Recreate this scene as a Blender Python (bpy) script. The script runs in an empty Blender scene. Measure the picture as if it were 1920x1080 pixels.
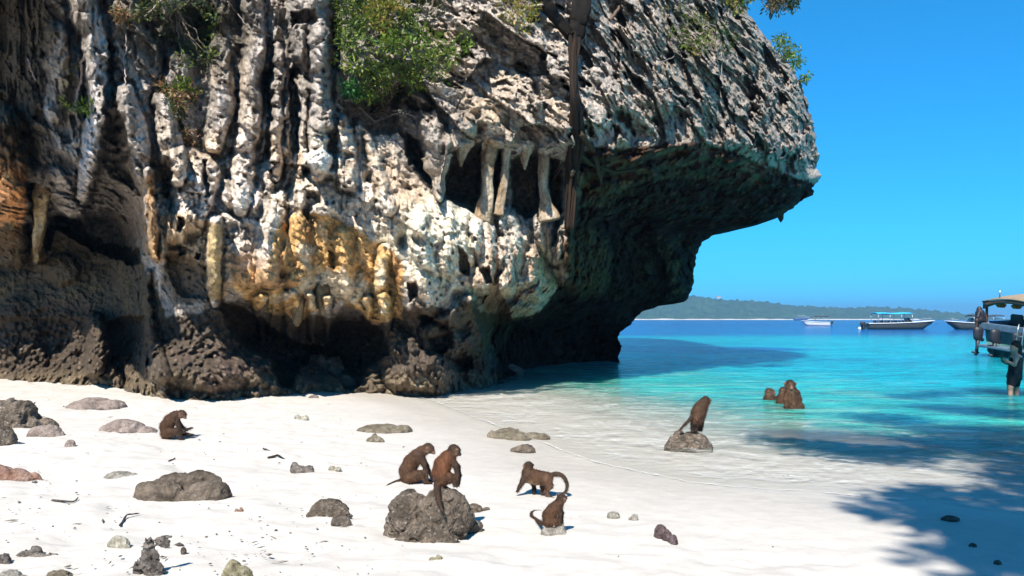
import bpy, bmesh, math, random
import numpy as np
from mathutils import Vector, Matrix

random.seed(7)
RNG = np.random.default_rng(7)
SC = bpy.context.scene
COL = SC.collection

# ------------------------------------------------------------------ camera
F = 1507.0                  # focal length in pixels of the 1920 px wide photograph
EYE = 1.7
HORIZON = 598.0
cam_d = bpy.data.cameras.new('camera')
cam_d.sensor_width = 36.0
cam_d.lens = 36.0 * F / 1920.0
cam_d.shift_y = (HORIZON - 540.0) / 1920.0
cam_d.clip_start = 0.1
cam_d.clip_end = 20000.0
cam = bpy.data.objects.new('camera', cam_d)
cam.location = (0, 0, EYE)
cam.rotation_euler = (math.radians(90), 0, 0)
COL.objects.link(cam)
SC.camera = cam

# ------------------------------------------------------------------ sky and sun
SUN_ELEV = math.radians(49)
SUN_AZ = math.radians(197)      # compass bearing of the sun, +Y is 0, +X is 90
world = bpy.data.worlds.new('World')
SC.world = world
world.use_nodes = True
wn = world.node_tree.nodes
wl = world.node_tree.links
wn.clear()
w_out = wn.new('ShaderNodeOutputWorld')
w_bg = wn.new('ShaderNodeBackground')
w_sky = wn.new('ShaderNodeTexSky')
w_sky.sky_type = 'NISHITA'
w_sky.sun_disc = False
w_sky.sun_elevation = SUN_ELEV
w_sky.sun_rotation = SUN_AZ
w_sky.air_density = 1.0
w_sky.dust_density = 0.0
w_sky.ozone_density = 4.0
# the deep tropical blue of the photograph, the same all round the horizon
w_tc = wn.new('ShaderNodeTexCoord')
w_sep = wn.new('ShaderNodeSeparateXYZ')
w_rmp = wn.new('ShaderNodeValToRGB')
w_mul = wn.new('ShaderNodeMix'); w_mul.data_type = 'RGBA'; w_mul.blend_type = 'MULTIPLY'; w_mul.inputs[0].default_value = 1.0
wl.new(w_tc.outputs['Generated'], w_sep.inputs[0])
wl.new(w_sep.outputs['Z'], w_rmp.inputs[0])
_e = w_rmp.color_ramp.elements
_e[0].position = 0.0; _e[0].color = (0.065, 0.56, 1.08, 1)
_e[1].position = 0.45; _e[1].color = (0.10, 0.86, 1.14, 1)
_m = _e.new(0.10); _m.color = (0.075, 0.66, 1.10, 1)
w_bg.inputs['Strength'].default_value = 0.088
wl.new(w_sky.outputs[0], w_mul.inputs[6])
wl.new(w_rmp.outputs[0], w_mul.inputs[7])
wl.new(w_mul.outputs[2], w_bg.inputs['Color'])
wl.new(w_bg.outputs[0], w_out.inputs['Surface'])

sun_d = bpy.data.lights.new('sun', 'SUN')
sun_d.energy = 5.0
sun_d.angle = math.radians(0.53)
sun_d.color = (1.0, 0.95, 0.87)
sun = bpy.data.objects.new('sun', sun_d)
sdir = Vector((math.sin(SUN_AZ) * math.cos(SUN_ELEV), math.cos(SUN_AZ) * math.cos(SUN_ELEV), math.sin(SUN_ELEV)))
sun.rotation_euler = sdir.to_track_quat('Z', 'Y').to_euler()
sun.location = sdir * 50
COL.objects.link(sun)

vs = SC.view_settings
vs.view_transform = 'Standard'
vs.look = 'None'
vs.exposure = 0.9
vs.gamma = 1.0
vs.use_curve_mapping = False
SC.render.engine = 'CYCLES'
SC.cycles.max_bounces = 6
SC.cycles.diffuse_bounces = 1
SC.cycles.glossy_bounces = 2
SC.cycles.transmission_bounces = 3
SC.cycles.transparent_max_bounces = 12
SC.cycles.volume_bounces = 0
SC.cycles.caustics_reflective = False
SC.cycles.caustics_refractive = False
SC.cycles.sample_clamp_indirect = 4.0
SC.cycles.use_adaptive_sampling = True
SC.cycles.adaptive_threshold = 0.02
SC.cycles.use_denoising = True

# ------------------------------------------------------------------ numeric helpers
f4 = np.float32


def _hash(ix, iy, iz, s):
    h = (ix.astype(np.uint32) * np.uint32(374761393) + iy.astype(np.uint32) * np.uint32(668265263)
         + iz.astype(np.uint32) * np.uint32(2147483647 - 58) + np.uint32((s * 974634777 + 12345) & 0xffffffff))
    h = (h ^ (h >> np.uint32(13))) * np.uint32(1274126177)
    h = (h ^ (h >> np.uint32(16))) * np.uint32(2246822519)
    return h ^ (h >> np.uint32(15))


_G = np.array([[1, 1, 0], [-1, 1, 0], [1, -1, 0], [-1, -1, 0], [1, 0, 1], [-1, 0, 1], [1, 0, -1], [-1, 0, -1],
               [0, 1, 1], [0, -1, 1], [0, 1, -1], [0, -1, -1], [1, 1, 0], [-1, 1, 0], [0, -1, 1], [0, -1, -1]], f4)


def noise3(x, y, z, s=0):
    """gradient noise, about -1..1"""
    x = np.asarray(x, f4); y = np.asarray(y, f4); z = np.asarray(z, f4)
    x, y, z = np.broadcast_arrays(x, y, z)
    ix = np.floor(x).astype(np.int64); iy = np.floor(y).astype(np.int64); iz = np.floor(z).astype(np.int64)
    fx = (x - ix).astype(f4); fy = (y - iy).astype(f4); fz = (z - iz).astype(f4)
    u = fx * fx * fx * (fx * (fx * 6 - 15) + 10)
    v = fy * fy * fy * (fy * (fy * 6 - 15) + 10)
    w = fz * fz * fz * (fz * (fz * 6 - 15) + 10)
    out = 0
    for a in (0, 1):
        for b in (0, 1):
            for c in (0, 1):
                g = _G[(_hash((ix + a) & 0xffffffff, (iy + b) & 0xffffffff, (iz + c) & 0xffffffff, s) & np.uint32(15)).astype(np.int64)]
                d = g[..., 0] * (fx - a) + g[..., 1] * (fy - b) + g[..., 2] * (fz - c)
                out = out + d * (u if a else 1 - u) * (v if b else 1 - v) * (w if c else 1 - w)
    return out


def fbm(x, y, z, octv=4, s=0, gain=0.5, lac=2.03):
    a, t, n = 1.0, 0.0, 0.0
    for k in range(octv):
        t = t + a * noise3(x, y, z, s + k * 17)
        n += a
        a *= gain
        x = x * lac + 3.1; y = y * lac + 1.7; z = z * lac + 5.3
    return t / n


def ridged(x, y, z, octv=4, s=0, gain=0.5, lac=2.03):
    a, t, n = 1.0, 0.0, 0.0
    for k in range(octv):
        t = t + a * (1 - np.abs(noise3(x, y, z, s + k * 13)) * 2)
        n += a
        a *= gain
        x = x * lac + 3.1; y = y * lac + 1.7; z = z * lac + 5.3
    return t / n


def worley(x, y, z, s=0):
    """F1, F2, three hashes of the nearest cell (0..1) and the vector to its seed"""
    x = np.asarray(x, f4); y = np.asarray(y, f4); z = np.asarray(z, f4)
    ix = np.floor(x).astype(np.int64); iy = np.floor(y).astype(np.int64); iz = np.floor(z).astype(np.int64)
    F1 = np.full(x.shape, 9.0, f4); F2 = F1.copy()
    H = np.zeros(x.shape, np.uint32)
    V = [np.zeros(x.shape, f4) for _ in range(3)]
    for a in (-1, 0, 1):
        for b in (-1, 0, 1):
            for c in (-1, 0, 1):
                h = _hash((ix + a) & 0xffffffff, (iy + b) & 0xffffffff, (iz + c) & 0xffffffff, s)
                dx = x - (ix + a + (h & np.uint32(1023)).astype(f4) / 1023)
                dy = y - (iy + b + ((h >> np.uint32(10)) & np.uint32(1023)).astype(f4) / 1023)
                dz = z - (iz + c + ((h >> np.uint32(20)) & np.uint32(1023)).astype(f4) / 1023)
                d = np.sqrt(dx * dx + dy * dy + dz * dz).astype(f4)
                n = d < F1
                F2 = np.where(n, F1, np.minimum(F2, d))
                F1 = np.where(n, d, F1)
                H = np.where(n, h, H)
                V[0] = np.where(n, dx, V[0]); V[1] = np.where(n, dy, V[1]); V[2] = np.where(n, dz, V[2])
    H2 = (H ^ (H >> np.uint32(7))) * np.uint32(2654435761)
    h = [((H2 >> np.uint32(k)) & np.uint32(1023)).astype(f4) / 1023 for k in (2, 11, 21)]
    return F1, F2, h, V


def facets(x, y, z, s=0, step=1.0, tilt=1.0):
    F1, F2, h, V = worley(x, y, z, s)
    t = [(q - 0.5) * 2 for q in h]
    d = (h[0] - 0.5) * step + (V[0] * t[1] + V[2] * t[2]) * tilt
    return d, F2 - F1, h


def sst(a, b, x):
    t = np.clip((x - a) / (b - a), 0, 1)
    return t * t * (3 - 2 * t)


def lerp(a, b, t):
    return a + (b - a) * t


def poly_sd(px, py, poly):
    """signed distance to a closed polygon, positive inside"""
    P = np.asarray(poly, f4)
    d = np.full(px.shape, 1e9, f4)
    ins = np.zeros(px.shape, bool)
    n = len(P)
    for i in range(n):
        ax, ay = P[i]; bx, by = P[(i + 1) % n]
        ex, ey = bx - ax, by - ay
        t = np.clip(((px - ax) * ex + (py - ay) * ey) / (ex * ex + ey * ey + 1e-9), 0, 1)
        dx = px - ax - ex * t; dy = py - ay - ey * t
        d = np.minimum(d, dx * dx + dy * dy)
        c = (ay > py) != (by > py)
        with np.errstate(divide='ignore', invalid='ignore'):
            xi = (bx - ax) * (py - ay) / (by - ay + 1e-12) + ax
        ins ^= c & (px < xi)
    d = np.sqrt(d)
    return np.where(ins, d, -d)


def line_sd(px, py, pts):
    """distance to a polyline and the width interpolated along it; pts are (x, y, w)"""
    best = np.full(px.shape, 1e9, f4); wid = np.ones(px.shape, f4)
    for (ax, ay, aw), (bx, by, bw) in zip(pts[:-1], pts[1:]):
        ex, ey = bx - ax, by - ay
        t = np.clip(((px - ax) * ex + (py - ay) * ey) / (ex * ex + ey * ey + 1e-9), 0, 1)
        d = np.hypot(px - ax - ex * t, py - ay - ey * t)
        w = aw + (bw - aw) * t
        n = d / w < best / wid
        best = np.where(n, d, best); wid = np.where(n, w, wid)
    return best, wid


# ------------------------------------------------------------------ scene helpers
def tag(o, label=None, cat=None, group=None, kind=None):
    if label: o['label'] = label
    if cat: o['category'] = cat
    if group: o['group'] = group
    if kind: o['kind'] = kind
    return o


def mesh_np(name, V, quads=None, tris=None, mat=None, parent=None, col=None, smooth=True, attrs=None):
    """one mesh object from numpy arrays"""
    me = bpy.data.meshes.new(name)
    V = np.ascontiguousarray(V, f4)
    nq = 0 if quads is None else len(quads)
    nt = 0 if tris is None else len(tris)
    me.vertices.add(len(V))
    me.vertices.foreach_set('co', V.ravel())
    me.loops.add(nq * 4 + nt * 3)
    idx = []
    if nq: idx.append(np.asarray(quads, np.int32).ravel())
    if nt: idx.append(np.asarray(tris, np.int32).ravel())
    me.loops.foreach_set('vertex_index', np.concatenate(idx))
    me.polygons.add(nq + nt)
    st = np.concatenate([np.arange(nq) * 4, nq * 4 + np.arange(nt) * 3]).astype(np.int32)
    me.polygons.foreach_set('loop_start', st)
    me.update(calc_edges=True)
    me.validate()
    if smooth:
        me.polygons.foreach_set('use_smooth', np.ones(len(me.polygons), bool))
    if col is not None:
        a = me.color_attributes.new('Col', 'FLOAT_COLOR', 'POINT')
        c = np.ones((len(V), 4), f4); c[:, :3] = np.clip(col, 0, 1)
        a.data.foreach_set('color', c.ravel())
    for k, v in (attrs or {}).items():
        a = me.attributes.new(k, 'FLOAT', 'POINT')
        a.data.foreach_set('value', np.ascontiguousarray(v, f4))
    if mat: me.materials.append(mat)
    o = bpy.data.objects.new(name, me)
    COL.objects.link(o)
    if parent: o.parent = parent
    return o


def grid_quads(nr, nc, flip=False):
    i = np.arange(nr * nc).reshape(nr, nc)
    q = np.stack([i[:-1, :-1], i[:-1, 1:], i[1:, 1:], i[1:, :-1]], -1).reshape(-1, 4)
    return q[:, ::-1] if flip else q


def empty(name, loc=(0, 0, 0), rz=0.0):
    o = bpy.data.objects.new(name, None)
    o.location = loc
    o.rotation_euler = (0, 0, rz)
    o.empty_display_size = 0.2
    COL.objects.link(o)
    return o


def bm_obj(name, bm, mat, parent=None, smooth=False):
    me = bpy.data.meshes.new(name)
    bmesh.ops.recalc_face_normals(bm, faces=bm.faces)
    bm.to_mesh(me); bm.free()
    if smooth:
        for p in me.polygons: p.use_smooth = True
    me.materials.append(mat)
    o = bpy.data.objects.new(name, me)
    COL.objects.link(o)
    if parent: o.parent = parent
    return o


def tube(points, radii, sides=8, cap=True):
    """vertices, quads, tris of a tube through points"""
    P = np.asarray(points, float); n = len(P)
    R = np.broadcast_to(np.asarray(radii, float), (n,))
    T = np.gradient(P, axis=0); T /= np.linalg.norm(T, axis=1)[:, None] + 1e-9
    up = np.array([0.0, 0, 1]) if abs(T[0, 2]) < 0.9 else np.array([1.0, 0, 0])
    V = []
    u = np.cross(T[0], up); u /= np.linalg.norm(u)
    for i in range(n):
        u = u - T[i] * (u @ T[i]); u /= np.linalg.norm(u) + 1e-9
        w = np.cross(T[i], u)
        a = np.arange(sides) * 2 * np.pi / sides
        V.append(P[i] + R[i] * (np.cos(a)[:, None] * u + np.sin(a)[:, None] * w))
    V = np.concatenate(V)
    Q = []
    for i in range(n - 1):
        for k in range(sides):
            k2 = (k + 1) % sides
            Q.append((i * sides + k, i * sides + k2, (i + 1) * sides + k2, (i + 1) * sides + k))
    Tt = []
    if cap:
        V = np.concatenate([V, P[:1], P[-1:]])
        for k in range(sides):
            k2 = (k + 1) % sides
            Tt.append((len(V) - 2, k2, k)); Tt.append((len(V) - 1, (n - 1) * sides + k, (n - 1) * sides + k2))
    return V, np.array(Q), np.array(Tt if Tt else np.zeros((0, 3), int))


def join_geo(parts):
    V, Q, T, o = [], [], [], 0
    for v, q, t in parts:
        V.append(v)
        if len(q): Q.append(np.asarray(q) + o)
        if len(t): T.append(np.asarray(t) + o)
        o += len(v)
    return np.concatenate(V), (np.concatenate(Q) if Q else None), (np.concatenate(T) if T else None)


def surface_nets(S, org, h):
    """quads of the zero level of a field sampled on a grid (negative inside)"""
    nx, ny, nz = S.shape
    ins = S < 0
    cnt = np.zeros((nx - 1, ny - 1, nz - 1), f4)
    acc = np.zeros((nx - 1, ny - 1, nz - 1, 3), f4)
    cor = [(a, b, c) for a in (0, 1) for b in (0, 1) for c in (0, 1)]
    sl = lambda a, n: slice(a, n - 1 + a)
    for i, p in enumerate(cor):
        for q in cor[i + 1:]:
            if sum(abs(p[k] - q[k]) for k in range(3)) != 1: continue
            A = S[sl(p[0], nx), sl(p[1], ny), sl(p[2], nz)]; B = S[sl(q[0], nx), sl(q[1], ny), sl(q[2], nz)]
            m = (A < 0) != (B < 0)
            t = np.where(m, A / np.where(m, A - B, 1), 0)
            cnt += m
            for k in range(3):
                acc[..., k] += np.where(m, p[k] + (q[k] - p[k]) * t, 0)
    act = cnt > 0
    vid = np.full(act.shape, -1, np.int64)
    vid[act] = np.arange(act.sum())
    g = np.stack(np.nonzero(act), -1).astype(f4)
    V = (g + acc[act] / cnt[act][:, None]) * h + np.asarray(org, f4)
    Q = []
    for ax in range(3):
        b, c = [(1, 2), (2, 0), (0, 1)][ax]
        A = ins; n = S.shape
        s0 = [slice(None)] * 3; s1 = [slice(None)] * 3
        s0[ax] = slice(0, n[ax] - 1); s1[ax] = slice(1, n[ax])
        a0 = A[tuple(s0)]; a1 = A[tuple(s1)]
        cr = a0 != a1
        I = np.stack(np.nonzero(cr), -1)
        ok = (I[:, b] > 0) & (I[:, c] > 0) & (I[:, b] < n[b] - 1) & (I[:, c] < n[c] - 1)
        I = I[ok]
        def at(db, dc):
            J = I.copy(); J[:, b] += db; J[:, c] += dc
            return vid[J[:, 0], J[:, 1], J[:, 2]]
        q = np.stack([at(-1, -1), at(0, -1), at(0, 0), at(-1, 0)], -1)
        fl = ~a0[I[:, 0], I[:, 1], I[:, 2]]
        q[fl] = q[fl][:, ::-1]
        Q.append(q)
    return V, np.concatenate(Q)


def smin(a, b, k):
    h = np.clip(0.5 + 0.5 * (b - a) / k, 0, 1)
    return b + (a - b) * h - k * h * (1 - h)


# ------------------------------------------------------------------ materials
def new_mat(name):
    m = bpy.data.materials.new(name)
    m.use_nodes = True
    nt = m.node_tree
    nt.nodes.clear()
    out = nt.nodes.new('ShaderNodeOutputMaterial')
    p = nt.nodes.new('ShaderNodeBsdfPrincipled')
    nt.links.new(p.outputs[0], out.inputs[0])
    return m, nt, p


def nd(nt, typ, **kw):
    n = nt.nodes.new(typ)
    for k, v in kw.items():
        if k in n.inputs.keys(): n.inputs[k].default_value = v
        else: setattr(n, k, v)
    return n


def nmath(nt, op, a, b=None):
    n = nt.nodes.new('ShaderNodeMath'); n.operation = op
    for i, v in enumerate((a, b)):
        if v is None: continue
        if isinstance(v, (int, float)): n.inputs[i].default_value = v
        else: nt.links.new(v, n.inputs[i])
    return n.outputs[0]


def ramp(nt, src, stops):
    r = nt.nodes.new('ShaderNodeValToRGB')
    e = r.color_ramp.elements
    while len(e) < len(stops): e.new(0.5)
    for k, (p, c) in enumerate(stops):
        e[k].position = p
        e[k].color = (c, c, c, 1) if isinstance(c, (int, float)) else (*c, 1)
    nt.links.new(src, r.inputs[0])
    return r.outputs[0]


def mixc(nt, fac, a, b, mode='MIX'):
    n = nt.nodes.new('ShaderNodeMix'); n.data_type = 'RGBA'; n.blend_type = mode
    for sock, v in ((n.inputs[0], fac), (n.inputs[6], a), (n.inputs[7], b)):
        if isinstance(v, (int, float)): sock.default_value = v
        elif isinstance(v, tuple): sock.default_value = (*v, 1)
        else: nt.links.new(v, sock)
    return n.outputs[2]


def tex(nt, kind, scale, vec=None, **kw):
    n = nt.nodes.new({'noise': 'ShaderNodeTexNoise', 'voronoi': 'ShaderNodeTexVoronoi'}[kind])
    n.inputs['Scale'].default_value = scale
    for k, v in kw.items():
        if k in n.inputs.keys(): n.inputs[k].default_value = v
        else: setattr(n, k, v)
    if vec is not None: nt.links.new(vec, n.inputs['Vector'])
    return n


def objco(nt, scale=(1, 1, 1)):
    tc = nt.nodes.new('ShaderNodeTexCoord')
    mp = nt.nodes.new('ShaderNodeMapping')
    mp.inputs['Scale'].default_value = scale
    nt.links.new(tc.outputs['Object'], mp.inputs['Vector'])
    return mp.outputs[0]


def bump(nt, height, p, strength=0.5, dist=0.02, prev=None):
    b = nt.nodes.new('ShaderNodeBump')
    b.inputs['Strength'].default_value = strength
    b.inputs['Distance'].default_value = dist
    nt.links.new(height, b.inputs['Height'])
    if prev is not None: nt.links.new(prev, b.inputs['Normal'])
    if p is not None: nt.links.new(b.outputs[0], p.inputs['Normal'])
    return b.outputs[0]


def simple_mat(name, col, rough=0.6, var=0.25, scale=8.0, metallic=0.0, bmp=0.0, spec=0.5):
    m, nt, p = new_mat(name)
    v = objco(nt)
    n = tex(nt, 'noise', scale, v, Detail=6.0, Roughness=0.65)
    lo = tuple(c * (1 - var) for c in col); hi = tuple(min(1, c * (1 + var)) for c in col)
    nt.links.new(ramp(nt, n.outputs[0], [(0.3, lo), (0.7, hi)]), p.inputs['Base Color'])
    p.inputs['Roughness'].default_value = rough
    p.inputs['Metallic'].default_value = metallic
    p.inputs['Specular IOR Level'].default_value = spec
    if bmp: bump(nt, n.outputs[0], p, bmp, 0.02)
    return m


def attr_mat(name, rough=0.8, var=0.2, scale=60.0, bmp=0.3, spec=0.3, dist=0.01, trans=0.0):
    """base colour from the mesh's own pigment, with grain"""
    m, nt, p = new_mat(name)
    a = nd(nt, 'ShaderNodeVertexColor', layer_name='Col')
    v = objco(nt)
    n = tex(nt, 'noise', scale, v, Detail=4.0, Roughness=0.7)
    g = ramp(nt, n.outputs[0], [(0.25, 1 - var), (0.75, 1 + var)])
    nt.links.new(mixc(nt, 1.0, a.outputs[0], g, 'MULTIPLY'), p.inputs['Base Color'])
    p.inputs['Roughness'].default_value = rough
    p.inputs['Specular IOR Level'].default_value = spec
    if bmp: bump(nt, n.outputs[0], p, bmp, dist)
    if trans:
        t = nt.nodes.new('ShaderNodeBsdfTranslucent')
        nt.links.new(mixc(nt, 1.0, a.outputs[0], g, 'MULTIPLY'), t.inputs['Color'])
        mx = nt.nodes.new('ShaderNodeMixShader'); mx.inputs[0].default_value = trans
        nt.links.new(p.outputs[0], mx.inputs[1]); nt.links.new(t.outputs[0], mx.inputs[2])
        out = [q for q in nt.nodes if q.type == 'OUTPUT_MATERIAL'][0]
        nt.links.new(mx.outputs[0], out.inputs[0])
    return m


# ------------------------------------------------------------------ lie of the land
SHORE = np.array([(-40, 34), (-6.5, 26.5), (-3.2, 21.5), (-2.4, 18), (-0.53, 13.3), (0.5, 10.8), (1.06, 9.4), (1.88, 8.35), (2.85, 7.96),
                  (3.73, 7.6), (4.4, 7.08), (8, 5.6), (14, 3), (30, -6), (400, -200)], float)


def shore_s(x, y):
    """signed distance to the water's edge, positive on land"""
    x = np.asarray(x, float); y = np.asarray(y, float)
    d = np.full(x.shape, 1e18); sg = np.ones(x.shape)
    for (ax, ay), (bx, by) in zip(SHORE[:-1], SHORE[1:]):
        ex, ey = bx - ax, by - ay
        t = np.clip(((x - ax) * ex + (y - ay) * ey) / (ex * ex + ey * ey), 0, 1)
        dx = x - ax - ex * t; dy = y - ay - ey * t
        q = dx * dx + dy * dy
        n = q < d
        d = np.where(n, q, d)
        sg = np.where(n, np.where(ex * (y - ay) - ey * (x - ax) < 0, 1.0, -1.0), sg)
    return np.sqrt(d) * sg


def sand_z(x, y):
    s = shore_s(x, y)
    land = 0.42 * (1 - np.exp(-np.maximum(s, 0) / 9.0))
    sea = -2.6 * (1 - np.exp(np.minimum(s, 0) / 70.0))
    return np.where(s > 0, land, sea)


_SEG = [(float(a), float(b), float(c - a), float(d - b)) for (a, b), (c, d) in zip(SHORE[:-1], SHORE[1:])]


def shore_1(x, y):
    best, sg = 1e18, 1.0
    for ax, ay, ex, ey in _SEG:
        dx, dy = x - ax, y - ay
        t = (dx * ex + dy * ey) / (ex * ex + ey * ey)
        t = 0.0 if t < 0 else 1.0 if t > 1 else t
        q = (dx - ex * t) ** 2 + (dy - ey * t) ** 2
        if q < best:
            best = q
            sg = 1.0 if ex * dy - ey * dx < 0 else -1.0
    return math.sqrt(best) * sg


def sand_1(x, y):
    s = shore_1(x, y)
    return 0.42 * (1 - math.exp(-s / 9.0)) if s > 0 else -2.6 * (1 - math.exp(s / 70.0))


def ground(px, py, off=0.0):
    """where the view ray through a pixel of the photograph meets the sand"""
    Y = EYE * F / (py - HORIZON)
    for _ in range(14):
        z = sand_1((px - 960) / F * Y, Y) + off
        Y = 0.4 * Y + 0.6 * (EYE - z) * F / (py - HORIZON)
    X = (px - 960) / F * Y
    return Vector((X, Y, sand_1(X, Y) + off))


def seapt(px, py, z=0.0):
    Y = (EYE - z) * F / (py - HORIZON)
    return Vector(((px - 960) / F * Y, Y, z))


def at(px, py, Y):
    return Vector(((px - 960) / F * Y, Y, EYE + (HORIZON - py) / F * Y))
# ------------------------------------------------------------------ the cliff
def interp_table(px, py, X, Y, T):
    """smooth interpolation of a depth table (rows Y, columns X)"""
    X = np.asarray(X, f4); Y = np.asarray(Y, f4); T = np.asarray(T, f4)
    i = np.clip(np.searchsorted(X, px) - 1, 0, len(X) - 2)
    j = np.clip(np.searchsorted(Y, py) - 1, 0, len(Y) - 2)
    tx = np.clip((px - X[i]) / (X[i + 1] - X[i]), 0, 1); ty = np.clip((py - Y[j]) / (Y[j + 1] - Y[j]), 0, 1)
    tx = lerp(tx, tx * tx * (3 - 2 * tx), 0.5); ty = lerp(ty, ty * ty * (3 - 2 * ty), 0.5)
    return (T[j, i] * (1 - tx) + T[j, i + 1] * tx) * (1 - ty) + (T[j + 1, i] * (1 - tx) + T[j + 1, i + 1] * tx) * ty


CX = [-260, -60, 0, 80, 200, 300, 400, 500, 600, 700, 800, 900, 1000, 1060, 1120, 1200, 1300, 1400, 1480, 1540]
CY = [-300, -100, 0, 100, 200, 270, 330, 380, 420, 470, 530, 580, 630, 680, 720, 800]
CT = [
    [12.6, 13.0, 14.8, 15.2, 16.6, 17.6, 18.3, 18.9, 19.5, 20.0, 20.4, 20.8, 21.4, 21.8, 22.8, 24.6, 27.4, 30.8, 33.5, 35.1],
    [10.8, 12.2, 14.6, 15.5, 15.6, 16.9, 17.8, 18.1, 18.0, 18.4, 18.8, 19.2, 19.7, 20.0, 21.0, 22.8, 25.4, 28.4, 31.0, 33.1],  # left end juts out above the view, shaped to shade the wall below
    [16.6, 16.8, 17.0, 15.3, 15.3, 16.6, 17.3, 17.7, 17.5, 17.9, 18.2, 18.5, 18.9, 19.2, 20.1, 21.8, 24.3, 27.1, 29.8, 32.1],
    [16.6, 16.8, 17.0, 15.5, 15.1, 16.2, 17.0, 17.4, 17.2, 17.5, 17.8, 18.0, 18.3, 18.5, 19.4, 21.0, 23.3, 26.0, 28.6, 31.1],
    [16.6, 16.8, 17.0, 15.8, 15.0, 16.1, 16.8, 17.2, 17.0, 17.4, 17.4, 17.4, 17.7, 17.9, 18.7, 20.2, 22.5, 25.1, 27.6, 30.2],
    [16.6, 16.8, 17.0, 16.2, 15.2, 15.9, 16.8, 17.0, 16.8, 17.3, 17.6, 17.4, 17.7, 17.9, 18.8, 20.2, 22.3, 24.6, 27.0, 29.8],
    [16.6, 16.8, 17.0, 16.7, 16.0, 15.9, 16.2, 16.5, 16.2, 16.6, 17.8, 18.6, 19.2, 19.4, 20.8, 22.2, 24.4, 26.2, 27.6, 29.4],
    [17.2, 17.4, 17.4, 17.6, 17.6, 16.1, 16.0, 16.2, 15.9, 16.3, 17.3, 18.3, 19.2, 20.2, 22.0, 24.0, 26.0, 27.6, 28.6, 30.0],
    [18.6, 18.9, 19.0, 19.2, 19.2, 16.0, 15.5, 16.0, 16.3, 16.5, 17.0, 18.0, 19.0, 20.6, 23.2, 26.0, 28.0, 29.4, 30.2, 31.0],
    [19.2, 19.5, 19.6, 19.8, 19.6, 16.1, 15.4, 15.7, 16.5, 16.6, 16.8, 17.7, 18.8, 20.9, 23.8, 27.0, 29.0, 30.6, 31.4, 32.0],
    [19.3, 19.6, 19.7, 19.8, 19.4, 16.5, 15.5, 15.6, 16.7, 16.8, 16.7, 17.5, 19.0, 21.9, 24.4, 27.4, 29.6, 31.0, 32.0, 32.5],
    [19.4, 19.6, 19.7, 19.6, 19.2, 16.7, 16.2, 16.7, 17.1, 17.3, 17.0, 18.2, 21.2, 24.6, 26.6, 29.5, 30.8, 31.6, 32.4, 33.0],
    [19.4, 19.6, 19.6, 19.4, 18.6, 16.7, 16.0, 18.4, 19.5, 18.6, 17.3, 19.2, 26.4, 28.4, 30.0, 29.5, 30.8, 31.6, 32.4, 33.0],
    [19.3, 19.5, 19.5, 19.0, 18.0, 15.9, 15.6, 17.0, 19.4, 18.4, 17.5, 19.8, 26.8, 29.0, 30.6, 29.5, 30.8, 31.6, 32.4, 33.0],
    [19.1, 19.2, 19.2, 18.5, 17.6, 15.7, 15.2, 16.4, 17.9, 17.8, 17.6, 20.2, 27.0, 29.2, 30.6, 29.5, 30.8, 31.6, 32.4, 33.0],
    [18.6, 18.7, 18.8, 18.0, 17.2, 15.5, 14.9, 16.5, 17.4, 17.6, 17.4, 20.0, 27.0, 29.0, 30.5, 29.5, 30.8, 31.6, 32.4, 33.0],
]
RP = np.array([(-300, 1325), (-100, 1372), (0, 1396), (20, 1401), (60, 1428), (100, 1462), (150, 1500), (200, 1516), (250, 1529), (300, 1535), (335, 1535),
               (350, 1530), (365, 1523), (372, 1512), (385, 1490), (398, 1474), (408, 1458), (416, 1440), (424, 1400), (432, 1362), (440, 1337),
               (455, 1317), (470, 1307), (500, 1303), (530, 1300), (545, 1296), (560, 1288), (566, 1282), (570, 1262), (574, 1232), (582, 1212),
               (595, 1195), (610, 1178), (625, 1162), (640, 1160), (660, 1163), (680, 1164), (800, 1168)], f4)


def build_cliff_grid():
    py1 = np.arange(-264, 792, 2.0, dtype=f4)
    R = np.interp(py1, RP[:, 0], RP[:, 1]).astype(f4)
    jag = 9 * noise3(py1 * 0.05, 0, 0, 3) + 6 * noise3(py1 * 0.16, 0, 5, 4)
    R = R + jag * np.where((py1 > 420) & (py1 < 560), 0.5, 1.0)
    a = np.arange(-260, 900, 2.0, dtype=f4)
    NB = 330
    b = np.linspace(0, 1, NB, dtype=f4)
    b = 1 - (1 - b) ** 1.15
    PX = np.concatenate([np.broadcast_to(a, (len(py1), len(a))), 900 + b[None, :] * (R[:, None] - 900)], 1).astype(f4)
    PY = np.broadcast_to(py1[:, None], PX.shape).astype(f4)
    return PX, PY, R


PX, PY, RR = build_cliff_grid()
# wander of the drawn outlines, so that no edge is a clean line
WX = PX + 9 * fbm(PX * 0.022, PY * 0.016, 0, 4, 41) + 4 * noise3(PX * 0.09, PY * 0.07, 1, 42)
WY = PY + 11 * fbm(PX * 0.022, PY * 0.016, 7, 4, 43) + 4 * noise3(PX * 0.09, PY * 0.07, 5, 44)
D = interp_table(PX + 14 * fbm(PX * 0.01, PY * 0.01, 3, 3, 45), PY + 14 * fbm(PX * 0.01, PY * 0.01, 9, 3, 46), CX, CY, CT)
XW = (PX - 960) / F * D
ZW = EYE + (HORIZON - PY) / F * D
YW = D.copy()


def zone(poly, soft=12.0):
    return sst(-soft * 0.5, soft * 0.5, poly_sd(WX, WY, poly))


def cave(poly, depth, soft=14.0):
    """hollow whose floor falls back steadily from the rim"""
    global D
    d = poly_sd(WX, WY, poly)
    t = np.clip(d / soft, 0, 1)
    D = D + depth * (0.75 * np.sqrt(1 - (1 - t) ** 2) + 0.25 * np.clip(d / (soft * 4), 0, 1))


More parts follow.
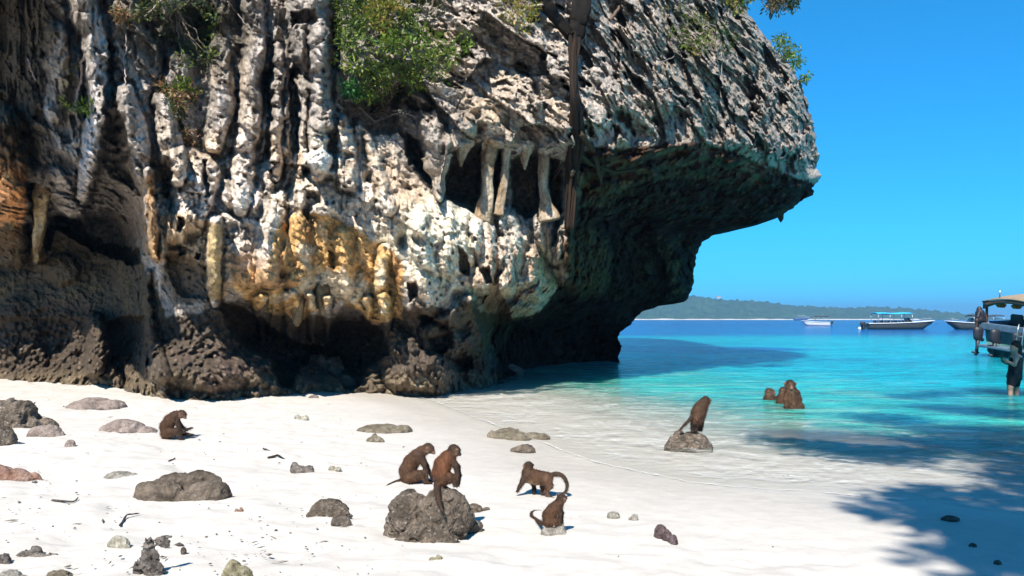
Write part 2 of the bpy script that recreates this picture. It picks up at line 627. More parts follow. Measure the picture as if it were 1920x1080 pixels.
def ridge(pts, h, sharp=0.5, edge=0.0):
    """rounded column standing out of the wall along a polyline of (x, y, half width)"""
    global D
    xs = [p[0] for p in pts]; ys = [p[1] for p in pts]; w = max(p[2] for p in pts) * 2.2 + 30
    m = (PX > min(xs) - w) & (PX < max(xs) + w) & (PY > min(ys) - w) & (PY < max(ys) + w)
    if not m.any(): return
    d, wd = line_sd(WX[m], WY[m], pts)
    t = d / wd
    prof = np.maximum(0, 1 - t * t) ** sharp
    if edge:
        prof = prof - edge * np.exp(-((t - 1.15) / 0.28) ** 2)
    D[m] -= h * prof


def bulb(x, y, rx, ry, h, sharp=0.5):
    global D
    t2 = ((WX - x) / rx) ** 2 + ((WY - y) / ry) ** 2
    D = D - h * np.maximum(0, 1 - t2) ** sharp


# --- regions of the rock face
z_crag = zone([(700, -400), (1700, -400), (1700, 335), (1450, 312), (1330, 268), (1200, 268), (1110, 262), (1000, 290), (900, 262), (820, 235), (700, 190)], 40)
z_left = zone([(-400, -400), (720, -400), (700, 200), (650, 420), (-400, 420)], 60)
z_flow = zone([(290, 300), (430, 250), (700, 240), (800, 370), (900, 390), (1060, 400), (1065, 480), (1000, 600), (880, 600), (800, 620), (757, 590), (755, 490),
               (640, 410), (560, 395), (520, 500), (420, 480), (300, 480)], 40)
z_base = sst(585, 640, WY + 25 * np.sin(WX * 0.02)) * sst(1000, 930, PX)
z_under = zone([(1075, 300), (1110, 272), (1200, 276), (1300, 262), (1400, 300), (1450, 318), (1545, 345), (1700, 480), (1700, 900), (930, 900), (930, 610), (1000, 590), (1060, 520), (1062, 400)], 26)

# --- broad relief
D = D + 0.55 * fbm(XW * 0.35, YW * 0.35, ZW * 0.3, 3, 11) * (1 - 0.5 * z_under)
vert = ridged(XW * 1.05 + 0.5 * fbm(XW, YW, ZW, 2, 9), YW * 0.5, ZW * 0.16, 3, 21)
D = D - 0.62 * (vert - 0.35) * z_left * (1 - z_base)
D = D - 0.30 * (ridged(XW * 2.1, YW * 1.0, ZW * 0.35, 3, 23) - 0.35) * np.clip(z_left + z_flow, 0, 1) * (1 - z_base)

# --- columns, draperies and bosses of the left and middle wall
ridge([(150, -60, 26), (160, 30, 30), (185, 110, 26), (188, 200, 22), (172, 300, 20), (158, 368, 14)], 1.0, 0.5, 0.3)
ridge([(105, 60, 22), (110, 150, 24), (100, 215, 18)], 0.6, 0.5, 0.2)
ridge([(232, 170, 18), (246, 240, 28), (258, 300, 30), (266, 326, 20)], 1.1, 0.5, 0.3)
ridge([(300, 190, 18), (320, 270, 24), (330, 330, 22)], 0.7, 0.5, 0.3)
ridge([(410, 90, 24), (420, 190, 26), (400, 270, 20)], 0.6, 0.5, 0.3)
ridge([(470, -80, 22), (476, 90, 22), (470, 190, 24), (458, 300, 22), (452, 390, 16)], 0.8, 0.5, 0.3)
ridge([(575, -140, 44), (578, 40, 42), (585, 100, 36)], 0.9, 0.5, 0.35)
for k in range(9):
    bulb(519 + 4 * math.sin(k * 2.1), 112 + k * 25, 15 + 2 * math.sin(k * 3.7), 15, 0.55, 0.6)
ridge([(520, 90, 11), (518, 330, 10)], 0.5, 0.5, 0.4)
for k in range(8):
    bulb(600 + 5 * math.sin(k * 1.7), 70 + k * 33, 27 + 4 * math.sin(k * 2.9), 21, 0.6, 0.6)
ridge([(600, 60, 22), (600, 320, 20)], 0.6, 0.5, 0.4)
bulb(596, 302, 27, 24, 0.7, 0.6)
ridge([(568, 60, 7), (572, 200, 7), (566, 320, 6)], 0.4)
ridge([(644, 225, 14), (650, 300, 20), (655, 345, 16)], 0.6, 0.5, 0.3)
ridge([(690, 260, 10), (715, 340, 14), (730, 390, 12)], 0.5, 0.5, 0.2)
ridge([(340, 300, 30), (370, 330, 45), (350, 400, 40), (330, 440, 20)], 0.8, 0.5, 0.2)
ridge([(440, 360, 30), (500, 410, 34), (510, 480, 34), (500, 515, 20)], 0.7, 0.5, 0.2)
ridge([(560, 420, 20), (560, 500, 30), (570, 560, 22)], 0.4, 0.5, 0.2)
ridge([(640, 440, 18), (648, 500, 22), (650, 545, 14)], 0.4, 0.5, 0.2)
ridge([(718, 470, 12), (716, 540, 16), (720, 600, 12)], 0.4, 0.5, 0.2)
bulb(835, 440, 72, 80, 0.9, 0.5)
ridge([(760, 400, 40), (770, 470, 46), (790, 560, 36)], 0.5, 0.5, 0.1)
ridge([(905, 430, 24), (920, 480, 26), (900, 540, 16)], 0.6, 0.5, 0.2)
ridge([(950, 400, 18), (960, 470, 22), (950, 540, 18)], 0.6, 0.5, 0.3)
ridge([(1015, 400, 24), (1030, 450, 24), (1040, 485, 14)], 0.6, 0.5, 0.3)
ridge([(880, 570, 20), (850, 600, 22), (800, 625, 14)], 0.6, 0.5, 0.3)
# ochre teeth over the sea cave
for x, y0, y1, w in ((490, 560, 640, 14), (545, 560, 655, 18), (585, 560, 640, 12), (612, 560, 640, 10), (690, 560, 605, 10), (722, 560, 640, 14)):
    ridge([(x, y0, w), (x + 2, (y0 + y1) / 2, w * 0.8), (x, y1, w * 0.35)], 0.6, 0.5, 0.2)
# the orange wall and cave columns far left
ridge([(8, 230, 34), (14, 340, 40), (20, 400, 36), (22, 470, 34)], 1.3, 0.5, 0.2)
bulb(115, 505, 36, 30, 0.5)
ridge([(100, 330, 20), (130, 380, 22), (160, 430, 14)], 0.5)
ridge([(30, 600, 40), (40, 680, 50)], 0.3)
# the hanging lobe under the overhang
bulb(1092, 478, 56, 88, 1.7, 0.5)
ridge([(1075, 330, 18), (1062, 420, 20), (1060, 520, 14)], 1.0, 0.5, 0.2)
ridge([(1232, 430, 22), (1262, 490, 26), (1280, 550, 20)], 0.9, 0.5, 0.1)
ridge([(1000, 560, 20), (960, 590, 18), (935, 640, 10)], 0.5, 0.5, 0.2)

# --- caves and dark slots
cave([(196, 210), (222, 205), (238, 250), (250, 320), (268, 350), (276, 480), (250, 500), (170, 470), (110, 430), (100, 405), (150, 400), (178, 330), (186, 260)], 2.6, 14)
cave([(40, 330), (75, 345), (110, 390), (160, 420), (160, 440), (100, 430), (96, 470), (84, 470), (60, 400)], 1.6, 12)
cave([(205, 70), (216, 90), (212, 150), (204, 215), (190, 214), (196, 150)], 1.5, 7)
cave([(310, 20), (400, 10), (400, 80), (380, 110), (330, 100), (310, 140), (296, 90)], 0.9, 20)
cave([(540, 130), (552, 128), (560, 200), (562, 290), (545, 300), (540, 200)], 1.4, 8)
cave([(548, 22), (590, 18), (596, 44), (585, 40), (560, 46), (548, 54)], 1.2, 6)
cave([(498, 130), (505, 130), (506, 290), (498, 300)], 0.8, 5)
cave([(622, 0), (640, 20), (640, 120), (628, 110)], 1.0, 8)
cave([(640, 190), (690, 190), (760, 150), (790, 210), (800, 290), (815, 352), (790, 330), (745, 250), (700, 262), (672, 230), (650, 240)], 1.7, 16)
cave([(762, 245), (782, 262), (812, 340), (808, 362), (780, 330), (760, 290)], 1.6, 8)
cave([(838, 290), (870, 272), (905, 270), (900, 330), (896, 410), (870, 395), (840, 372), (828, 340)], 2.4, 12)
cave([(920, 285), (946, 275), (944, 330), (938, 385), (920, 385)], 1.8, 8)
cave([(956, 300), (1000, 275), (1015, 300), (1012, 395), (985, 412), (960, 385)], 2.4, 12)
cave([(1028, 290), (1050, 300), (1052, 400), (1036, 390)], 1.6, 8)
cave([(574, 356), (600, 360), (604, 384), (580, 392), (572, 412), (562, 396), (566, 374)], 0.8, 12)
cave([(378, 300), (388, 300), (394, 372), (384, 372)], 0.8, 5)
cave([(310, 290), (326, 300), (318, 370), (304, 360)], 1.0, 7)
cave([(329, 408), (345, 408), (342, 436), (330, 430)], 0.9, 5)
cave([(338, 460), (352, 460), (352, 476), (336, 478)], 0.8, 5)
cave([(366, 472), (380, 474), (376, 488), (364, 484)], 0.8, 5)
cave([(310, 480), (340, 470), (390, 500), (388, 560), (340, 560), (318, 520)], 0.45, 14)
cave([(615, 470), (636, 480), (640, 512), (622, 506)], 0.5, 8)
cave([(855, 462), (868, 462), (884, 500), (880, 516), (862, 508)], 1.3, 6)
cave([(898, 500), (918, 500), (922, 532), (906, 532)], 1.0, 6)
cave([(762, 528), (778, 524), (784, 556), (768, 566)], 1.1, 7)
cave([(405, 560), (480, 590), (525, 620), (560, 640), (605, 650), (632, 585), (656, 564), (676, 588), (700, 610), (730, 630), (728, 665), (690, 690), (676, 726),
      (650, 735), (620, 700), (585, 676), (560, 690), (548, 728), (522, 728), (500, 670), (450, 645), (425, 610)], 2.6, 22)
cave([(790, 590), (840, 605), (850, 640), (830, 668), (805, 655), (790, 630)], 1.4, 12)
cave([(838, 670), (884, 660), (890, 690), (850, 700)], 1.2, 8)
cave([(880, 540), (935, 540), (960, 600), (990, 620), (1165, 615), (1170, 690), (950, 700), (915, 700), (905, 640), (890, 600)], 2.2, 26)
cave([(205, 600), (270, 590), (272, 690), (284, 720), (230, 722), (206, 690)], 1.3, 10)
cave([(-100, 590), (160, 600), (165, 700), (-100, 706)], 0.5, 20)
# white pillars across the hollow
ridge([(775, 210, 40), (812, 270, 34), (820, 330, 18), (826, 372, 8)], 0.9, 0.5, 0.2)
ridge([(866, 240, 30), (850, 290, 16), (830, 350, 8)], 0.7, 0.5, 0.2)
# orange and cream stalactites of the left caves
ridge([(76, 372, 13), (78, 410, 14), (70, 450, 12), (68, 486, 10)], 1.6, 0.5)
ridge([(283, 320, 12), (280, 380, 13), (284, 440, 12), (292, 486, 6)], 1.3, 0.5)
ridge([(402, 415, 16), (402, 470, 16), (400, 540, 12), (404, 570, 8)], 1.0, 0.5, 0.2)
ridge([(300, 380, 18), (306, 440, 14), (306, 500, 6)], 0.7, 0.5)
ridge([(276, 510, 7), (276, 560, 7), (286, 640, 12), (300, 700, 22)], 0.6, 0.5)
ridge([(180, 604, 18), (182, 650, 22), (178, 690, 20)], 0.9, 0.5)
# ribs of the lip on the right
for pts in ([(1075, 330, 10), (1130, 322, 16), (1200, 296, 10), (1280, 268, 6)], [(1120, 290, 9), (1180, 300, 12), (1235, 330, 8)],
            [(1290, 286, 8), (1360, 300, 12), (1440, 330, 9)], [(1200, 320, 8), (1290, 300, 12), (1340, 318, 8)], [(1085, 380, 10), (1140, 350, 16), (1200, 340, 8)]):
    ridge(pts, 0.55, 0.7)

# --- facetted crag, cracked along slanting beds
q = (XW * 0.82 - ZW * 0.57, YW, ZW * 0.82 + XW * 0.57)
wx = 0.26 * fbm(XW * 1.1, YW * 1.1, ZW * 1.1, 4, 61)
wy = 0.26 * fbm(XW * 1.1, YW * 1.1, ZW * 1.1, 4, 62)
d1, e1, h1 = facets(q[0] * 0.62 + wx, q[1] * 0.7, q[2] * 1.15 + wy, 5, 0.7, 0.95)
d2, e2, h2 = facets(q[0] * 1.7 + wx * 2, q[1] * 1.9, q[2] * 3.1 + wy * 2, 6, 0.32, 0.50)
d3, e3, h3 = facets(q[0] * 4.6 + wx * 5, q[1] * 5, q[2] * 7.4 + wy * 5, 8, 0.15, 0.22)
k1 = z_crag
rg = ridged(q[0] * 0.75 + wx, q[1] * 0.75, q[2] * 1.7 + wy, 5, 63, 0.55)
pk = sst(0.20, 0.30, fbm(q[0] * 1.2 + wx, q[1], q[2] * 2.2 + wy, 4, 64))
pk2 = sst(0.20, 0.30, fbm(q[0] * 3.4, q[1] * 3.4, q[2] * 5.0, 3, 65))
D = D + k1 * (1.05 * d1 + 0.75 * d2 - 0.28 * (rg - 0.3) + 0.55 * pk + 0.12 * pk2) + np.clip(k1 + 0.6, 0, 1) * 0.75 * d3
k2 = np.clip(z_left * 0.6 + z_flow * 0.25, 0, 0.6) * (1 - z_crag)
pv = sst(0.14, 0.36, fbm(XW * 2.2 + wx, YW * 1.2, ZW * 0.8 + wy, 4, 66))
D = D + k2 * (0.6 * d1 + 0.6 * d2 + 0.45 * pv + 0.10 * pk2)
# pits of the flowstone
p1, pe, ph, _v = worley(XW * 2.3, YW * 2.3, ZW * 1.6, 15)
pit = np.maximum(0, 1 - p1 / 0.36) * (ph[0] > 0.55)
D = D + 0.5 * pit * np.clip(z_flow + 0.4 * z_left, 0, 1) * (1 - z_crag)
q1_, q2_, q3_, _v = worley(XW * 5.5, YW * 5.5, ZW * 4.2, 16)
mpit = sst(0.30, 0.16, q1_) * (q3_[0] > 0.45) * np.clip(z_flow + z_left, 0, 1) * (1 - z_crag)
D = D + 0.09 * mpit
# knobbly oyster crust of the tide zone
b1, be, bh, _v = worley(XW * 6.5, YW * 6.5, ZW * 7.5, 25)
b2, be2, bh2, _v = worley(XW * 2.1, YW * 2.1, ZW * 2.6, 26)
D = D + z_base * (0.30 * b1 + 0.45 * b2 - 0.25) + z_base * 0.3 * fbm(XW * 0.9, YW * 0.9, ZW * 0.9, 3, 28)
# ceiling of the overhang: layered scales running with the lip
lay = fbm(XW * 0.8, YW * 0.8, ZW * 3.5, 4, 33)
D = D + z_under * (0.95 * lay + 0.8 * d2 + 0.6 * d3)
D = D + 0.12 * fbm(XW * 3.0, YW * 3.0, ZW * 2.2, 4, 35) - (0.045 + 0.04 * z_crag + 0.04 * z_base) * (ridged(XW * 6.0, YW * 6, ZW * 4.5, 3, 36, 0.6) - 0.35) + (0.02 + 0.022 * z_crag + 0.03 * z_base) * noise3(XW * 15, YW * 15, ZW * 12, 37)

# foot of the wall: boulders and ledges run out onto the sand
foot = sst(660, 720, PY) * sst(960, 860, PX)
D = D - foot * 0.5 * np.maximum(0, fbm(XW * 0.8, 0 * YW, 0 * ZW + 3, 3, 51) + 0.15)
ridge([(300, 690, 22), (390, 705, 34), (470, 700, 26)], 0.5, 0.6)
ridge([(735, 640, 34), (760, 690, 46), (830, 705, 34)], 0.8, 0.6)
ridge([(810, 630, 24), (860, 650, 26), (880, 640, 14)], 0.8, 0.6)
# turn of the silhouette
w = 70.0
t = np.clip((PX - (RR[:, None] - w)) / w, 0, 1)
D = D + 1.6 * (1 - np.sqrt(np.maximum(0, 1 - t * t))) * sst(600, 560, PY)

# --- pigments
n_big = fbm(XW * 0.45, YW * 0.45, ZW * 0.35, 4, 71)
n_mid = fbm(XW * 1.6, YW * 1.6, ZW * 1.1, 4, 72)
n_fin = fbm(XW * 6.5, YW * 6.5, ZW * 5.0, 3, 73)
n_str = fbm(XW * 3.2, YW * 2.0, ZW * 0.30, 4, 74)         # streaks of run-off
n_st2 = fbm(XW * 8.0, YW * 5.0, ZW * 0.6, 3, 75)
c = lambda r, g, b: np.array([r, g, b], f4)
C = np.empty(PX.shape + (3,), f4)
C[:] = c(0.40, 0.365, 0.335)


def crisp(z):
    return sst(0.36, 0.64, z + 0.5 * n_mid + 0.4 * n_fin)


def paint(m, col):
    global C
    C = C + (np.asarray(col, f4) - C) * np.clip(m, 0, 1)[..., None]


up = sst(0.05, 0.35, n_mid + 0.3 * n_fin)
paint(up * 0.9, c(0.60, 0.55, 0.50))
paint(sst(0.12, 0.4, n_big + 0.5 * n_mid) * 0.7, c(0.56, 0.46, 0.37))
paint(sst(0.0, 0.35, n_str + 0.3 * n_fin) * z_left * 0.75, c(0.60, 0.55, 0.53))
# grey weathered crust of the crag with dark algae films
paint(z_crag * 0.9, c(0.38, 0.345, 0.32))
paint(z_crag * sst(0.35, 0.75, h2[1]) * 0.7, c(0.56, 0.50, 0.455))
paint(z_crag * sst(0.6, 0.9, h1[1]) * 0.6, c(0.62, 0.53, 0.45))
z_warm = zone([(860, 120), (960, 130), (1060, 200), (1050, 270), (900, 262), (830, 200), (780, 60), (880, 20)], 60)
paint(z_warm * (0.4 + 0.6 * sst(-0.1, 0.3, n_mid)), c(0.62, 0.50, 0.38))
paint(z_crag * sst(1120, 1320, PX) * 0.75, c(0.31, 0.28, 0.255))  # right flank painted darker, for the sun only grazing it
paint(z_crag * sst(0.08, 0.45, n_str + 0.4 * n_fin) * 0.5, c(0.10, 0.09, 0.075))
paint(z_crag * sst(1300, 1450, PX) * sst(180, 300, PY) * sst(-0.2, 0.3, n_mid) * 0.7, c(0.42, 0.385, 0.37))
# dark films at the top left
z_topd = zone([(230, -300), (470, -300), (470, 90), (430, 130), (330, 130), (260, 120), (210, 60)], 60)
paint(z_topd * (0.55 + 0.4 * sst(-0.2, 0.2, n_mid)), c(0.075, 0.07, 0.05))
# white flowstone
wf = np.clip(z_flow * (0.7 + 0.5 * sst(-0.25, 0.25, n_mid + 0.3 * n_str)), 0, 1)
paint(wf, c(0.84, 0.765, 0.67))
paint(z_flow * sst(-0.05, 0.3, n_big + 0.5 * n_fin) * 0.8, c(0.66, 0.50, 0.36))
paint(z_flow * sst(0.05, 0.3, n_str - 0.3 * n_mid) * 0.6, c(0.42, 0.30, 0.20))
z_bright = zone([(780, 380), (880, 380), (900, 480), (860, 560), (780, 520), (700, 520), (690, 440)], 50)
paint(z_bright * 0.85, c(0.86, 0.80, 0.65))
z_wl = zone([(440, 240), (500, 260), (520, 330), (480, 440), (530, 480), (520, 520), (440, 500), (470, 480), (400, 470), (320, 440), (310, 340), (380, 310), (430, 330)], 30)
paint(z_wl * (0.6 + 0.4 * sst(-0.2, 0.2, n_mid)), c(0.84, 0.765, 0.71))
paint(zone([(570, 280), (622, 280), (624, 320), (572, 322)], 12) * 0.9, c(0.88, 0.86, 0.83))
paint(zone([(156, 0), (205, 60), (200, 210), (172, 340), (152, 372), (140, 330), (172, 200), (168, 100)], 24) * sst(-0.3, 0.2, n_st2 + n_fin) * 0.8, c(0.78, 0.76, 0.775))
paint(zone([(935, 370), (1060, 390), (1064, 480), (990, 590), (900, 560), (930, 470)], 50) * sst(-0.1, 0.3, n_mid) * 0.8, c(0.52, 0.49, 0.45))
paint(zone([(880, 480), (1070, 440), (1070, 560), (1000, 620), (900, 620)], 60) * crisp(0.5 + 0 * n_mid) * 0.75, c(0.50, 0.355, 0.24))  # warm tone put in to offset the blue-green bounce off the sea
# speckles of black lichen in the white; the small pits are painted dark
paint(z_flow * sst(0.22, 0.36, n_st2 + 0.2 * n_fin) * 0.7, c(0.17, 0.13, 0.10))
paint(mpit * 0.75, c(0.10, 0.085, 0.07))
paint(z_left * (1 - z_flow) * sst(0.0, 0.3, n_st2 + 0.3 * n_fin) * 0.5, c(0.20, 0.175, 0.155))
paint(np.clip(z_flow + z_left * 0.6, 0, 1) * sst(0.22, 0.40, n_fin + 0.25 * n_mid) * 0.75, c(0.12, 0.10, 0.085))
# ochre iron stain
z_och = zone([(520, 430), (570, 395), (640, 410), (700, 450), (755, 490), (757, 600), (700, 610), (640, 560), (560, 600), (480, 580), (440, 540), (430, 500), (500, 510)], 26)
z_och = crisp(z_och)
paint(z_och * 0.95, c(0.68, 0.42, 0.17))
paint(z_och * sst(-0.05, 0.3, n_mid + 0.4 * n_fin) * 0.8, c(0.80, 0.56, 0.26))
paint(z_och * sst(0.1, 0.4, n_str) * 0.7, c(0.42, 0.20, 0.08))
paint(z_och * sst(0.12, 0.3, n_mid * 0.7 + n_big * 0.6) * 0.8, c(0.78, 0.70, 0.56))
paint(z_och * sst(0.15, 0.4, -n_mid + 0.5 * n_fin) * 0.45, c(0.12, 0.09, 0.05))
z_tan = zone([(300, 400), (345, 400), (420, 420), (440, 520), (410, 570), (390, 560), (380, 500), (300, 490), (280, 480)], 24)
z_tan = crisp(z_tan)
paint(z_tan * 0.85, c(0.76, 0.60, 0.42))
paint(z_tan * sst(0.0, 0.35, n_str + n_fin * 0.4) * 0.7, c(0.50, 0.27, 0.13))
paint(zone([(425, 470), (530, 490), (540, 540), (440, 530)], 26) * 0.7, c(0.58, 0.38, 0.23))
z_red = zone([(-300, 230), (30, 235), (52, 330), (50, 400), (28, 480), (-300, 490)], 24)
z_red = crisp(z_red)
paint(z_red * 0.95, c(0.70, 0.33, 0.13))
paint(z_red * sst(0.0, 0.3, n_mid + 0.5 * n_fin) * 0.7, c(0.40, 0.25, 0.12))
# black cyanobacteria films streak the wall; its pockets are painted darker too
paint(np.clip(z_left + z_crag, 0, 1) * (1 - z_flow) * sst(0.1, 0.3, n_st2 * 0.6 + n_big * 0.5 + 0.2 * n_fin) * 0.6, c(0.085, 0.075, 0.06))
paint(np.clip(k2 * 1.6 * pv + k1 * pk, 0, 1) * 0.7, c(0.075, 0.066, 0.05))
# brown wall of the left caves, its shade deepened in the colour
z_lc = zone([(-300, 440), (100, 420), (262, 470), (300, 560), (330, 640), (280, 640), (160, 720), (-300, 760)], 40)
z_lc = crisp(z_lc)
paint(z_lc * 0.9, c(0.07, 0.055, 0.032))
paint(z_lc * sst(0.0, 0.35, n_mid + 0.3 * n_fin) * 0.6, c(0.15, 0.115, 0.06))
paint(zone([(270, -10), (280, 330), (292, 490), (268, 500), (262, 400), (264, 330)], 10) * 0.0, c(0.3, 0.2, 0.1))
paint(zone([(-300, -400), (60, -400), (110, 60), (80, 200), (90, 330), (40, 330), (-300, 230)], 50) * 0.85, c(0.06, 0.05, 0.032))  # upper left painted near-black: shade put into the colour
paint(zone([(62, 372), (90, 372), (86, 450), (80, 490), (60, 488)], 8) * 0.9, c(0.46, 0.32, 0.14))
paint(zone([(272, 330), (292, 330), (296, 440), (300, 500), (276, 480)], 8) * 0.8, c(0.42, 0.25, 0.11))
paint(zone([(388, 420), (416, 420), (414, 560), (392, 565)], 10) * 0.8, c(0.50, 0.38, 0.18))
paint(zone([(905, 262), (935, 262), (926, 400), (896, 400)], 10) * 0.8, c(0.50, 0.37, 0.24))
paint(zone([(310, 480), (340, 470), (400, 500), (400, 565), (330, 575), (300, 520)], 20) * 0.8, c(0.085, 0.07, 0.05))
# darker brown across the hollow behind the pillars
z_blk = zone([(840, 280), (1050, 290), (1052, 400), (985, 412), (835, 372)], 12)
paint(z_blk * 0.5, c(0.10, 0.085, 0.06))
# tide zone: brown oysters, the base colour darkened further for the undercut's shade
z_tide = sst(560, 610, WY + 14 * np.sin(WX * 0.017) + 26 * fbm(PX * 0.012, PY * 0.004, 2, 3, 78)) * sst(990, 940, PX)
z_tide = crisp(z_tide)
paint(z_tide * (1 - 0.75 * z_och) * 0.95, c(0.085, 0.066, 0.05))
paint(z_tide * sst(640, 680, PY) * sst(0.25, 0.5, b1 + 0.2 * n_fin) * 0.0, c(0.2, 0.2, 0.2))
paint(z_tide * sst(610, 650, PY) * sst(0.30, 0.10, b1) * (0.3 + 0.7 * (bh[0] > 0.5)) * 0.75, c(0.36, 0.29, 0.25))
paint(z_tide * sst(690, 712, PY) * (0.5 + 0.5 * sst(-0.2, 0.3, n_mid)) * 0.6, c(0.27, 0.215, 0.14))
paint(z_tide * sst(0.1, 0.4, n_big) * sst(600, 650, PY) * 0.4, c(0.19, 0.12, 0.12))
# the ceiling: near-black brown painted in for its shade, paler ribs on the lip
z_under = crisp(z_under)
paint(z_under * 0.98, c(0.026, 0.0105, 0.0062))  # reddish, to cancel the blue-green light from the water
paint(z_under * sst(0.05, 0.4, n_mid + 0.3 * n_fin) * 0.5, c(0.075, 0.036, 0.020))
z_lip = zone([(1070, 290), (1110, 268), (1200, 272), (1300, 258), (1400, 300), (1460, 318), (1420, 350), (1280, 330), (1200, 340), (1120, 390), (1060, 380)], 26)
paint(z_lip * (0.25 + 0.75 * sst(-0.05, 0.25, lay + 0.3 * n_fin)) * 0.8, c(0.21, 0.145, 0.09))
paint(zone([(1046, 400), (1100, 390), (1150, 480), (1140, 540), (1100, 560), (1056, 530)], 20) * (0.4 + 0.6 * sst(-0.1, 0.3, n_st2)) * 0.8, c(0.14, 0.085, 0.035))
paint(zone([(1220, 440), (1300, 470), (1298, 560), (1262, 566), (1240, 500)], 26) * sst(-0.1, 0.3, n_mid) * 0.6, c(0.15, 0.10, 0.05))
paint(z_under * sst(0.86, 0.97, h3[2]) * sst(520, 420, PY) * 0.35, c(0.20, 0.13, 0.09))
paint(zone([(860, 560), (1000, 560), (960, 610), (900, 700), (860, 690), (905, 620)], 30) * 0.5, c(0.07, 0.06, 0.035))
# moss
paint(zone([(880, 580), (960, 560), (1000, 570), (950, 650), (900, 660)], 30) * sst(0.0, 0.4, n_mid) * 0.5, c(0.10, 0.105, 0.03))
paint(zone([(115, 60), (150, 70), (150, 170), (120, 160)], 16) * sst(-0.2, 0.2, n_fin + n_mid) * 0.8, c(0.40, 0.36, 0.11))
n_spk = noise3(XW * 17, YW * 17, ZW * 14, 76)
C = C * (1 + 0.30 * n_fin + 0.12 * n_mid + 0.42 * n_spk)[..., None] * c(1.055, 1.0, 0.925)

# --- into the world, with a back to it
XW = (PX - 960) / F * D
ZW = EYE + (HORIZON - PY) / F * D
YW = D.copy()
nb = 26
ang = np.linspace(0, 1, nb + 1, dtype=f4)[1:]
XB = XW[:, -1:] - 7.0 * (1 - np.cos(ang * np.pi / 2))[None, :]
YB = YW[:, -1:] + 9.0 * np.sin(ang * np.pi / 2)[None, :]
ZB = np.broadcast_to(ZW[:, -1:], XB.shape).copy()
rough = 0.5 * fbm(XB * 0.7, YB * 0.7, ZB * 0.7, 4, 81) * np.minimum(1, ang * 6)[None, :]
XB = XB + rough; YB = YB + rough
XW = np.concatenate([XW, XB], 1); YW = np.concatenate([YW, YB], 1); ZW = np.concatenate([ZW, ZB], 1)
CB = np.broadcast_to(C[:, -1:], XB.shape + (3,))
C = np.concatenate([C, CB], 1)
# the top runs back out of sight
nt_ = 14
up_ = np.linspace(0, 1, nt_ + 1, dtype=f4)[1:][::-1]
XT = XW[:1] + 0 * up_[:, None]
YT = YW[:1] + 14.0 * up_[:, None] ** 1.2
ZT = ZW[:1] + 5.0 * np.sin(up_[:, None] * 1.6) + 0.8 * fbm(XT * 0.4, YT * 0.4, 0, 3, 91) * up_[:, None]
CTp = np.broadcast_to(C[:1], XT.shape + (3,))
XW = np.concatenate([XT, XW]); YW = np.concatenate([YT, YW]); ZW = np.concatenate([ZT, ZW]); C = np.concatenate([CTp, C])

mat_cliff, nt, p = new_mat('limestone')
a = nd(nt, 'ShaderNodeVertexColor', layer_name='Col')
v = objco(nt)
n1 = tex(nt, 'noise', 9.0, v, Detail=8.0, Roughness=0.7)
n2 = tex(nt, 'noise', 34.0, v, Detail=5.0, Roughness=0.7)
vo = tex(nt, 'voronoi', 14.0, v)
g = ramp(nt, n1.outputs[0], [(0.3, 0.52), (0.5, 1.0), (0.72, 1.3)])
g2 = ramp(nt, n2.outputs[0], [(0.3, 0.6), (0.7, 1.3)])
cc = mixc(nt, 1.0, a.outputs[0], g, 'MULTIPLY')
cc = mixc(nt, 1.0, cc, g2, 'MULTIPLY')
nt.links.new(cc, p.inputs['Base Color'])
p.inputs['Roughness'].default_value = 0.92
p.inputs['Specular IOR Level'].default_value = 0.12
b_ = bump(nt, vo.outputs['Distance'], None, 0.5, 0.05)
b_ = bump(nt, n1.outputs[0], None, 0.7, 0.10, b_)
bump(nt, n2.outputs[0], p, 0.6, 0.04, b_)

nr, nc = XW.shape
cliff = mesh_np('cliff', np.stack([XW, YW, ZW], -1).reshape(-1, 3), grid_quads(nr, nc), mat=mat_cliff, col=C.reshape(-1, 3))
tag(cliff, 'overhanging limestone headland with white draperies, ochre stains and black sea caves', kind='structure')


# --- dripstone hanging free of the wall
def dripstone(name, pts, Y, col, seed, col2=(0.50, 0.40, 0.29), lump=0.38):
    A = np.array([[*at(x, y, Y)] for x, y, r in pts]); R0 = np.array([r for x, y, r in pts]) * Y / F
    n, sides = 34, 16
    k = np.linspace(0, 1, len(A)); t = np.linspace(0, 1, n)
    P = np.stack([np.interp(t, k, A[:, i]) for i in range(3)], 1)
    ker = np.hanning(9); ker /= ker.sum()
    P[:, 0] = np.convolve(np.pad(P[:, 0], 4, 'reflect', reflect_type='odd'), ker, 'valid')
    R = np.interp(t, k, R0)
    V, Q, T = tube(P, R, sides)
    m = n * sides
    ctr = np.repeat(P, sides, 0); d = V[:m] - ctr
    a_ = np.tile(np.arange(sides), n) * 2 * np.pi / sides
    x_, y_, z_ = np.cos(a_), np.sin(a_), V[:m, 2]
    g_ = 1 + lump * fbm(x_ * 1.1 + seed, y_ * 1.1, z_ * 2.2, 3, seed) * 1.6 + 0.16 * np.sin(a_ * 5 + 3 * fbm(x_, y_, z_, 2, seed + 1)) + 0.25 * noise3(0, seed, z_ * 5, seed)
    V[:m] = ctr + d * g_[:, None]
    f_ = sst(-0.15, 0.3, fbm(V[:, 0] * 3, V[:, 1] * 3, V[:, 2] * 1.2, 3, seed + 5))[:, None]
    s_ = 1 + 0.35 * noise3(V[:, 0] * 16, V[:, 1] * 16, V[:, 2] * 13, 3)[:, None]
    mesh_np(name, V, Q, T, mat_cliff, cliff, (np.array(col) + (np.array(col2) - np.array(col)) * f_) * s_)


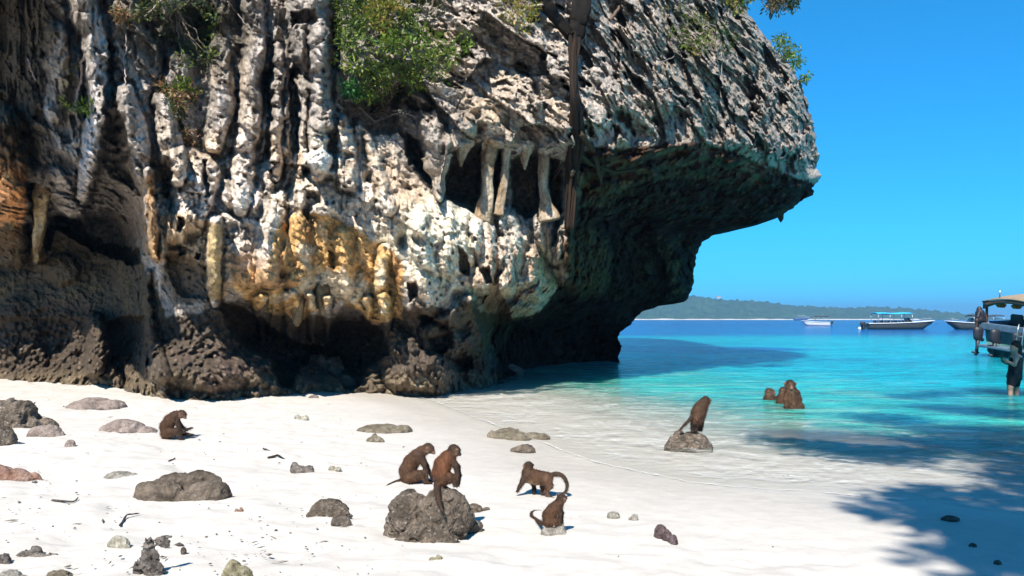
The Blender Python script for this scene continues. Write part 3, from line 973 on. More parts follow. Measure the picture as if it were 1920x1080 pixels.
TANC = (0.32, 0.22, 0.13)
dripstone('pillar', [(930, 240, 24), (921, 272, 14), (913, 320, 10), (915, 365, 11), (906, 418, 19)], 17.75, TANC, 1)
dripstone('pillar', [(954, 262, 14), (949, 290, 8), (945, 345, 7), (938, 380, 8), (932, 404, 14)], 17.9, TANC, 2)
dripstone('pillar', [(1014, 250, 20), (1022, 288, 10), (1017, 340, 8), (1024, 380, 10), (1031, 414, 20)], 18.5, TANC, 3)
OCH = (0.45, 0.27, 0.11); OC2 = (0.62, 0.46, 0.24)
for j, (x, y0, y1, r, Y) in enumerate([(490, 560, 586, 9, 16.3), (556, 566, 612, 12, 16.7), (604, 562, 592, 8, 16.85), (722, 562, 604, 11, 17.35)]):
    dripstone('stalactite', [(x, y0 - 30, r * 2.0), (x + 1, y0, r * 1.4), (x + 3, (y0 + y1) / 2, r * 0.95), (x + 1, y1 - 5, r * 0.55), (x + 2, y1, r * 0.2)], Y, (0.20, 0.13, 0.065) if j % 2 else (0.14, 0.10, 0.06), 10 + j, (0.30, 0.22, 0.12), 0.4)
LC = (0.24, 0.15, 0.07)
dripstone('stalactite', [(80, 345, 20), (77, 385, 12), (75, 425, 10), (70, 455, 8), (68, 474, 3)], 17.2, LC, 31, (0.58, 0.42, 0.22))
dripstone('stalactite', [(282, 318, 18), (281, 380, 12), (285, 440, 11), (291, 480, 6), (294, 494, 2)], 15.95, (0.42, 0.25, 0.12), 32, (0.58, 0.44, 0.28))
dripstone('stalactite', [(820, 296, 30), (822, 330, 15), (826, 360, 7), (828, 378, 2)], 17.3, (0.40, 0.34, 0.27), 33)
dripstone('stalactite', [(872, 262, 20), (866, 288, 9), (864, 312, 2)], 17.55, TANC, 34)
dripstone('stalactite', [(985, 268, 18), (984, 292, 8), (984, 318, 2)], 18.1, TANC, 35)
DK = (0.03, 0.027, 0.018)
for j, (x, y, h, r, Y) in enumerate([(1463, 400, 17, 7, 29.4), (1284, 552, 12, 9, 31.2), (1140, 372, 20, 10, 22.5), (1182, 352, 16, 9, 22.6)]):
    dripstone('stalactite', [(x, y - 12, r * 1.6), (x, y, r), (x + 1, y + h * 0.6, r * 0.55), (x + 1, y + h, r * 0.1)], Y, DK, 50 + j, (0.06, 0.06, 0.035), 0.3)
# ------------------------------------------------------------------ sand and sea
def build_sand():
    yn = [2.2]
    while yn[-1] < 36: yn.append(yn[-1] + 0.012 + 0.0045 * yn[-1])
    ys = np.concatenate([[-300, -120, -50, -20, -8, -3, 0, 1.2], yn, [38, 41, 46, 55, 70, 100, 160, 300, 700, 1500, 3000, 4600]])
    xf = np.arange(-13.5, 12.5, 0.045)
    xs = np.concatenate([[-5000, -2500, -900, -300, -120, -60, -35, -24, -18, -15], xf, [13, 14, 16, 20, 28, 45, 90, 250, 900, 2500, 5000]])
    X, Y = np.meshgrid(xs, ys)
    s = shore_s(X, Y)
    Z = sand_z(X, Y)
    dry = sst(1.2, 3.4, s + 0.9 * fbm(X * 0.5, Y * 0.5, 0, 3, 5))
    near = np.exp(-np.maximum(0, np.hypot(X, Y) - 30) / 10)
    Z = Z + near * dry * (0.06 * fbm(X * 0.8, Y * 0.8, 0, 3, 1) + 0.035 * fbm(X * 3.2, Y * 3.2, 0, 3, 2) + 0.010 * fbm(X * 10, Y * 10, 0, 2, 8))
    # trodden hollows
    f1, f2, hh, vv = worley(X * 1.7, Y * 1.7, 0 * X, 12)
    Z = Z - near * dry * 0.05 * np.exp(-(f1 / 0.24) ** 2) * (hh[0] > 0.35)
    f1, f2, hh, vv = worley(X * 3.9, Y * 3.9, 0 * X, 13)
    Z = Z - near * dry * 0.025 * np.exp(-(f1 / 0.28) ** 2) * (hh[0] > 0.3)
    Z = Z + near * (1 - dry) * sst(-1, 0.2, s) * (0.012 * fbm(X * 1.5, Y * 1.5, 0, 3, 4) + 0.005 * fbm(X * 5, Y * 7, 0, 2, 44))
    wet = 1 - sst(0.25, 2.2, s + 0.7 * fbm(X * 0.6, Y * 0.6, 0, 3, 7))
    wet2 = sst(0.9, 0.0, s)
    c0 = np.array([0.50, 0.46, 0.41], f4); c1 = np.array([0.42, 0.38, 0.33], f4); c2 = np.array([0.46, 0.425, 0.37], f4)
    Cc = c0 + (c1 - c0) * wet[..., None]
    Cc = Cc + (c2 - Cc) * (wet2 * sst(-14, -2, s) * 0.5)[..., None]
    sp = fbm(X * 1.3, Y * 1.3, 0, 4, 31)
    Cc = Cc * (1 + 0.07 * sp)[..., None]
    Cc = Cc * np.array([1.0, 1.0, 1.0], f4)
    m, nt, p = new_mat('coral_sand')
    a = nd(nt, 'ShaderNodeVertexColor', layer_name='Col')
    v = objco(nt)
    n1 = tex(nt, 'noise', 90.0, v, Detail=3.0, Roughness=0.8)
    n2 = tex(nt, 'noise', 7.0, v, Detail=6.0, Roughness=0.65)
    v1 = tex(nt, 'voronoi', 22.0, v)
    sel = tex(nt, 'noise', 2.2, v, Detail=3.0)
    spk = nmath(nt, 'MULTIPLY', ramp(nt, v1.outputs['Distance'], [(0.05, 1.0), (0.13, 0.0)]), ramp(nt, sel.outputs[0], [(0.5, 0.0), (0.68, 0.6)]))
    cc = mixc(nt, 1.0, a.outputs[0], ramp(nt, n1.outputs[0], [(0.3, 0.93), (0.7, 1.05)]), 'MULTIPLY')
    cc = mixc(nt, 1.0, cc, ramp(nt, n2.outputs[0], [(0.3, 0.92), (0.7, 1.06)]), 'MULTIPLY')
    wa = nd(nt, 'ShaderNodeAttribute', attribute_name='wet')
    spk = nmath(nt, 'MULTIPLY', spk, nmath(nt, 'SUBTRACT', 1.0, wa.outputs['Fac']))
    cc = mixc(nt, spk, cc, (0.20, 0.165, 0.135))
    nt.links.new(cc, p.inputs['Base Color'])
    nt.links.new(nmath(nt, 'SUBTRACT', 0.95, nmath(nt, 'MULTIPLY', wa.outputs['Fac'], 0.45)), p.inputs['Roughness'])
    p.inputs['Specular IOR Level'].default_value = 0.25
    b_ = bump(nt, n2.outputs[0], None, 0.35, 0.03)
    bump(nt, n1.outputs[0], p, 0.25, 0.006, b_)
    o = mesh_np('sand', np.stack([X, Y, Z], -1).reshape(-1, 3), grid_quads(*X.shape), mat=m, col=Cc.reshape(-1, 3), attrs={'wet': (wet * sst(-3, 0, s)).ravel()})
    tag(o, 'white coral sand beach sloping under the turquoise water', kind='structure')


def build_sea():
    ya = [3.0]
    while ya[-1] < 4500: ya.append(ya[-1] * 1.0075 + 0.02)
    ys = np.array([-200, -60, -20, -5, 0, 1.5] + ya)
    u = np.concatenate([[-6, -3, -1.8, -1.2], np.linspace(-0.95, 0.95, 420), [1.2, 1.8, 3, 6]])
    X = u[None, :] * (np.maximum(ys, 3)[:, None] + 3) * 1.0
    Y = np.broadcast_to(ys[:, None], X.shape)
    s = -shore_s(X, Y)
    # keep the sheet just past the water's edge
    near = np.exp(-np.maximum(0, Y - 40) / 40)
    chop = 0.030 * fbm(X * 0.55 + 0.2 * Y, Y * 1.1, 0, 3, 1) + 0.016 * fbm(X * 1.8, Y * 3.2, 0, 3, 2)
    Z = 0.004 + chop * sst(0.3, 7, s) * near
    # body colour by depth, with sand bars and darker patches
    px = 960 + X / np.maximum(Y, 1) * F; py = HORIZON + EYE * F / np.maximum(Y, 1)
    w = 5 * fbm(X * 0.05, Y * 0.03, 0, 3, 5)
    l = np.array
    pale = l([0.23, 0.40, 0.30], f4); aqua = l([0.035, 0.38, 0.31], f4); turq = l([0.003, 0.345, 0.40], f4); blue = l([0.004, 0.095, 0.30], f4); deep = l([0.005, 0.06, 0.255], f4)
    Cc = np.empty(X.shape + (3,), f4); Cc[:] = pale
    def mixin(t, c):
        nonlocal Cc
        Cc = Cc + (c - Cc) * np.clip(t, 0, 1)[..., None]
    sn = s + 2.0 * fbm(X * 0.2, Y * 0.15, 0, 4, 8)
    mixin(sst(1.8, 6.0, sn), aqua)
    mixin(sst(7, 15, sn), turq)
    mixin(sst(62, 92, Y + 12 * fbm(X * 0.03, Y * 0.02, 0, 3, 9)), blue)
    mixin(sst(100, 220, Y), deep)
    # dark blue patch off the headland
    bed = sst(-0.10, 0.16, 0.55 - np.hypot((X - 8.5) / 13.5, (Y - 45) / 10.5) + 0.35 * fbm(X * 0.12, Y * 0.12, 0, 4, 10))
    mixin(bed * 0.9, l([0.005, 0.075, 0.26], f4))
    band = sst(0.05, 0.3, fbm(X * 0.03, Y * 0.085, 0, 4, 16)) * sst(26, 34, Y) * sst(70, 55, Y)
    mixin(band * 0.35, l([0.004, 0.14, 0.29], f4))
    strk = sst(0.12, 0.4, fbm(X * 0.25, Y * 0.55, 0, 3, 18)) * sst(4, 9, s)
    mixin(strk * 0.35 * near, l([0.006, 0.17, 0.21], f4))
    shoal = sst(0.0, 0.3, fbm(X * 0.7, Y * 0.9, 0, 4, 19)) * sst(3, 7, s) * sst(16, 9, s)
    mixin(shoal * 0.35, pale)
    body = sst(0.6, 7.5, s + 1.2 * fbm(X * 0.4, Y * 0.4, 0, 3, 20)) * 0.93 + 0.0
    edge = sst(-0.03, 0.10, s)
    m, nt, p = new_mat('sea_water')
    a = nd(nt, 'ShaderNodeVertexColor', layer_name='Col')
    v = objco(nt, (1.0, 1.9, 1.0))
    n1 = tex(nt, 'noise', 1.1, v, Detail=5.0, Roughness=0.6)
    n2 = tex(nt, 'noise', 5.0, v, Detail=4.0, Roughness=0.6)
    v3 = objco(nt, (0.25, 0.75, 1.0))
    n3 = tex(nt, 'noise', 0.55, v3, Detail=6.0, Roughness=0.65)
    g = ramp(nt, n3.outputs[0], [(0.3, 0.62), (0.5, 1.0), (0.7, 1.3)])
    v4 = objco(nt, (0.8, 2.3, 1.0))
    n4 = tex(nt, 'noise', 1.3, v4, Detail=6.0, Roughness=0.7)
    g4 = ramp(nt, n4.outputs[0], [(0.34, 0.50), (0.5, 1.0), (0.66, 1.35)])
    cw = mixc(nt, 1.0, mixc(nt, 1.0, a.outputs[0], g, 'MULTIPLY'), g4, 'MULTIPLY')  # ripple contrast painted into the colour, standing in for wave reflections
    nt.links.new(cw, p.inputs['Base Color'])
    p.inputs['Roughness'].default_value = 0.10
    p.subsurface_method = 'BURLEY'
    p.inputs['Subsurface Weight'].default_value = 0.85
    p.inputs['Subsurface Radius'].default_value = (0.35, 1.0, 1.2)
    p.inputs['Subsurface Scale'].default_value = 1.6
    p.inputs['IOR'].default_value = 1.33; p.inputs['Specular IOR Level'].default_value = 0.35
    b1 = bump(nt, n1.outputs[0], None, 0.8, 0.5)
    b1 = bump(nt, n2.outputs[0], p, 0.6, 0.12, b1)
    ba = nd(nt, 'ShaderNodeAttribute', attribute_name='body')
    ea = nd(nt, 'ShaderNodeAttribute', attribute_name='edge')
    tr = nt.nodes.new('ShaderNodeBsdfTransparent')
    tr.inputs[0].default_value = (0.98, 0.985, 0.975, 1)
    gl = nt.nodes.new('ShaderNodeBsdfGlossy'); gl.inputs['Roughness'].default_value = 0.25
    nt.links.new(b1, gl.inputs['Normal'])
    fr = nt.nodes.new('ShaderNodeFresnel'); fr.inputs['IOR'].default_value = 1.33
    nt.links.new(b1, fr.inputs['Normal'])
    thin = nt.nodes.new('ShaderNodeMixShader')
    nt.links.new(nmath(nt, 'MULTIPLY', fr.outputs[0], nmath(nt, 'MULTIPLY', ea.outputs['Fac'], 0.16)), thin.inputs[0])
    nt.links.new(tr.outputs[0], thin.inputs[1]); nt.links.new(gl.outputs[0], thin.inputs[2])
    mx = nt.nodes.new('ShaderNodeMixShader')
    nt.links.new(ba.outputs['Fac'], mx.inputs[0])
    nt.links.new(thin.outputs[0], mx.inputs[1]); nt.links.new(p.outputs[0], mx.inputs[2])
    # lacy foam left on the wash
    fo = nd(nt, 'ShaderNodeAttribute', attribute_name='lace')
    v5 = objco(nt, (0.8, 1.5, 1.0))
    n5 = tex(nt, 'noise', 1.6, v5, Detail=7.0, Roughness=0.72, Distortion=1.2)
    n6 = tex(nt, 'voronoi', 5.0, v5, feature='DISTANCE_TO_EDGE')
    lace = nmath(nt, 'MULTIPLY', ramp(nt, n5.outputs[0], [(0.46, 0.0), (0.66, 0.6)]), ramp(nt, n6.outputs['Distance'], [(0.02, 1.0), (0.16, 0.35)]))
    df = nt.nodes.new('ShaderNodeBsdfDiffuse'); df.inputs[0].default_value = (0.62, 0.61, 0.57, 1)
    mf = nt.nodes.new('ShaderNodeMixShader')
    nt.links.new(nmath(nt, 'MULTIPLY', lace, fo.outputs['Fac']), mf.inputs[0])
    nt.links.new(mx.outputs[0], mf.inputs[1]); nt.links.new(df.outputs[0], mf.inputs[2])
    out = [q_ for q_ in nt.nodes if q_.type == 'OUTPUT_MATERIAL'][0]
    nt.links.new(mf.outputs[0], out.inputs[0])
    nr, nc = X.shape
    Q = grid_quads(nr, nc)
    sv = s.ravel()
    keep = (sv[Q] > -0.25).any(1)
    Q = Q[keep]
    used = np.unique(Q)
    re = np.full(nr * nc, -1, np.int64); re[used] = np.arange(len(used))
    V = np.stack([X, Y, Z], -1).reshape(-1, 3)[used]
    o = mesh_np('sea', V, re[Q], mat=m, col=Cc.reshape(-1, 3)[used], attrs={'body': body.ravel()[used], 'edge': edge.ravel()[used], 'lace': (sst(0.05, 0.5, s) * sst(7.5, 3.0, s)).ravel()[used]})
    tag(o, 'clear turquoise sea turning deep blue towards the far island', kind='structure')


build_sand()
build_sea()
# ------------------------------------------------------------------ depth of the cliff under a pixel
def cliff_Y(px, py):
    j = int(np.clip(round((py + 264) / 2), 0, PX.shape[0] - 1))
    i = int(np.argmin(np.abs(PX[j] - px)))
    return float(D[j, i])


def on_cliff(px, py, off=0.1):
    return at(px, py, cliff_Y(px, py) - off)


# ------------------------------------------------------------------ rocks and stones on the beach
def rock_material(name, bscale, bstr, speck):
    m, nt, p = new_mat(name)
    a = nd(nt, 'ShaderNodeVertexColor', layer_name='Col')
    v = objco(nt)
    n1 = tex(nt, 'noise', 14.0, v, Detail=8.0, Roughness=0.7)
    n2 = tex(nt, 'noise', 60.0, v, Detail=4.0, Roughness=0.7)
    vo = tex(nt, 'voronoi', bscale, v)
    cc = mixc(nt, 1.0, a.outputs[0], ramp(nt, n1.outputs[0], [(0.3, 0.45), (0.5, 1.0), (0.7, 1.45)]), 'MULTIPLY')
    cc = mixc(nt, 1.0, cc, ramp(nt, n2.outputs[0], [(0.3, 0.75), (0.7, 1.2)]), 'MULTIPLY')
    sel = tex(nt, 'noise', 6.0, v, Detail=2.0)
    n5 = tex(nt, 'noise', 30.0, v, Detail=4.0, Roughness=0.8)
    f = nmath(nt, 'MULTIPLY', ramp(nt, n5.outputs[0], [(0.56, 0.0), (0.68, 1.0)]), ramp(nt, sel.outputs[0], [(0.36, 0.0), (0.58, speck)]))
    cc = mixc(nt, f, cc, (0.50, 0.45, 0.40))
    nt.links.new(cc, p.inputs['Base Color'])
    p.inputs['Roughness'].default_value = 0.85
    p.inputs['Specular IOR Level'].default_value = 0.25
    b_ = bump(nt, vo.outputs['Distance'], None, bstr, 0.02)
    b_ = bump(nt, n1.outputs[0], None, 0.9, 0.05, b_)
    bump(nt, n2.outputs[0], p, 0.4, 0.008, b_)
    return m


MAT_ROCK = rock_material('weathered_stone', 40.0, 0.25, 0.25)
MAT_OYSTER = rock_material('oyster_crusted_stone', 34.0, 0.7, 0.85)
PAL = {
    'brown': ((0.060, 0.045, 0.031), (0.175, 0.135, 0.10)),
    'pink': ((0.19, 0.145, 0.12), (0.29, 0.23, 0.195)),
    'grey': ((0.20, 0.18, 0.145), (0.31, 0.28, 0.235)),
    'red': ((0.24, 0.12, 0.08), (0.26, 0.18, 0.14)),
    'cream': ((0.28, 0.255, 0.19), (0.40, 0.365, 0.29)),
    'yellow': ((0.19, 0.16, 0.085), (0.33, 0.29, 0.19)),
    'dark': ((0.055, 0.042, 0.032), (0.13, 0.105, 0.083)),
    'purple': ((0.065, 0.042, 0.042), (0.135, 0.095, 0.09)),
    'tan': ((0.125, 0.10, 0.065), (0.21, 0.175, 0.125)),
    'wood': ((0.06, 0.048, 0.040), (0.20, 0.17, 0.145)),
}
seed_ctr = [100]


def sdf_rock(name, label, cat, lobes, centre, size, pal, mat=None, rough=0.16, nvox=46, group=None, facet=0.0, rot=0.0, fine=0.05):
    """a stone grown from overlapping lobes; lobes are fractions of the half sizes"""
    seed_ctr[0] += 1
    sd = seed_ctr[0]
    hx, hy, hz = size
    if lobes is None: lobes = [(0, 0, 0.15, 1, 1, 0.85)]
    L = np.array(lobes, f4)
    lo = (L[:, :3] - L[:, 3:]).min(0) * (hx, hy, hz); hi = (L[:, :3] + L[:, 3:]).max(0) * (hx, hy, hz)
    pad = 0.22 * max(hz, min(hx, hy)); lo -= pad; hi += pad
    h = float(max((hi - lo)) / nvox)
    n = np.ceil((hi - lo) / h).astype(int) + 2
    ax = [lo[k] + h * np.arange(n[k]) for k in range(3)]
    X, Y, Z = np.meshgrid(*ax, indexing='ij')
    S = None
    for cx, cy, cz, rx, ry, rz in lobes:
        rx, ry, rz = rx * hx, ry * hy, rz * hz
        qx, qy, qz = (X - cx * hx) / rx, (Y - cy * hy) / ry, (Z - cz * hz) / rz
        k = np.sqrt(qx * qx + qy * qy + qz * qz) + 1e-6
        k2 = np.sqrt((qx / rx) ** 2 + (qy / ry) ** 2 + (qz / rz) ** 2) + 1e-6
        d = k * (k - 1) / k2
        S = d if S is None else smin(S, d, 0.05 * min(hx, hy, hz * 2))
    u = 1.0 / max(0.05, (hx * hy * hz) ** (1 / 3))
    m = (hx * hy * hz) ** (1 / 3)
    S = S + m * rough * fbm(X * u * 0.9, Y * u * 0.9, Z * u * 1.1, 3, sd) * 1.6 + m * fine * (fbm(X * u * 4, Y * u * 4, Z * u * 4, 3, sd + 7) - 0.7 * (ridged(X * u * 3, Y * u * 3, Z * u * 3.4, 3, sd + 8) - 0.4)) * 1.6
    if facet:
        d1, e1, h1 = facets(X * u * 1.1, Y * u * 1.1, Z * u * 1.4, sd, facet, facet)
        S = S + m * d1
    V, Q = surface_nets(S.astype(f4), lo, h)
    if rot:
        cr, sr = math.cos(rot), math.sin(rot)
        V = V @ np.array([[cr, sr, 0], [-sr, cr, 0], [0, 0, 1]], f4)
    c0, c1 = [np.array(q_, f4) for q_ in PAL[pal]]
    t = np.clip(0.5 + 1.5 * fbm(V[:, 0] * u * 1.6, V[:, 1] * u * 1.6, V[:, 2] * u * 1.6, 4, sd + 3), 0, 1)[:, None]
    o = mesh_np(name, V, Q, mat=mat or MAT_ROCK, col=c0 + (c1 - c0) * t)
    o.location = centre
    tag(o, label, cat, group)
    return o


def rock(label, box, pal, lobes=None, name='rock', cat='rock', deep=0.75, sink=0.16, group=None, sea=False, hmin=0.25, **kw):
    """box = left, top, right, bottom in the photograph; gives a stone of that size lying on the sand"""
    x0, y0, x1, y1 = box
    g = seapt((x0 + x1) / 2, y1, 0.0) if sea else ground((x0 + x1) / 2, y1)
    W = (x1 - x0) / F * g.y
    dp = deep * W
    e = (y1 - HORIZON) / F
    app = (y1 - y0) / F * g.y
    H = max(app - dp * e * 0.85, hmin * app)
    Yc = g.y + dp * 0.45
    X = ((x0 + x1) / 2 - 960) / F * Yc
    z = 0.0 if sea else float(sand_z(X, Yc))
    W = (x1 - x0) / F * Yc
    hz = H / 0.92 / (1.0)
    return sdf_rock(name, label, cat, lobes, (X, Yc, z - sink * hz * 0.5), (W * 0.46, dp * 0.46, hz), pal, group=group, **kw)


G_ST = 'stones scattered on the sand'
flat = [(0, 0, 0.0, 1, 1, 0.95), (-0.45, 0.05, 0.05, 0.5, 0.75, 0.75)]
rock('rough brown oyster-covered boulder at the left edge under the cliff', (-60, 731, 100, 806), 'brown',
     [(-0.3, 0, 0.2, 0.65, 0.9, 0.72), (0.2, 0.1, 0.1, 0.5, 0.8, 0.62), (0.62, -0.2, 0.0, 0.36, 0.5, 0.4), (0.75, 0.2, 0.0, 0.28, 0.4, 0.35)], name='boulder', cat='boulder', mat=MAT_OYSTER, rough=0.22, nvox=70, fine=0.09)
rock('pinkish-brown stone at the foot of the left boulder', (52, 790, 121, 822), 'pink', [(0, 0, 0.1, 1, 0.8, 0.8), (-0.5, -0.1, 0.05, 0.5, 0.8, 0.7)], name='rock', rough=0.14)
rock('brown crusted rock cut by the left frame edge below the boulder', (-50, 790, 28, 836), 'brown', None, mat=MAT_OYSTER, rough=0.2)
rock('long low pink rock nearest the cliff on the left', (124, 740, 238, 767), 'pink', [(-0.2, 0, 0.0, 0.8, 1, 0.85), (0.45, 0.1, 0.0, 0.55, 0.7, 0.7)], deep=0.9, rough=0.10, nvox=60)
rock('humped beige rock left of the lone sitting monkey', (186, 780, 297, 812), 'pink', [(-0.15, 0, 0.1, 0.7, 0.9, 0.8), (-0.6, 0, 0.05, 0.4, 0.7, 0.62), (0.6, 0, 0, 0.42, 0.5, 0.42)], deep=0.7, rough=0.12, nvox=60)
rock('small wedge of pinkish stone alone on the pale sand', (121, 823, 143, 839), 'pink', None, name='stone', cat='stone', group=G_ST, rough=0.2, nvox=30)
rock('long reddish ledge of rock at the left frame edge', (-60, 862, 76, 906), 'red', [(-0.35, 0, 0, 0.7, 1, 0.9), (0.35, 0.2, 0, 0.5, 0.5, 0.62), (0.8, 0.4, 0, 0.22, 0.2, 0.45)], deep=0.5, rough=0.12, nvox=70)
rock('flat grey slab above the big lobed rock', (194, 875, 256, 899), 'grey', [(0, 0, 0, 1, 1, 0.6), (-0.7, -0.3, 0, 0.35, 0.3, 0.4), (0.6, 0.3, 0, 0.4, 0.4, 0.5)], deep=0.9, rough=0.16)
rock('big dark brown rock of three smooth lobes on the left sand', (250, 876, 436, 940), 'brown',
     [(-0.45, -0.35, 0.2, 0.52, 0.5, 0.62), (-0.2, 0.4, 0.3, 0.6, 0.5, 0.68), (0.3, 0.45, 0.35, 0.5, 0.45, 0.72), (0.6, -0.1, 0.12, 0.45, 0.65, 0.62), (0.2, -0.4, 0.0, 0.4, 0.3, 0.35), (-0.95, -0.05, 0, 0.1, 0.12, 0.3)],
     name='boulder', cat='boulder', deep=0.62, rough=0.11, nvox=110, fine=0.05)
rock('rounded cream stone below the big lobed rock', (200, 999, 246, 1030), 'cream', [(0, 0, 0.1, 1, 0.8, 0.85), (0.75, -0.2, 0, 0.35, 0.35, 0.45)], name='stone', cat='stone', group=G_ST, rough=0.13)
rock('jagged dark stump of weathered wood standing in the sand', (250, 1004, 318, 1076), 'wood',
     [(-0.2, 0.3, 0.55, 0.55, 0.4, 0.42), (0.55, 0.3, 0.85, 0.42, 0.25, 0.16), (-0.35, 0, 0.2, 0.5, 0.5, 0.4), (0.15, -0.3, 0.05, 0.62, 0.4, 0.3), (-0.6, -0.2, 0.1, 0.35, 0.35, 0.3)],
     name='driftwood', cat='driftwood', rough=0.25, nvox=64, fine=0.12, deep=0.55, hmin=0.5)
rock('grey driftwood with a curved tail at the lower left', (27, 1021, 112, 1047), 'wood',
     [(-0.6, 0, 0.1, 0.4, 0.35, 0.6), (-0.1, 0.1, 0.3, 0.34, 0.4, 0.7), (0.3, -0.25, 0.1, 0.45, 0.22, 0.4), (0.75, -0.05, 0.15, 0.3, 0.16, 0.35)], name='driftwood', cat='driftwood', deep=0.45, rough=0.2, nvox=64, fine=0.10)
rock('pitted yellowish rock at the bottom edge of the beach', (411, 1041, 478, 1098), 'yellow', [(-0.3, 0.2, 0.3, 0.65, 0.7, 0.66), (0.35, -0.2, 0.15, 0.65, 0.7, 0.6)], rough=0.13, nvox=60, mat=MAT_OYSTER)
rock('grey stone cut off in the bottom left corner', (-14, 1058, 56, 1100), 'grey', [(-0.2, 0, 0.2, 0.8, 0.9, 0.7), (0.6, 0, 0, 0.4, 0.7, 0.5)], rough=0.14)
rock('peaked brown stone cut by the bottom edge at left', (80, 1065, 138, 1100), 'tan', None, rough=0.15, facet=0.15)
rock('low knot of dark twisted wood in the lower left corner', (-16, 1028, 24, 1060), 'wood', [(0, 0, 0.2, 0.8, 0.7, 0.5), (0.6, -0.3, 0.1, 0.5, 0.3, 0.4)], name='driftwood', cat='driftwood', rough=0.28, fine=0.12)
rock('forked scrap of brown driftwood right of the lone monkey', (538, 859, 592, 888), 'wood', [(-0.55, 0.3, 0.2, 0.35, 0.4, 0.6), (0.0, -0.1, 0.1, 0.5, 0.3, 0.5), (0.6, -0.1, 0.1, 0.4, 0.35, 0.5)], name='driftwood', cat='driftwood', deep=0.7, rough=0.15)
rock('domed dark rock speckled with white oysters', (574, 927, 661, 971), 'brown', [(0, 0.1, 0.1, 0.92, 0.9, 0.85), (-0.7, -0.4, 0, 0.35, 0.35, 0.35), (0.7, -0.2, 0, 0.3, 0.4, 0.4)], mat=MAT_OYSTER, rough=0.10, nvox=64, deep=0.8)
rock('small elongated brown rock against the domed speckled rock', (617, 962, 663, 989), 'dark', [(0, 0, 0.2, 1, 0.6, 0.75)], rough=0.12, rot=-0.3)
rock('broad flat olive rock in the damp sand', (664, 788, 776, 813), 'tan', [(-0.1, 0, 0, 0.9, 1, 0.85), (0.7, 0, 0.1, 0.32, 0.6, 0.75)], deep=0.85, rough=0.08, nvox=60)
rock('little pointed rock in front of the flat olive rock', (686, 811, 722, 829), 'tan', [(0, 0, 0.1, 1, 0.8, 0.6), (-0.1, 0.2, 0.3, 0.4, 0.4, 0.65)], rough=0.14)
rock('long dark rock at the water\'s edge above the walking monkey', (910, 796, 1031, 827), 'tan', [(-0.3, 0.1, 0.1, 0.6, 0.8, 0.8), (0.0, -0.3, 0, 0.45, 0.6, 0.6), (0.6, 0, 0.05, 0.5, 0.35, 0.5), (-0.85, 0.1, 0.2, 0.18, 0.3, 0.5)], deep=0.8, rough=0.12, nvox=70)
rock('small dark rock just below the long rock at the water\'s edge', (954, 828, 1008, 850), 'brown', [(0.1, 0, 0.1, 0.8, 0.8, 0.8), (-0.6, 0.1, 0, 0.4, 0.5, 0.5)], rough=0.14)
ROCK_C = rock('large oyster-crusted boulder the brown monkey sits on', (717, 905, 893, 1016), 'brown',
     [(0.30, -0.05, 0.46, 0.62, 0.80, 0.66), (-0.42, 0.15, 0.40, 0.54, 0.75, 0.60), (0.62, 0.25, 0.42, 0.34, 0.5, 0.36), (0.05, -0.55, 0.2, 0.5, 0.4, 0.42), (-0.75, -0.1, 0.1, 0.26, 0.4, 0.3), (0.3, -0.65, 0.05, 0.45, 0.3, 0.3), (0.95, 0.5, 0.1, 0.3, 0.25, 0.2), (-0.55, -0.75, 0.0, 0.18, 0.16, 0.16)],
     name='boulder', cat='boulder', mat=MAT_OYSTER, rough=0.15, nvox=130, fine=0.075, deep=0.8)
rock('small crusted ledge poking out right of the large boulder', (876, 938, 920, 957), 'brown', [(-0.3, 0, 0.1, 0.7, 0.8, 0.7), (0.6, -0.1, 0, 0.4, 0.4, 0.4)], rough=0.16)
ROCK_E = rock('pale pitted stone under the smallest sitting monkey', (1012, 975, 1064, 1006), 'grey', [(-0.3, 0, 0.1, 0.7, 0.8, 0.62), (0.5, 0.1, 0.2, 0.5, 0.7, 0.7)], name='stone', cat='stone', rough=0.12, nvox=50)
rock('oval grey pebble, left one of two on the open sand', (1137, 957, 1163, 971), 'grey', None, name='stone', cat='stone', group=G_ST, rough=0.12, nvox=30)
rock('hooked grey pebble, right one of two on the open sand', (1177, 961, 1199, 976), 'grey', [(0.2, 0, 0.2, 0.7, 0.8, 0.7), (-0.6, 0.2, 0.1, 0.4, 0.3, 0.3)], name='stone', cat='stone', group=G_ST, rough=0.14, nvox=30)
rock('long purplish-dark rock alone on the right sand', (1227, 972, 1269, 1021), 'purple', [(-0.3, 0.55, 0.25, 0.6, 0.42, 0.6), (0.15, 0.0, 0.15, 0.5, 0.45, 0.5), (0.55, -0.55, 0.1, 0.42, 0.4, 0.45)], rough=0.10, nvox=64, deep=1.7, hmin=0.3, fine=0.06)
rock('small yellow-brown coral lump below the large boulder', (802, 1037, 833, 1056), 'yellow', [(-0.5, 0, 0.2, 0.5, 0.6, 0.6), (0.4, 0.1, 0.3, 0.55, 0.7, 0.65)], name='stone', cat='stone', rough=0.22, nvox=34, group=G_ST)
ROCK_F = rock('dark rock in the shallows with a monkey standing on it', (1244, 800, 1337, 842), 'brown', [(0.2, 0, 0.0, 0.75, 0.8, 0.85), (-0.5, 0.0, 0.0, 0.5, 0.6, 0.72), (-0.38, 0.25, 0.35, 0.28, 0.3, 0.55), (0.75, -0.1, 0, 0.3, 0.4, 0.4), (-0.85, -0.1, 0, 0.2, 0.3, 0.35)], sea=True, rough=0.13, nvox=76, deep=0.72, name='rock', mat=MAT_OYSTER)
rock('dark flat stone in the tree shade at the water\'s edge', (1764, 963, 1800, 979), 'dark', None, name='stone', cat='stone', rough=0.12, nvox=30)
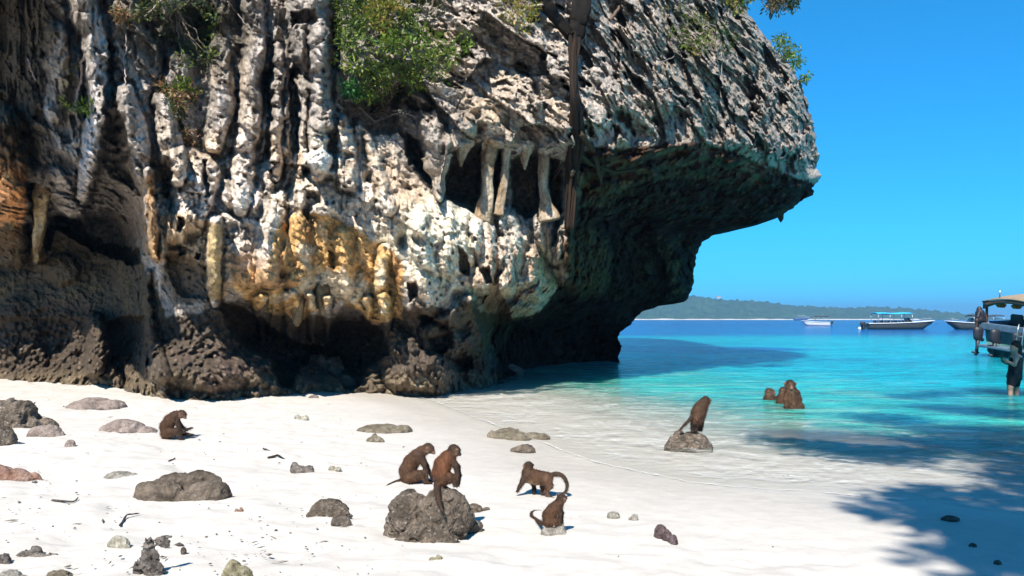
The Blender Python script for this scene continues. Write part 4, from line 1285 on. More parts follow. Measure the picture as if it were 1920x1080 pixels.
rock('small dark stone in the tree shade right of the flat one', (1816, 1016, 1832, 1026), 'dark', None, name='stone', cat='stone', group=G_ST, rough=0.12, nvox=24)
rock('lowest small dark stone in the tree shade at right', (1862, 1048, 1878, 1058), 'dark', None, name='stone', cat='stone', group=G_ST, rough=0.12, nvox=24)
rock('white and brown coral lump on the upper middle sand', (550, 773, 580, 788), 'cream', [(-0.5, 0, 0.2, 0.5, 0.6, 0.5), (0.5, 0, 0.2, 0.5, 0.6, 0.5)], name='stone', cat='stone', group=G_ST, rough=0.2, nvox=30)
rock('pale greenish coral piece left of the two rock monkeys', (614, 868, 641, 883), 'cream', [(-0.4, 0, 0.2, 0.6, 0.6, 0.5), (0.5, 0, 0.2, 0.45, 0.6, 0.4)], name='stone', cat='stone', group=G_ST, rough=0.25, nvox=30)
rock('dark chip of wood lying close to the sea cave', (577, 738, 599, 747), 'wood', [(0, 0, 0.2, 1, 0.5, 0.6)], name='driftwood', cat='driftwood', rough=0.15, nvox=30)
rock('rust-red scrap lying right of the big lobed rock', (439, 950, 457, 963), 'red', [(-0.5, 0, 0.3, 0.5, 0.5, 0.5), (0.5, 0.1, 0.4, 0.5, 0.5, 0.6)], name='stone', cat='stone', rough=0.3, nvox=26)
rock('dark round pebble between the stump and the domed rock', (338, 1024, 350, 1036), 'dark', None, name='stone', cat='stone', group=G_ST, rough=0.15, nvox=22)
# boulders at the foot of the cliff
rock('knobbly tan boulder in the mouth of the sea cave', (560, 668, 660, 726), 'brown', [(-0.3, 0, 0.3, 0.55, 0.7, 0.7), (0.3, 0.1, 0.35, 0.5, 0.6, 0.6), (0.0, -0.2, 0.1, 0.7, 0.6, 0.45)], name='boulder', cat='boulder', rough=0.22, nvox=70, fine=0.10, deep=0.6)
rock('small tan boulder right of the sea cave boulder', (622, 700, 672, 730), 'brown', None, name='boulder', cat='boulder', rough=0.2, deep=0.6, fine=0.10)
rock('dark crusted boulder left of the sea cave', (400, 640, 505, 728), 'brown', [(-0.2, 0, 0.3, 0.7, 0.7, 0.6), (0.2, -0.2, 0.1, 0.75, 0.7, 0.45)], name='boulder', cat='boulder', rough=0.22, nvox=80, fine=0.10, deep=0.5, mat=MAT_OYSTER)
rock('oyster-crusted boulder right of the sea cave', (690, 620, 800, 722), 'brown', [(0.2, 0.1, 0.45, 0.6, 0.7, 0.55), (-0.3, 0, 0.2, 0.6, 0.7, 0.4), (0.4, -0.2, 0.1, 0.6, 0.6, 0.35)], name='boulder', cat='boulder', rough=0.22, nvox=90, fine=0.10, deep=0.5, mat=MAT_OYSTER)
rock('low reddish boulder where the cliff meets the water', (925, 680, 985, 702), 'red', [(0, 0, 0.2, 0.9, 0.8, 0.7), (0.5, 0.1, 0.1, 0.5, 0.6, 0.6)], name='boulder', cat='boulder', rough=0.2, nvox=50, fine=0.08, deep=0.6, sea=True)
rock('low crusted ledge rock at the cliff foot beside the wet sand', (820, 688, 930, 712), 'tan', [(-0.4, 0, 0.1, 0.6, 0.8, 0.6), (0.4, 0.1, 0.2, 0.6, 0.7, 0.7)], name='boulder', cat='boulder', rough=0.2, nvox=60, fine=0.09, deep=0.4, sea=True)
rock('low dark ledge rock at the foot of the left cave', (170, 690, 235, 718), 'tan', None, name='boulder', cat='boulder', rough=0.2, fine=0.09, deep=0.5)


# two dry sticks and beach litter
def stick(label, pts, r):
    P = []
    for px, py, up in pts:
        g = ground(px, py); P.append((g.x, g.y, g.z + up))
    P = np.array(P)
    t = np.linspace(0, 1, 9); k = np.linspace(0, 1, len(P))
    Pi = np.stack([np.interp(t, k, P[:, i]) for i in range(3)], 1)
    c0 = Pi[0].copy()
    V, Q, T = tube(Pi - c0, np.linspace(r, r * 0.45, 9), 7)
    V = V + 0.25 * r * np.random.default_rng(int(pts[0][0])).normal(size=V.shape)
    cc = np.array(PAL['wood'][0]) * np.ones((len(V), 1))
    o = mesh_np('stick', V, Q, T, MAT_ROCK, col=cc)
    o.location = c0
    tag(o, label, 'stick', 'dry sticks on the sand')


stick('thin dry stick, upper of the two left of the driftwood scrap', [(494, 844, 0.02), (505, 849, 0.02), (513, 853, 0.02)], 0.012)
stick('forked dry stick, lower of the two left of the driftwood scrap', [(502, 860, 0.01), (520, 858, 0.03), (533, 863, 0.02)], 0.014)
stick('long thin bleached twig below the reddish ledge', [(98, 941, 0.01), (120, 944, 0.02), (140, 943, 0.01), (146, 937, 0.02)], 0.009)
stick('curved twig half buried left of the rounded cream stone', [(225, 985, 0.0), (238, 970, 0.02), (260, 965, 0.01)], 0.008)
stick('short dark twig above the big lobed rock', [(316, 867, 0.01), (328, 863, 0.02)], 0.012)


def litter():
    """crumbs of coral, leaf and wood, too many to count"""
    rng = np.random.default_rng(5)
    parts, cols = [], []
    ico = np.array([[1, 0, 0], [-1, 0, 0], [0, 1, 0], [0, -1, 0], [0, 0, 1], [0, 0, -0.6]], float)
    tri = np.array([[0, 2, 4], [2, 1, 4], [1, 3, 4], [3, 0, 4], [2, 0, 5], [1, 2, 5], [3, 1, 5], [0, 3, 5]])
    pal = np.array([[0.15, 0.12, 0.09], [0.22, 0.18, 0.145], [0.30, 0.26, 0.21], [0.36, 0.32, 0.27], [0.09, 0.075, 0.06]])
    n = 0
    while n < 600:
        px = rng.uniform(-60, 1500 if rng.random() < 0.25 else 780); py = 722 + 390 * rng.random() ** 1.3
        g = ground(px, py)
        s = shore_1(g.x, g.y)
        if s < 1.6 or (px > 700 and rng.random() < 0.75): continue
        if float(noise3(g.x * 0.9, g.y * 0.9, 0, 3)) + rng.uniform(-0.5, 0.5) < 0: continue
        r = rng.lognormal(-4.85, 0.45)
        long_ = rng.random() < 0.25
        sc = np.array([r * (3.5 if long_ else 1.3), r * (0.5 if long_ else 0.9), r * 0.55])
        a = rng.uniform(0, 6.28)
        v = ico * rng.uniform(0.7, 1.2, size=(6, 1)) * sc
        v = v @ np.array([[math.cos(a), math.sin(a), 0], [-math.sin(a), math.cos(a), 0], [0, 0, 1]])
        parts.append((v + np.array(g) + (0, 0, r * 0.2), [], tri)); cols.append(np.repeat(pal[rng.integers(0, 5)][None], 6, 0))
        n += 1
    V, Q, T = join_geo(parts)
    o = mesh_np('beach_debris', V, Q, T, MAT_ROCK, col=np.concatenate(cols), smooth=False)
    tag(o, 'crumbs of coral, shell and wood strewn over the dry sand', kind='stuff')


litter()
# ------------------------------------------------------------------ monkeys and people, grown as one skin each
MAT_FUR = attr_mat('macaque_fur', 0.75, 0.35, 90.0, 0.5, 0.25, 0.006)
MAT_HAIRS = attr_mat('macaque_hairs', 0.7, 0.25, 60.0, 0.0, 0.25, trans=0.15)
MAT_SKIN = attr_mat('bare_skin', 0.5, 0.08, 60.0, 0.1, 0.35)
MAT_EYE = simple_mat('dark_eye', (0.012, 0.008, 0.006), 0.15, 0.0)
BROWN = (0.115, 0.062, 0.034); BACK = (0.058, 0.036, 0.022); PALE = (0.34, 0.23, 0.15); LIMB = (0.075, 0.047, 0.032); FACE = (0.36, 0.21, 0.16); DARK = (0.038, 0.025, 0.018); REDB = (0.165, 0.070, 0.033)


def grow(caps, h, noise_amp=0.0, k=0.02, seed=0):
    """smooth union of tapered capsules (p, q, r1, r2, colour) -> vertices, quads, colours"""
    P = np.array([c_[0] for c_ in caps], f4); Qp = np.array([c_[1] for c_ in caps], f4)
    R = np.array([[c_[2], c_[3]] for c_ in caps], f4)
    lo = np.minimum(P - R[:, :1], Qp - R[:, 1:]).min(0) - 3 * h - k; hi = np.maximum(P + R[:, :1], Qp + R[:, 1:]).max(0) + 3 * h + k
    n = np.ceil((hi - lo) / h).astype(int) + 1
    X, Y, Z = [lo[i] + h * np.arange(n[i], dtype=f4) for i in range(3)]
    S = np.full(n, 9.0, f4)
    for i in range(len(caps)):
        rm = R[i].max() + k + 3 * h
        a = np.minimum(P[i], Qp[i]) - rm; b = np.maximum(P[i], Qp[i]) + rm
        sl = tuple(slice(max(0, int((a[j] - lo[j]) / h)), min(n[j], int((b[j] - lo[j]) / h) + 2)) for j in range(3))
        x, y, z = np.meshgrid(X[sl[0]], Y[sl[1]], Z[sl[2]], indexing='ij')
        e = Qp[i] - P[i]
        t = np.clip(((x - P[i, 0]) * e[0] + (y - P[i, 1]) * e[1] + (z - P[i, 2]) * e[2]) / (e @ e + 1e-9), 0, 1)
        d = np.sqrt((x - P[i, 0] - e[0] * t) ** 2 + (y - P[i, 1] - e[1] * t) ** 2 + (z - P[i, 2] - e[2] * t) ** 2) - (R[i, 0] + (R[i, 1] - R[i, 0]) * t)
        kk = min(k, 0.9 * R[i].min())
        S[sl] = smin(S[sl], d, kk)
    if noise_amp:
        x, y, z = np.meshgrid(X, Y, Z, indexing='ij')
        S = S + noise_amp * fbm(x / (8 * h), y / (8 * h), z / (8 * h), 2, seed)
    V, Q = surface_nets(S, lo, h)
    # colour: blend of the nearest bones
    W = np.zeros(len(V), f4); Cc = np.zeros((len(V), 3), f4)
    for i in range(len(caps)):
        e = Qp[i] - P[i]
        t = np.clip(((V - P[i]) @ e) / (e @ e + 1e-9), 0, 1)
        d = np.linalg.norm(V - P[i] - t[:, None] * e, axis=1) - (R[i, 0] + (R[i, 1] - R[i, 0]) * t)
        w = np.exp(-np.clip(d, -0.5 * h, 9) / (1.6 * h))
        W += w; Cc += w[:, None] * np.array(caps[i][4], f4)
    return V, Q, Cc / (W[:, None] + 1e-12)


def vnormals(V, Q):
    n = np.cross(V[Q[:, 2]] - V[Q[:, 0]], V[Q[:, 3]] - V[Q[:, 1]])
    N = np.zeros_like(V)
    for k in range(4): np.add.at(N, Q[:, k], n)
    return N / (np.linalg.norm(N, axis=1)[:, None] + 1e-9)


def chain(pts, col, taper=None):
    """bones along a list of (u, v, y, r)"""
    return [(a, b, col) for a, b in zip(pts[:-1], pts[1:])]


def monkey(label, anchor, Y, bones, tail=None, head=None, seed=1, group='macaques on the beach', face=FACE, tailcol=LIMB, fur=5200, back=BACK, fat=1.2):
    """bones: lists of (u, v, y, r) in photo pixels from the anchor; u right, v up, y away from the camera"""
    ax, ay = anchor
    s = Y / F

    def W(p):
        d = Y + p[2] * s
        q_ = at(ax + p[0], ay - p[1], d)
        return np.array(q_, f4)
    org = W((0, 0, 0))
    caps = []
    for pts, col in bones:
        for a, b in zip(pts[:-1], pts[1:]):
            g_ = fat if a[3] >= 6.5 else 1.08
            caps.append((W(a) - org, W(b) - org, a[3] * s * g_, b[3] * s * g_, col))
    if tail:
        tp = []
        for p in tail:
            tp.append((np.array(ground(ax + p[0], ay - p[1], p[3] * s * 0.7), f4) if p[2] == 'g' else W(p), p[3] * s))
        k = np.arange(len(tp)); t = np.linspace(0, len(tp) - 1, 6 * (len(tp) - 1) + 1)
        A = np.array([q_[0] for q_ in tp]); Rr = np.array([q_[1] for q_ in tp])
        # Catmull-Rom
        B = []
        for q_ in t:
            i = min(int(q_), len(tp) - 2); f = q_ - i
            p0, p1, p2, p3 = A[max(i - 1, 0)], A[i], A[i + 1], A[min(i + 2, len(tp) - 1)]
            B.append(0.5 * (2 * p1 + (p2 - p0) * f + (2 * p0 - 5 * p1 + 4 * p2 - p3) * f * f + (3 * p1 - p0 - 3 * p2 + p3) * f ** 3))
        rr = np.interp(t, k, Rr)
        for i in range(len(B) - 1):
            caps.append((B[i] - org, B[i + 1] - org, rr[i], rr[i + 1], tailcol))
    eyes = []
    if head:
        u, v, y, r, (fx, fz, fy) = head          # centre, radius, facing (right, up, away)
        f = np.array([fx, fy, fz], f4); f /= np.linalg.norm(f)
        side = np.cross(f, (0, 0, 1)); side /= np.linalg.norm(side) + 1e-9
        upv = np.cross(side, f)
        c_ = W((u, v, y)) - org; R_ = r * s
        caps.append((c_ - f * R_ * 0.15, c_ + f * R_ * 0.1, R_ * 0.98, R_ * 0.9, back))
        caps.append((c_ + f * R_ * 0.55 - upv * R_ * 0.05, c_ + f * R_ * 0.62 - upv * R_ * 0.15, R_ * 0.50, R_ * 0.46, face))
        caps.append((c_ + f * R_ * 0.7 - upv * R_ * 0.32, c_ + f * R_ * 1.22 - upv * R_ * 0.45, R_ * 0.42, R_ * 0.32, face))
        caps.append((c_ + f * R_ * 0.68 + upv * R_ * 0.33 - side * R_ * 0.35, c_ + f * R_ * 0.68 + upv * R_ * 0.33 + side * R_ * 0.35, R_ * 0.2, R_ * 0.2, back))
        for sg in (-1, 1):
            caps.append((c_ + side * sg * R_ * 0.85 + upv * R_ * 0.05, c_ + side * sg * R_ * 1.08 + upv * R_ * 0.18 - f * R_ * 0.12, R_ * 0.22, R_ * 0.24, face))
            caps.append((c_ + side * sg * R_ * 0.6 - upv * R_ * 0.35, c_ + side * sg * R_ * 0.7 - upv * R_ * 0.5, R_ * 0.4, R_ * 0.3, PALE))
            eyes.append(c_ + f * R_ * 0.98 + side * sg * R_ * 0.24 + upv * R_ * 0.12)
    h = 0.85 * s
    V, Q, Cc = grow(caps, h, 0.25 * s, 3.2 * s, seed)
    N = vnormals(V, Q)
    # darker along the back, paler below, as the coat is
    Cc = 0.56 * Cc * np.array([1.08, 0.98, 0.88], f4) * (1 - 0.28 * np.clip(N[:, 2:3], 0, 1)) * (1 + 0.6 * np.clip(-N[:, 2:3], 0, 1))
    Cc = Cc * (1 + 0.8 * fbm(V[:, 0] * 22, V[:, 1] * 22, V[:, 2] * 14, 4, seed))[:, None]
    o = mesh_np('macaque', V, Q, mat=MAT_FUR, col=Cc)
    o.location = org
    tag(o, label, 'monkey', group)
    rng = np.random.default_rng(seed)
    ok = np.nonzero(~(Cc[:, 0] > 0.125))[0]
    i = rng.choice(ok, fur)
    n = N[i]; p = V[i]
    flow = n * 0.75 + np.array([0, 0, -0.8]) + rng.normal(0, 0.25, n.shape)
    flow /= np.linalg.norm(flow, axis=1)[:, None]
    side = np.cross(n, flow); side /= np.linalg.norm(side, axis=1)[:, None] + 1e-9
    L = (rng.uniform(2.0, 5.4, len(i)) * s)[:, None]
    w_ = 0.30 * s
    HV = np.concatenate([p - side * w_ - n * 0.2 * s, p + side * w_ - n * 0.2 * s, p + flow * L])
    m = len(i)
    HT = np.stack([np.arange(m), np.arange(m) + m, np.arange(m) + 2 * m], 1)
    hc = Cc[i] * rng.uniform(0.35, 2.0, (m, 1)) * (1 + 0.35 * n[:, 2:3])  # upward hairs lighter, lower ones darker: top light put into the colour
    mesh_np('fur', HV, None, HT, MAT_HAIRS, o, np.concatenate([hc, hc, hc * 1.15]))
    for e_ in eyes:
        bm = bmesh.new()
        bmesh.ops.create_icosphere(bm, subdivisions=1, radius=head[3] * s * 0.13, matrix=Matrix.Translation(e_))
        bm_obj('eye', bm, MAT_EYE, o, True)
    return o


def digits(u, v, y, dirs, r, col=DARK):
    """five short fingers spread from a hand or foot"""
    return [([(u, v, y, r), (u + a, v + b, y + c_, r * 0.55)], col) for a, b, c_ in dirs]


FING = [(4.2, -0.6, -2.2), (5.0, -0.6, -0.9), (5.2, -0.6, 0.4), (4.6, -0.6, 1.7), (2.0, -0.4, -3.4)]
FINB = [(1.4, -1.0, 3.0), (0.4, -1.0, 3.4), (-0.6, -1.0, 3.2), (-1.6, -1.0, 2.6), (2.6, -0.6, 1.0)]
FINL = [(-3.6, -0.8, -2.0), (-4.4, -0.8, -0.9), (-4.5, -0.8, 0.4), (-3.9, -0.8, 1.7), (-1.4, -0.4, -3.2)]

# a - alone on the left, legs stretched out
gA = ground(322, 821)
monkey('lone brown monkey sitting on the sand at left with legs stretched out', (322, 821), gA.y + 0.05, [
    ([(-9, 9.5, 0, 9.5), (-9.5, 22, 0, 9.8), (-3, 33, 0, 9.2), (6, 41, 0, 7.5), (14, 44.5, 0, 5.6)], BROWN),
    ([(-7, 10, -5, 8), (4, 11, -5, 6)], BROWN),
    ([(-3, 11, -6, 6), (9.5, 14.5, -7, 4.2), (15, 4, -7, 3), (20, -3.5, -7, 2.2)], LIMB),
    ([(-3, 9, 5, 6), (13, 10, 5, 4), (30, 6.5, 5, 2.8), (38, 6, 5, 2.0)], DARK),
    ([(7, 39, -6, 5), (12, 25, -7, 3.4), (18, 12, -4, 2.6), (23, 10, -3, 2.2)], LIMB),
    ([(8, 38, 5, 5), (16, 24, 6, 3.2), (27, 15, 3, 2.4), (36, 18.5, 3, 1.8)], DARK)]
    + digits(20, -3.5, -7, [(4, -1.5, -1.5), (4.5, -1, 0), (4, -0.8, 1.2), (3.4, -0.6, 2.2), (1, -1, -2.6)], 1.3) + digits(38, 6, 5, [(4.2, 0.6, -1), (4.4, 0.4, 0), (4, 0.2, 1), (3.4, 0, 2), (2, 0.5, -2.4)], 1.2)
    + digits(36, 18.5, 3, [(4, 1.2, -1), (4.2, 0.9, 0), (3.8, 0.6, 1), (3.2, 0.4, 2), (1.5, -1, -2)], 1.0),
    head=(20, 44.5, 0, 7.4, (0.85, -0.42, -0.2)), seed=11)

# b - sitting behind the boulder
gB = ground(780, 908)
monkey('brown monkey sitting on the sand behind the large boulder, face to the water', (779.4, 906.7), gB.y + 0.05, [
    ([(-15, 10, 0, 11), (-16, 24, 0, 12.5), (-8, 40, 0, 12.5), (2, 51, 0, 11), (11, 60, 0, 8.5), (18, 64, 0, 7)], BROWN),
    ([(-13, 11, -7, 9), (2, 15, -8, 8), (10, 18, -8, 6)], BROWN), ([(10, 18, -8, 6), (15, 9, -8, 3.6), (18, 2.5, -8, 2.8), (26, 1.5, -8, 2.2)], LIMB),
    ([(-8, 10, 7, 9), (12, 17, 8, 6), (20, 6, 8, 3.2), (30, 3, 8, 2.4)], DARK),
    ([(8, 54, -8, 6.5), (15, 38, -9, 4.6), (19, 24, -7, 3.6), (22, 8, -7, 2.6)], LIMB),
    ([(10, 53, 7, 6), (20, 34, 8, 4), (28, 18, 6, 3), (30, 10, 6, 2.6)], DARK)]
    + digits(26, 1.5, -8, FING, 1.4) + digits(22, 8, -7, [(2.5, -5, -1.5), (3, -5, 0), (2.8, -5, 1.2), (2, -4.6, 2.2), (0.2, -3.6, -2.6)], 1.2) + digits(30, 3, 8, FING, 1.4),
    tail=[(-22, 6, 2, 4.2), (-36, 2, -4, 3.5), (-48, -3, -22, 3.1), (-56, -9, -40, 2.9), (-61, -17, -55, 2.6), (-60, -24, -62, 1.8)],
    head=(24.5, 66, 0, 10, (0.9, -0.3, -0.12)), seed=12)

# c - on the boulder, back turned
yC = ROCK_C.location.y + 0.02
monkey('reddish-brown monkey sitting on top of the large boulder, back turned', (840.5, 911), yC, [
    ([(-12, 12, -2, 12), (-14, 26, -2, 13.5), (-10, 40, 0, 14), (-1, 52, 0, 12), (7, 61, 0, 9)], REDB),
    ([(-14, 14, -8, 9.5), (2, 17, -7, 7), (9, 16, -6, 5.2)], BROWN), ([(9, 16, -6, 5), (11, 7, -8, 3.4), (12, 2, -9, 2.8), (16, 0, -10, 2.2)], LIMB),
    ([(-6, 12, 8, 9), (14, 15, 10, 5), (18, 3, 9, 3)], DARK),
    ([(4, 53, -4, 6.5), (14, 38, -6, 4.8), (17, 22, -5, 3.8), (17, 6, -6, 2.8)], LIMB),
    ([(4, 53, 8, 6), (18, 36, 9, 4.2), (21, 20, 8, 3.4), (20, 5, 8, 2.6)], DARK),
    ([(-15, 10, -6, 9), (-20, 2, -7, 6)], BROWN)]
    + digits(16, 0, -10, FING, 1.4) + digits(17, 6, -6, [(3, -4, -1.5), (3.4, -4, 0), (3, -4, 1.2), (2.2, -3.6, 2.2), (0.4, -3, -2.6)], 1.3),
    tail=[(-19, 6, -6, 5.5), (-21, -6, -22, 5.0), (-20, -18, -42, 4.2), (-17, -31, -58, 3.2), (-11, -47, -72, 1.6)],
    head=(11.5, 67, 0, 11.2, (0.62, -0.25, 0.42)), seed=13, face=(0.24, 0.15, 0.11))

# d - walking away, tail looped
gD = ground(1003, 929)
monkey('brown monkey walking away on all fours with a looped tail', (1003, 927), gD.y, [
    ([(-13, 42, 6, 9), (-12, 37, 4, 10.5), (3, 33, 0, 10.5), (14, 31, -2, 10), (22, 31, -4, 9.5)], BROWN),
    ([(-11, 30, 2, 8), (4, 27, 0, 8.5)], PALE),
    ([(-16, 36, -2, 6.5), (-22, 26, -4, 4.6), (-28, 16, -5, 3.2), (-32, 7.5, -5, 2.6)], LIMB),
    ([(-8, 34, 10, 6.5), (-3, 22, 12, 4.2), (-1, 10, 12, 3.2), (-2, 1, 12, 2.6)], DARK),
    ([(22, 29, -8, 9), (27, 16, -9, 6), (21, 5, -9, 3.4), (25, -3, -12, 2.6), (31, -5.5, -14, 2)], (0.17, 0.10, 0.065)),
    ([(18, 29, 4, 8.5), (16, 16, 6, 5.4), (14, 5, 6, 3.2), (15, 0, 4, 2.6)], LIMB)]
    + digits(-32, 7.5, -5, [(-3, -2.6, -1.5), (-3.4, -2.2, 0), (-3, -2, 1.2), (-2, -2, 2.4), (0, -2.5, -2.6)], 1.3) + digits(31, -5.5, -14, FING, 1.3),
    tail=[(28, 34, -5, 3.6), (38, 38.5, -6, 3.1), (48, 37, -7, 2.8), (56, 30, -8, 2.6), (60.5, 18, -9, 2.4), (58, 6, -10, 2.1), (50, 0, -10, 1.7), (42, -1, -10, 1.3)],
    head=(-12.6, 53, 9, 9.2, (-0.35, -0.2, 0.85)), seed=14)

# e - young one on a stone
yE = ROCK_E.location.y + 0.02
monkey('smallest monkey, sitting on the pale stone with its tail curled on the sand', (1034.5, 985.4), yE, [
    ([(-6, 8, 0, 9), (-5, 19, 0, 10.5), (3, 30, 0, 10), (11, 38, 0, 8.5), (15, 44, 0, 6.8)], BROWN),
    ([(-6, 8, -5, 7.5), (4, 9, -6, 6), (9, 9, -6, 4.2)], BROWN), ([(9, 9, -6, 4), (10, 1, -7, 2.8), (15, -3, -8, 2.2)], LIMB),
    ([(12, 37, -5, 5.2), (16, 24, -6, 3.6), (15, 11, -6, 2.9), (17, -4, -8, 2.2)], LIMB),
    ([(13, 36, 5, 5), (19, 24, 6, 3.4), (19, 10, 5, 2.6), (20, 2, 4, 2.2)], DARK)]
    + digits(15, -3, -8, FING, 1.2) + digits(17, -4, -8, [(2.5, -3, -1.5), (3, -3, 0), (2.6, -3, 1.2), (1.8, -2.6, 2.2), (0, -2, -2.2)], 1.1),
    tail=[(-12, 6, 3, 3.4), (-18, 5, 16, 3.0), (-30, 12, 'g', 2.5), (-38, 19, 'g', 2.3), (-37, 25, 'g', 2.0), (-28, 27.5, 'g', 1.8), (-19, 27, 'g', 1.4)],
    head=(19, 50.5, 1, 8.8, (0.55, 0.2, 0.5)), seed=15)

# f - standing on the rock in the shallows
yF = ROCK_F.location.y + 0.0
monkey('dark monkey standing on the rock in the shallows, seen from behind', (1306.7, 808), yF, [
    ([(0, 24, -6, 9.2), (2, 33, -3, 10.4), (6, 42, 3, 10), (11, 49, 8, 8.5), (15, 53, 10, 6.5)], (0.115, 0.068, 0.042)),
    ([(0, 26, -6, 9), (3, 22, -6, 7)], (0.20, 0.105, 0.065)),
    ([(-5, 24, -7, 6), (-7, 14, -8, 4), (-8, 6, -6, 3), (-8, 1, -8, 2.8)], DARK),
    ([(3, 24, -7, 6), (1, 14, -8, 4), (-1.5, 6, -6, 3), (-1.5, 1, -8, 2.8)], DARK),
    ([(13, 44, 4, 5.5), (12, 30, 4, 4), (9, 14, 4, 3.2), (7.5, 2, 3, 2.6)], LIMB),
    ([(6, 44, 12, 5), (3, 30, 14, 3.8), (3, 14, 14, 3), (4, 3, 13, 2.6)], DARK)]
    + digits(-8, 1, -8, [(-1.5, -0.5, -2.8), (-0.5, -0.5, -3.2), (0.5, -0.5, -3.2), (1.5, -0.5, -2.8), (2.2, -0.4, -1)], 1.3) + digits(-1.5, 1, -8, [(-1.5, -0.5, -2.8), (-0.5, -0.5, -3.2), (0.5, -0.5, -3.2), (1.5, -0.5, -2.8), (2.2, -0.4, -1)], 1.3)
    + digits(7.5, 2, 3, [(1.5, -0.6, 2.8), (2.5, -0.6, 2.4), (3, -0.6, 1.4), (3.2, -0.6, 0.4), (1, -0.6, -2.4)], 1.2),
    tail=[(-6, 31, -9, 2.8), (-10, 26, -11, 2.3), (-16, 19, -12, 2.0), (-24, 11, -12, 1.8), (-31, 3, -11, 1.4)],
    head=(17, 57, 11, 8.4, (0.5, -0.2, 0.75)), seed=16, face=(0.24, 0.15, 0.11))

# g - three bathing together
gG = seapt(1486, 766)
monkey('largest of the bathing monkeys, sitting upright in the shallows facing the beach', (1486.7, 766), gG.y, [
    ([(0, -6, 0, 13), (0, 8, 0, 13), (-1, 20, 0, 12.2), (-3, 31, 0, 10.5), (-5, 38, -1, 8.5)], (0.12, 0.072, 0.046)),
    ([(-3, 30, -5, 7), (-1, 12, -6, 9)], (0.16, 0.095, 0.06)),
    ([(7, 29, -1, 6), (11, 16, -5, 4.6), (8, 4, -8, 3.4), (5, -4, -9, 2.6)], BROWN),
    ([(-10, 28, -1, 6), (-14, 16, -5, 4.4), (-12, 5, -8, 3.2), (-10, -4, -9, 2.6)], BROWN),
    ([(4, 0, -6, 8), (14, 4, -10, 6), (12, -8, -12, 4)], BROWN)],
    tail=[(8, 3, 0, 3.6), (14, -3, -10, 3.0), (20, -9, -22, 2.5), (25, -17, -34, 1.6)],
    head=(-5, 44.5, -2, 9.4, (-0.12, -0.15, -0.95)), seed=17, group='macaques bathing in the shallows', fat=1.02)
gH = seapt(1466, 758)
monkey('middle one of the three bathing monkeys, pressed against the largest', (1466, 758), gH.y + 0.1, [
    ([(1, -6, 0, 9.5), (2, 4, 0, 9.8), (3, 14, 0, 8.2), (4, 20, 0, 6.4)], (0.14, 0.08, 0.05)),
    ([(6, 14, -2, 4.6), (12, 9, -5, 3.2), (15, 2, -6, 2.4)], BROWN), ([(-3, 13, -2, 4.6), (-6, 4, -4, 3.2), (-5, -4, -5, 2.4)], BROWN)],
    tail=[(-5, -1, 0, 2.4), (-14, -2.0, 1, 2.0), (-24, -3, 3, 1.7), (-31, -3.5, 4, 1.2)],
    head=(3.5, 25.5, -1, 7.2, (0.75, 0.0, -0.5)), seed=18, group='macaques bathing in the shallows', fur=3600)
gI = seapt(1443, 750)
monkey('small monkey, left of the bathing three, only head and shoulders above water', (1443, 750), gI.y + 0.05, [
    ([(-1, -8, 0, 8), (-1, 2, 0, 8), (0, 10, 0, 6)], (0.115, 0.068, 0.044)),
    ([(4, 6, -2, 3.6), (10, 5, -3, 2.6), (16, 5.5, -2, 2)], LIMB), ([(-5, 5, -2, 3.4), (-8, -4, -3, 2.4)], LIMB)],
    tail=[(-6, -3, -2, 2), (-12, -6, -10, 1.8), (-19, -9, -18, 1.6), (-26, -14, -30, 1.2)],
    head=(0.5, 15.5, 0, 7.4, (0.72, 0.05, -0.55)), seed=19, group='macaques bathing in the shallows', fur=2800)


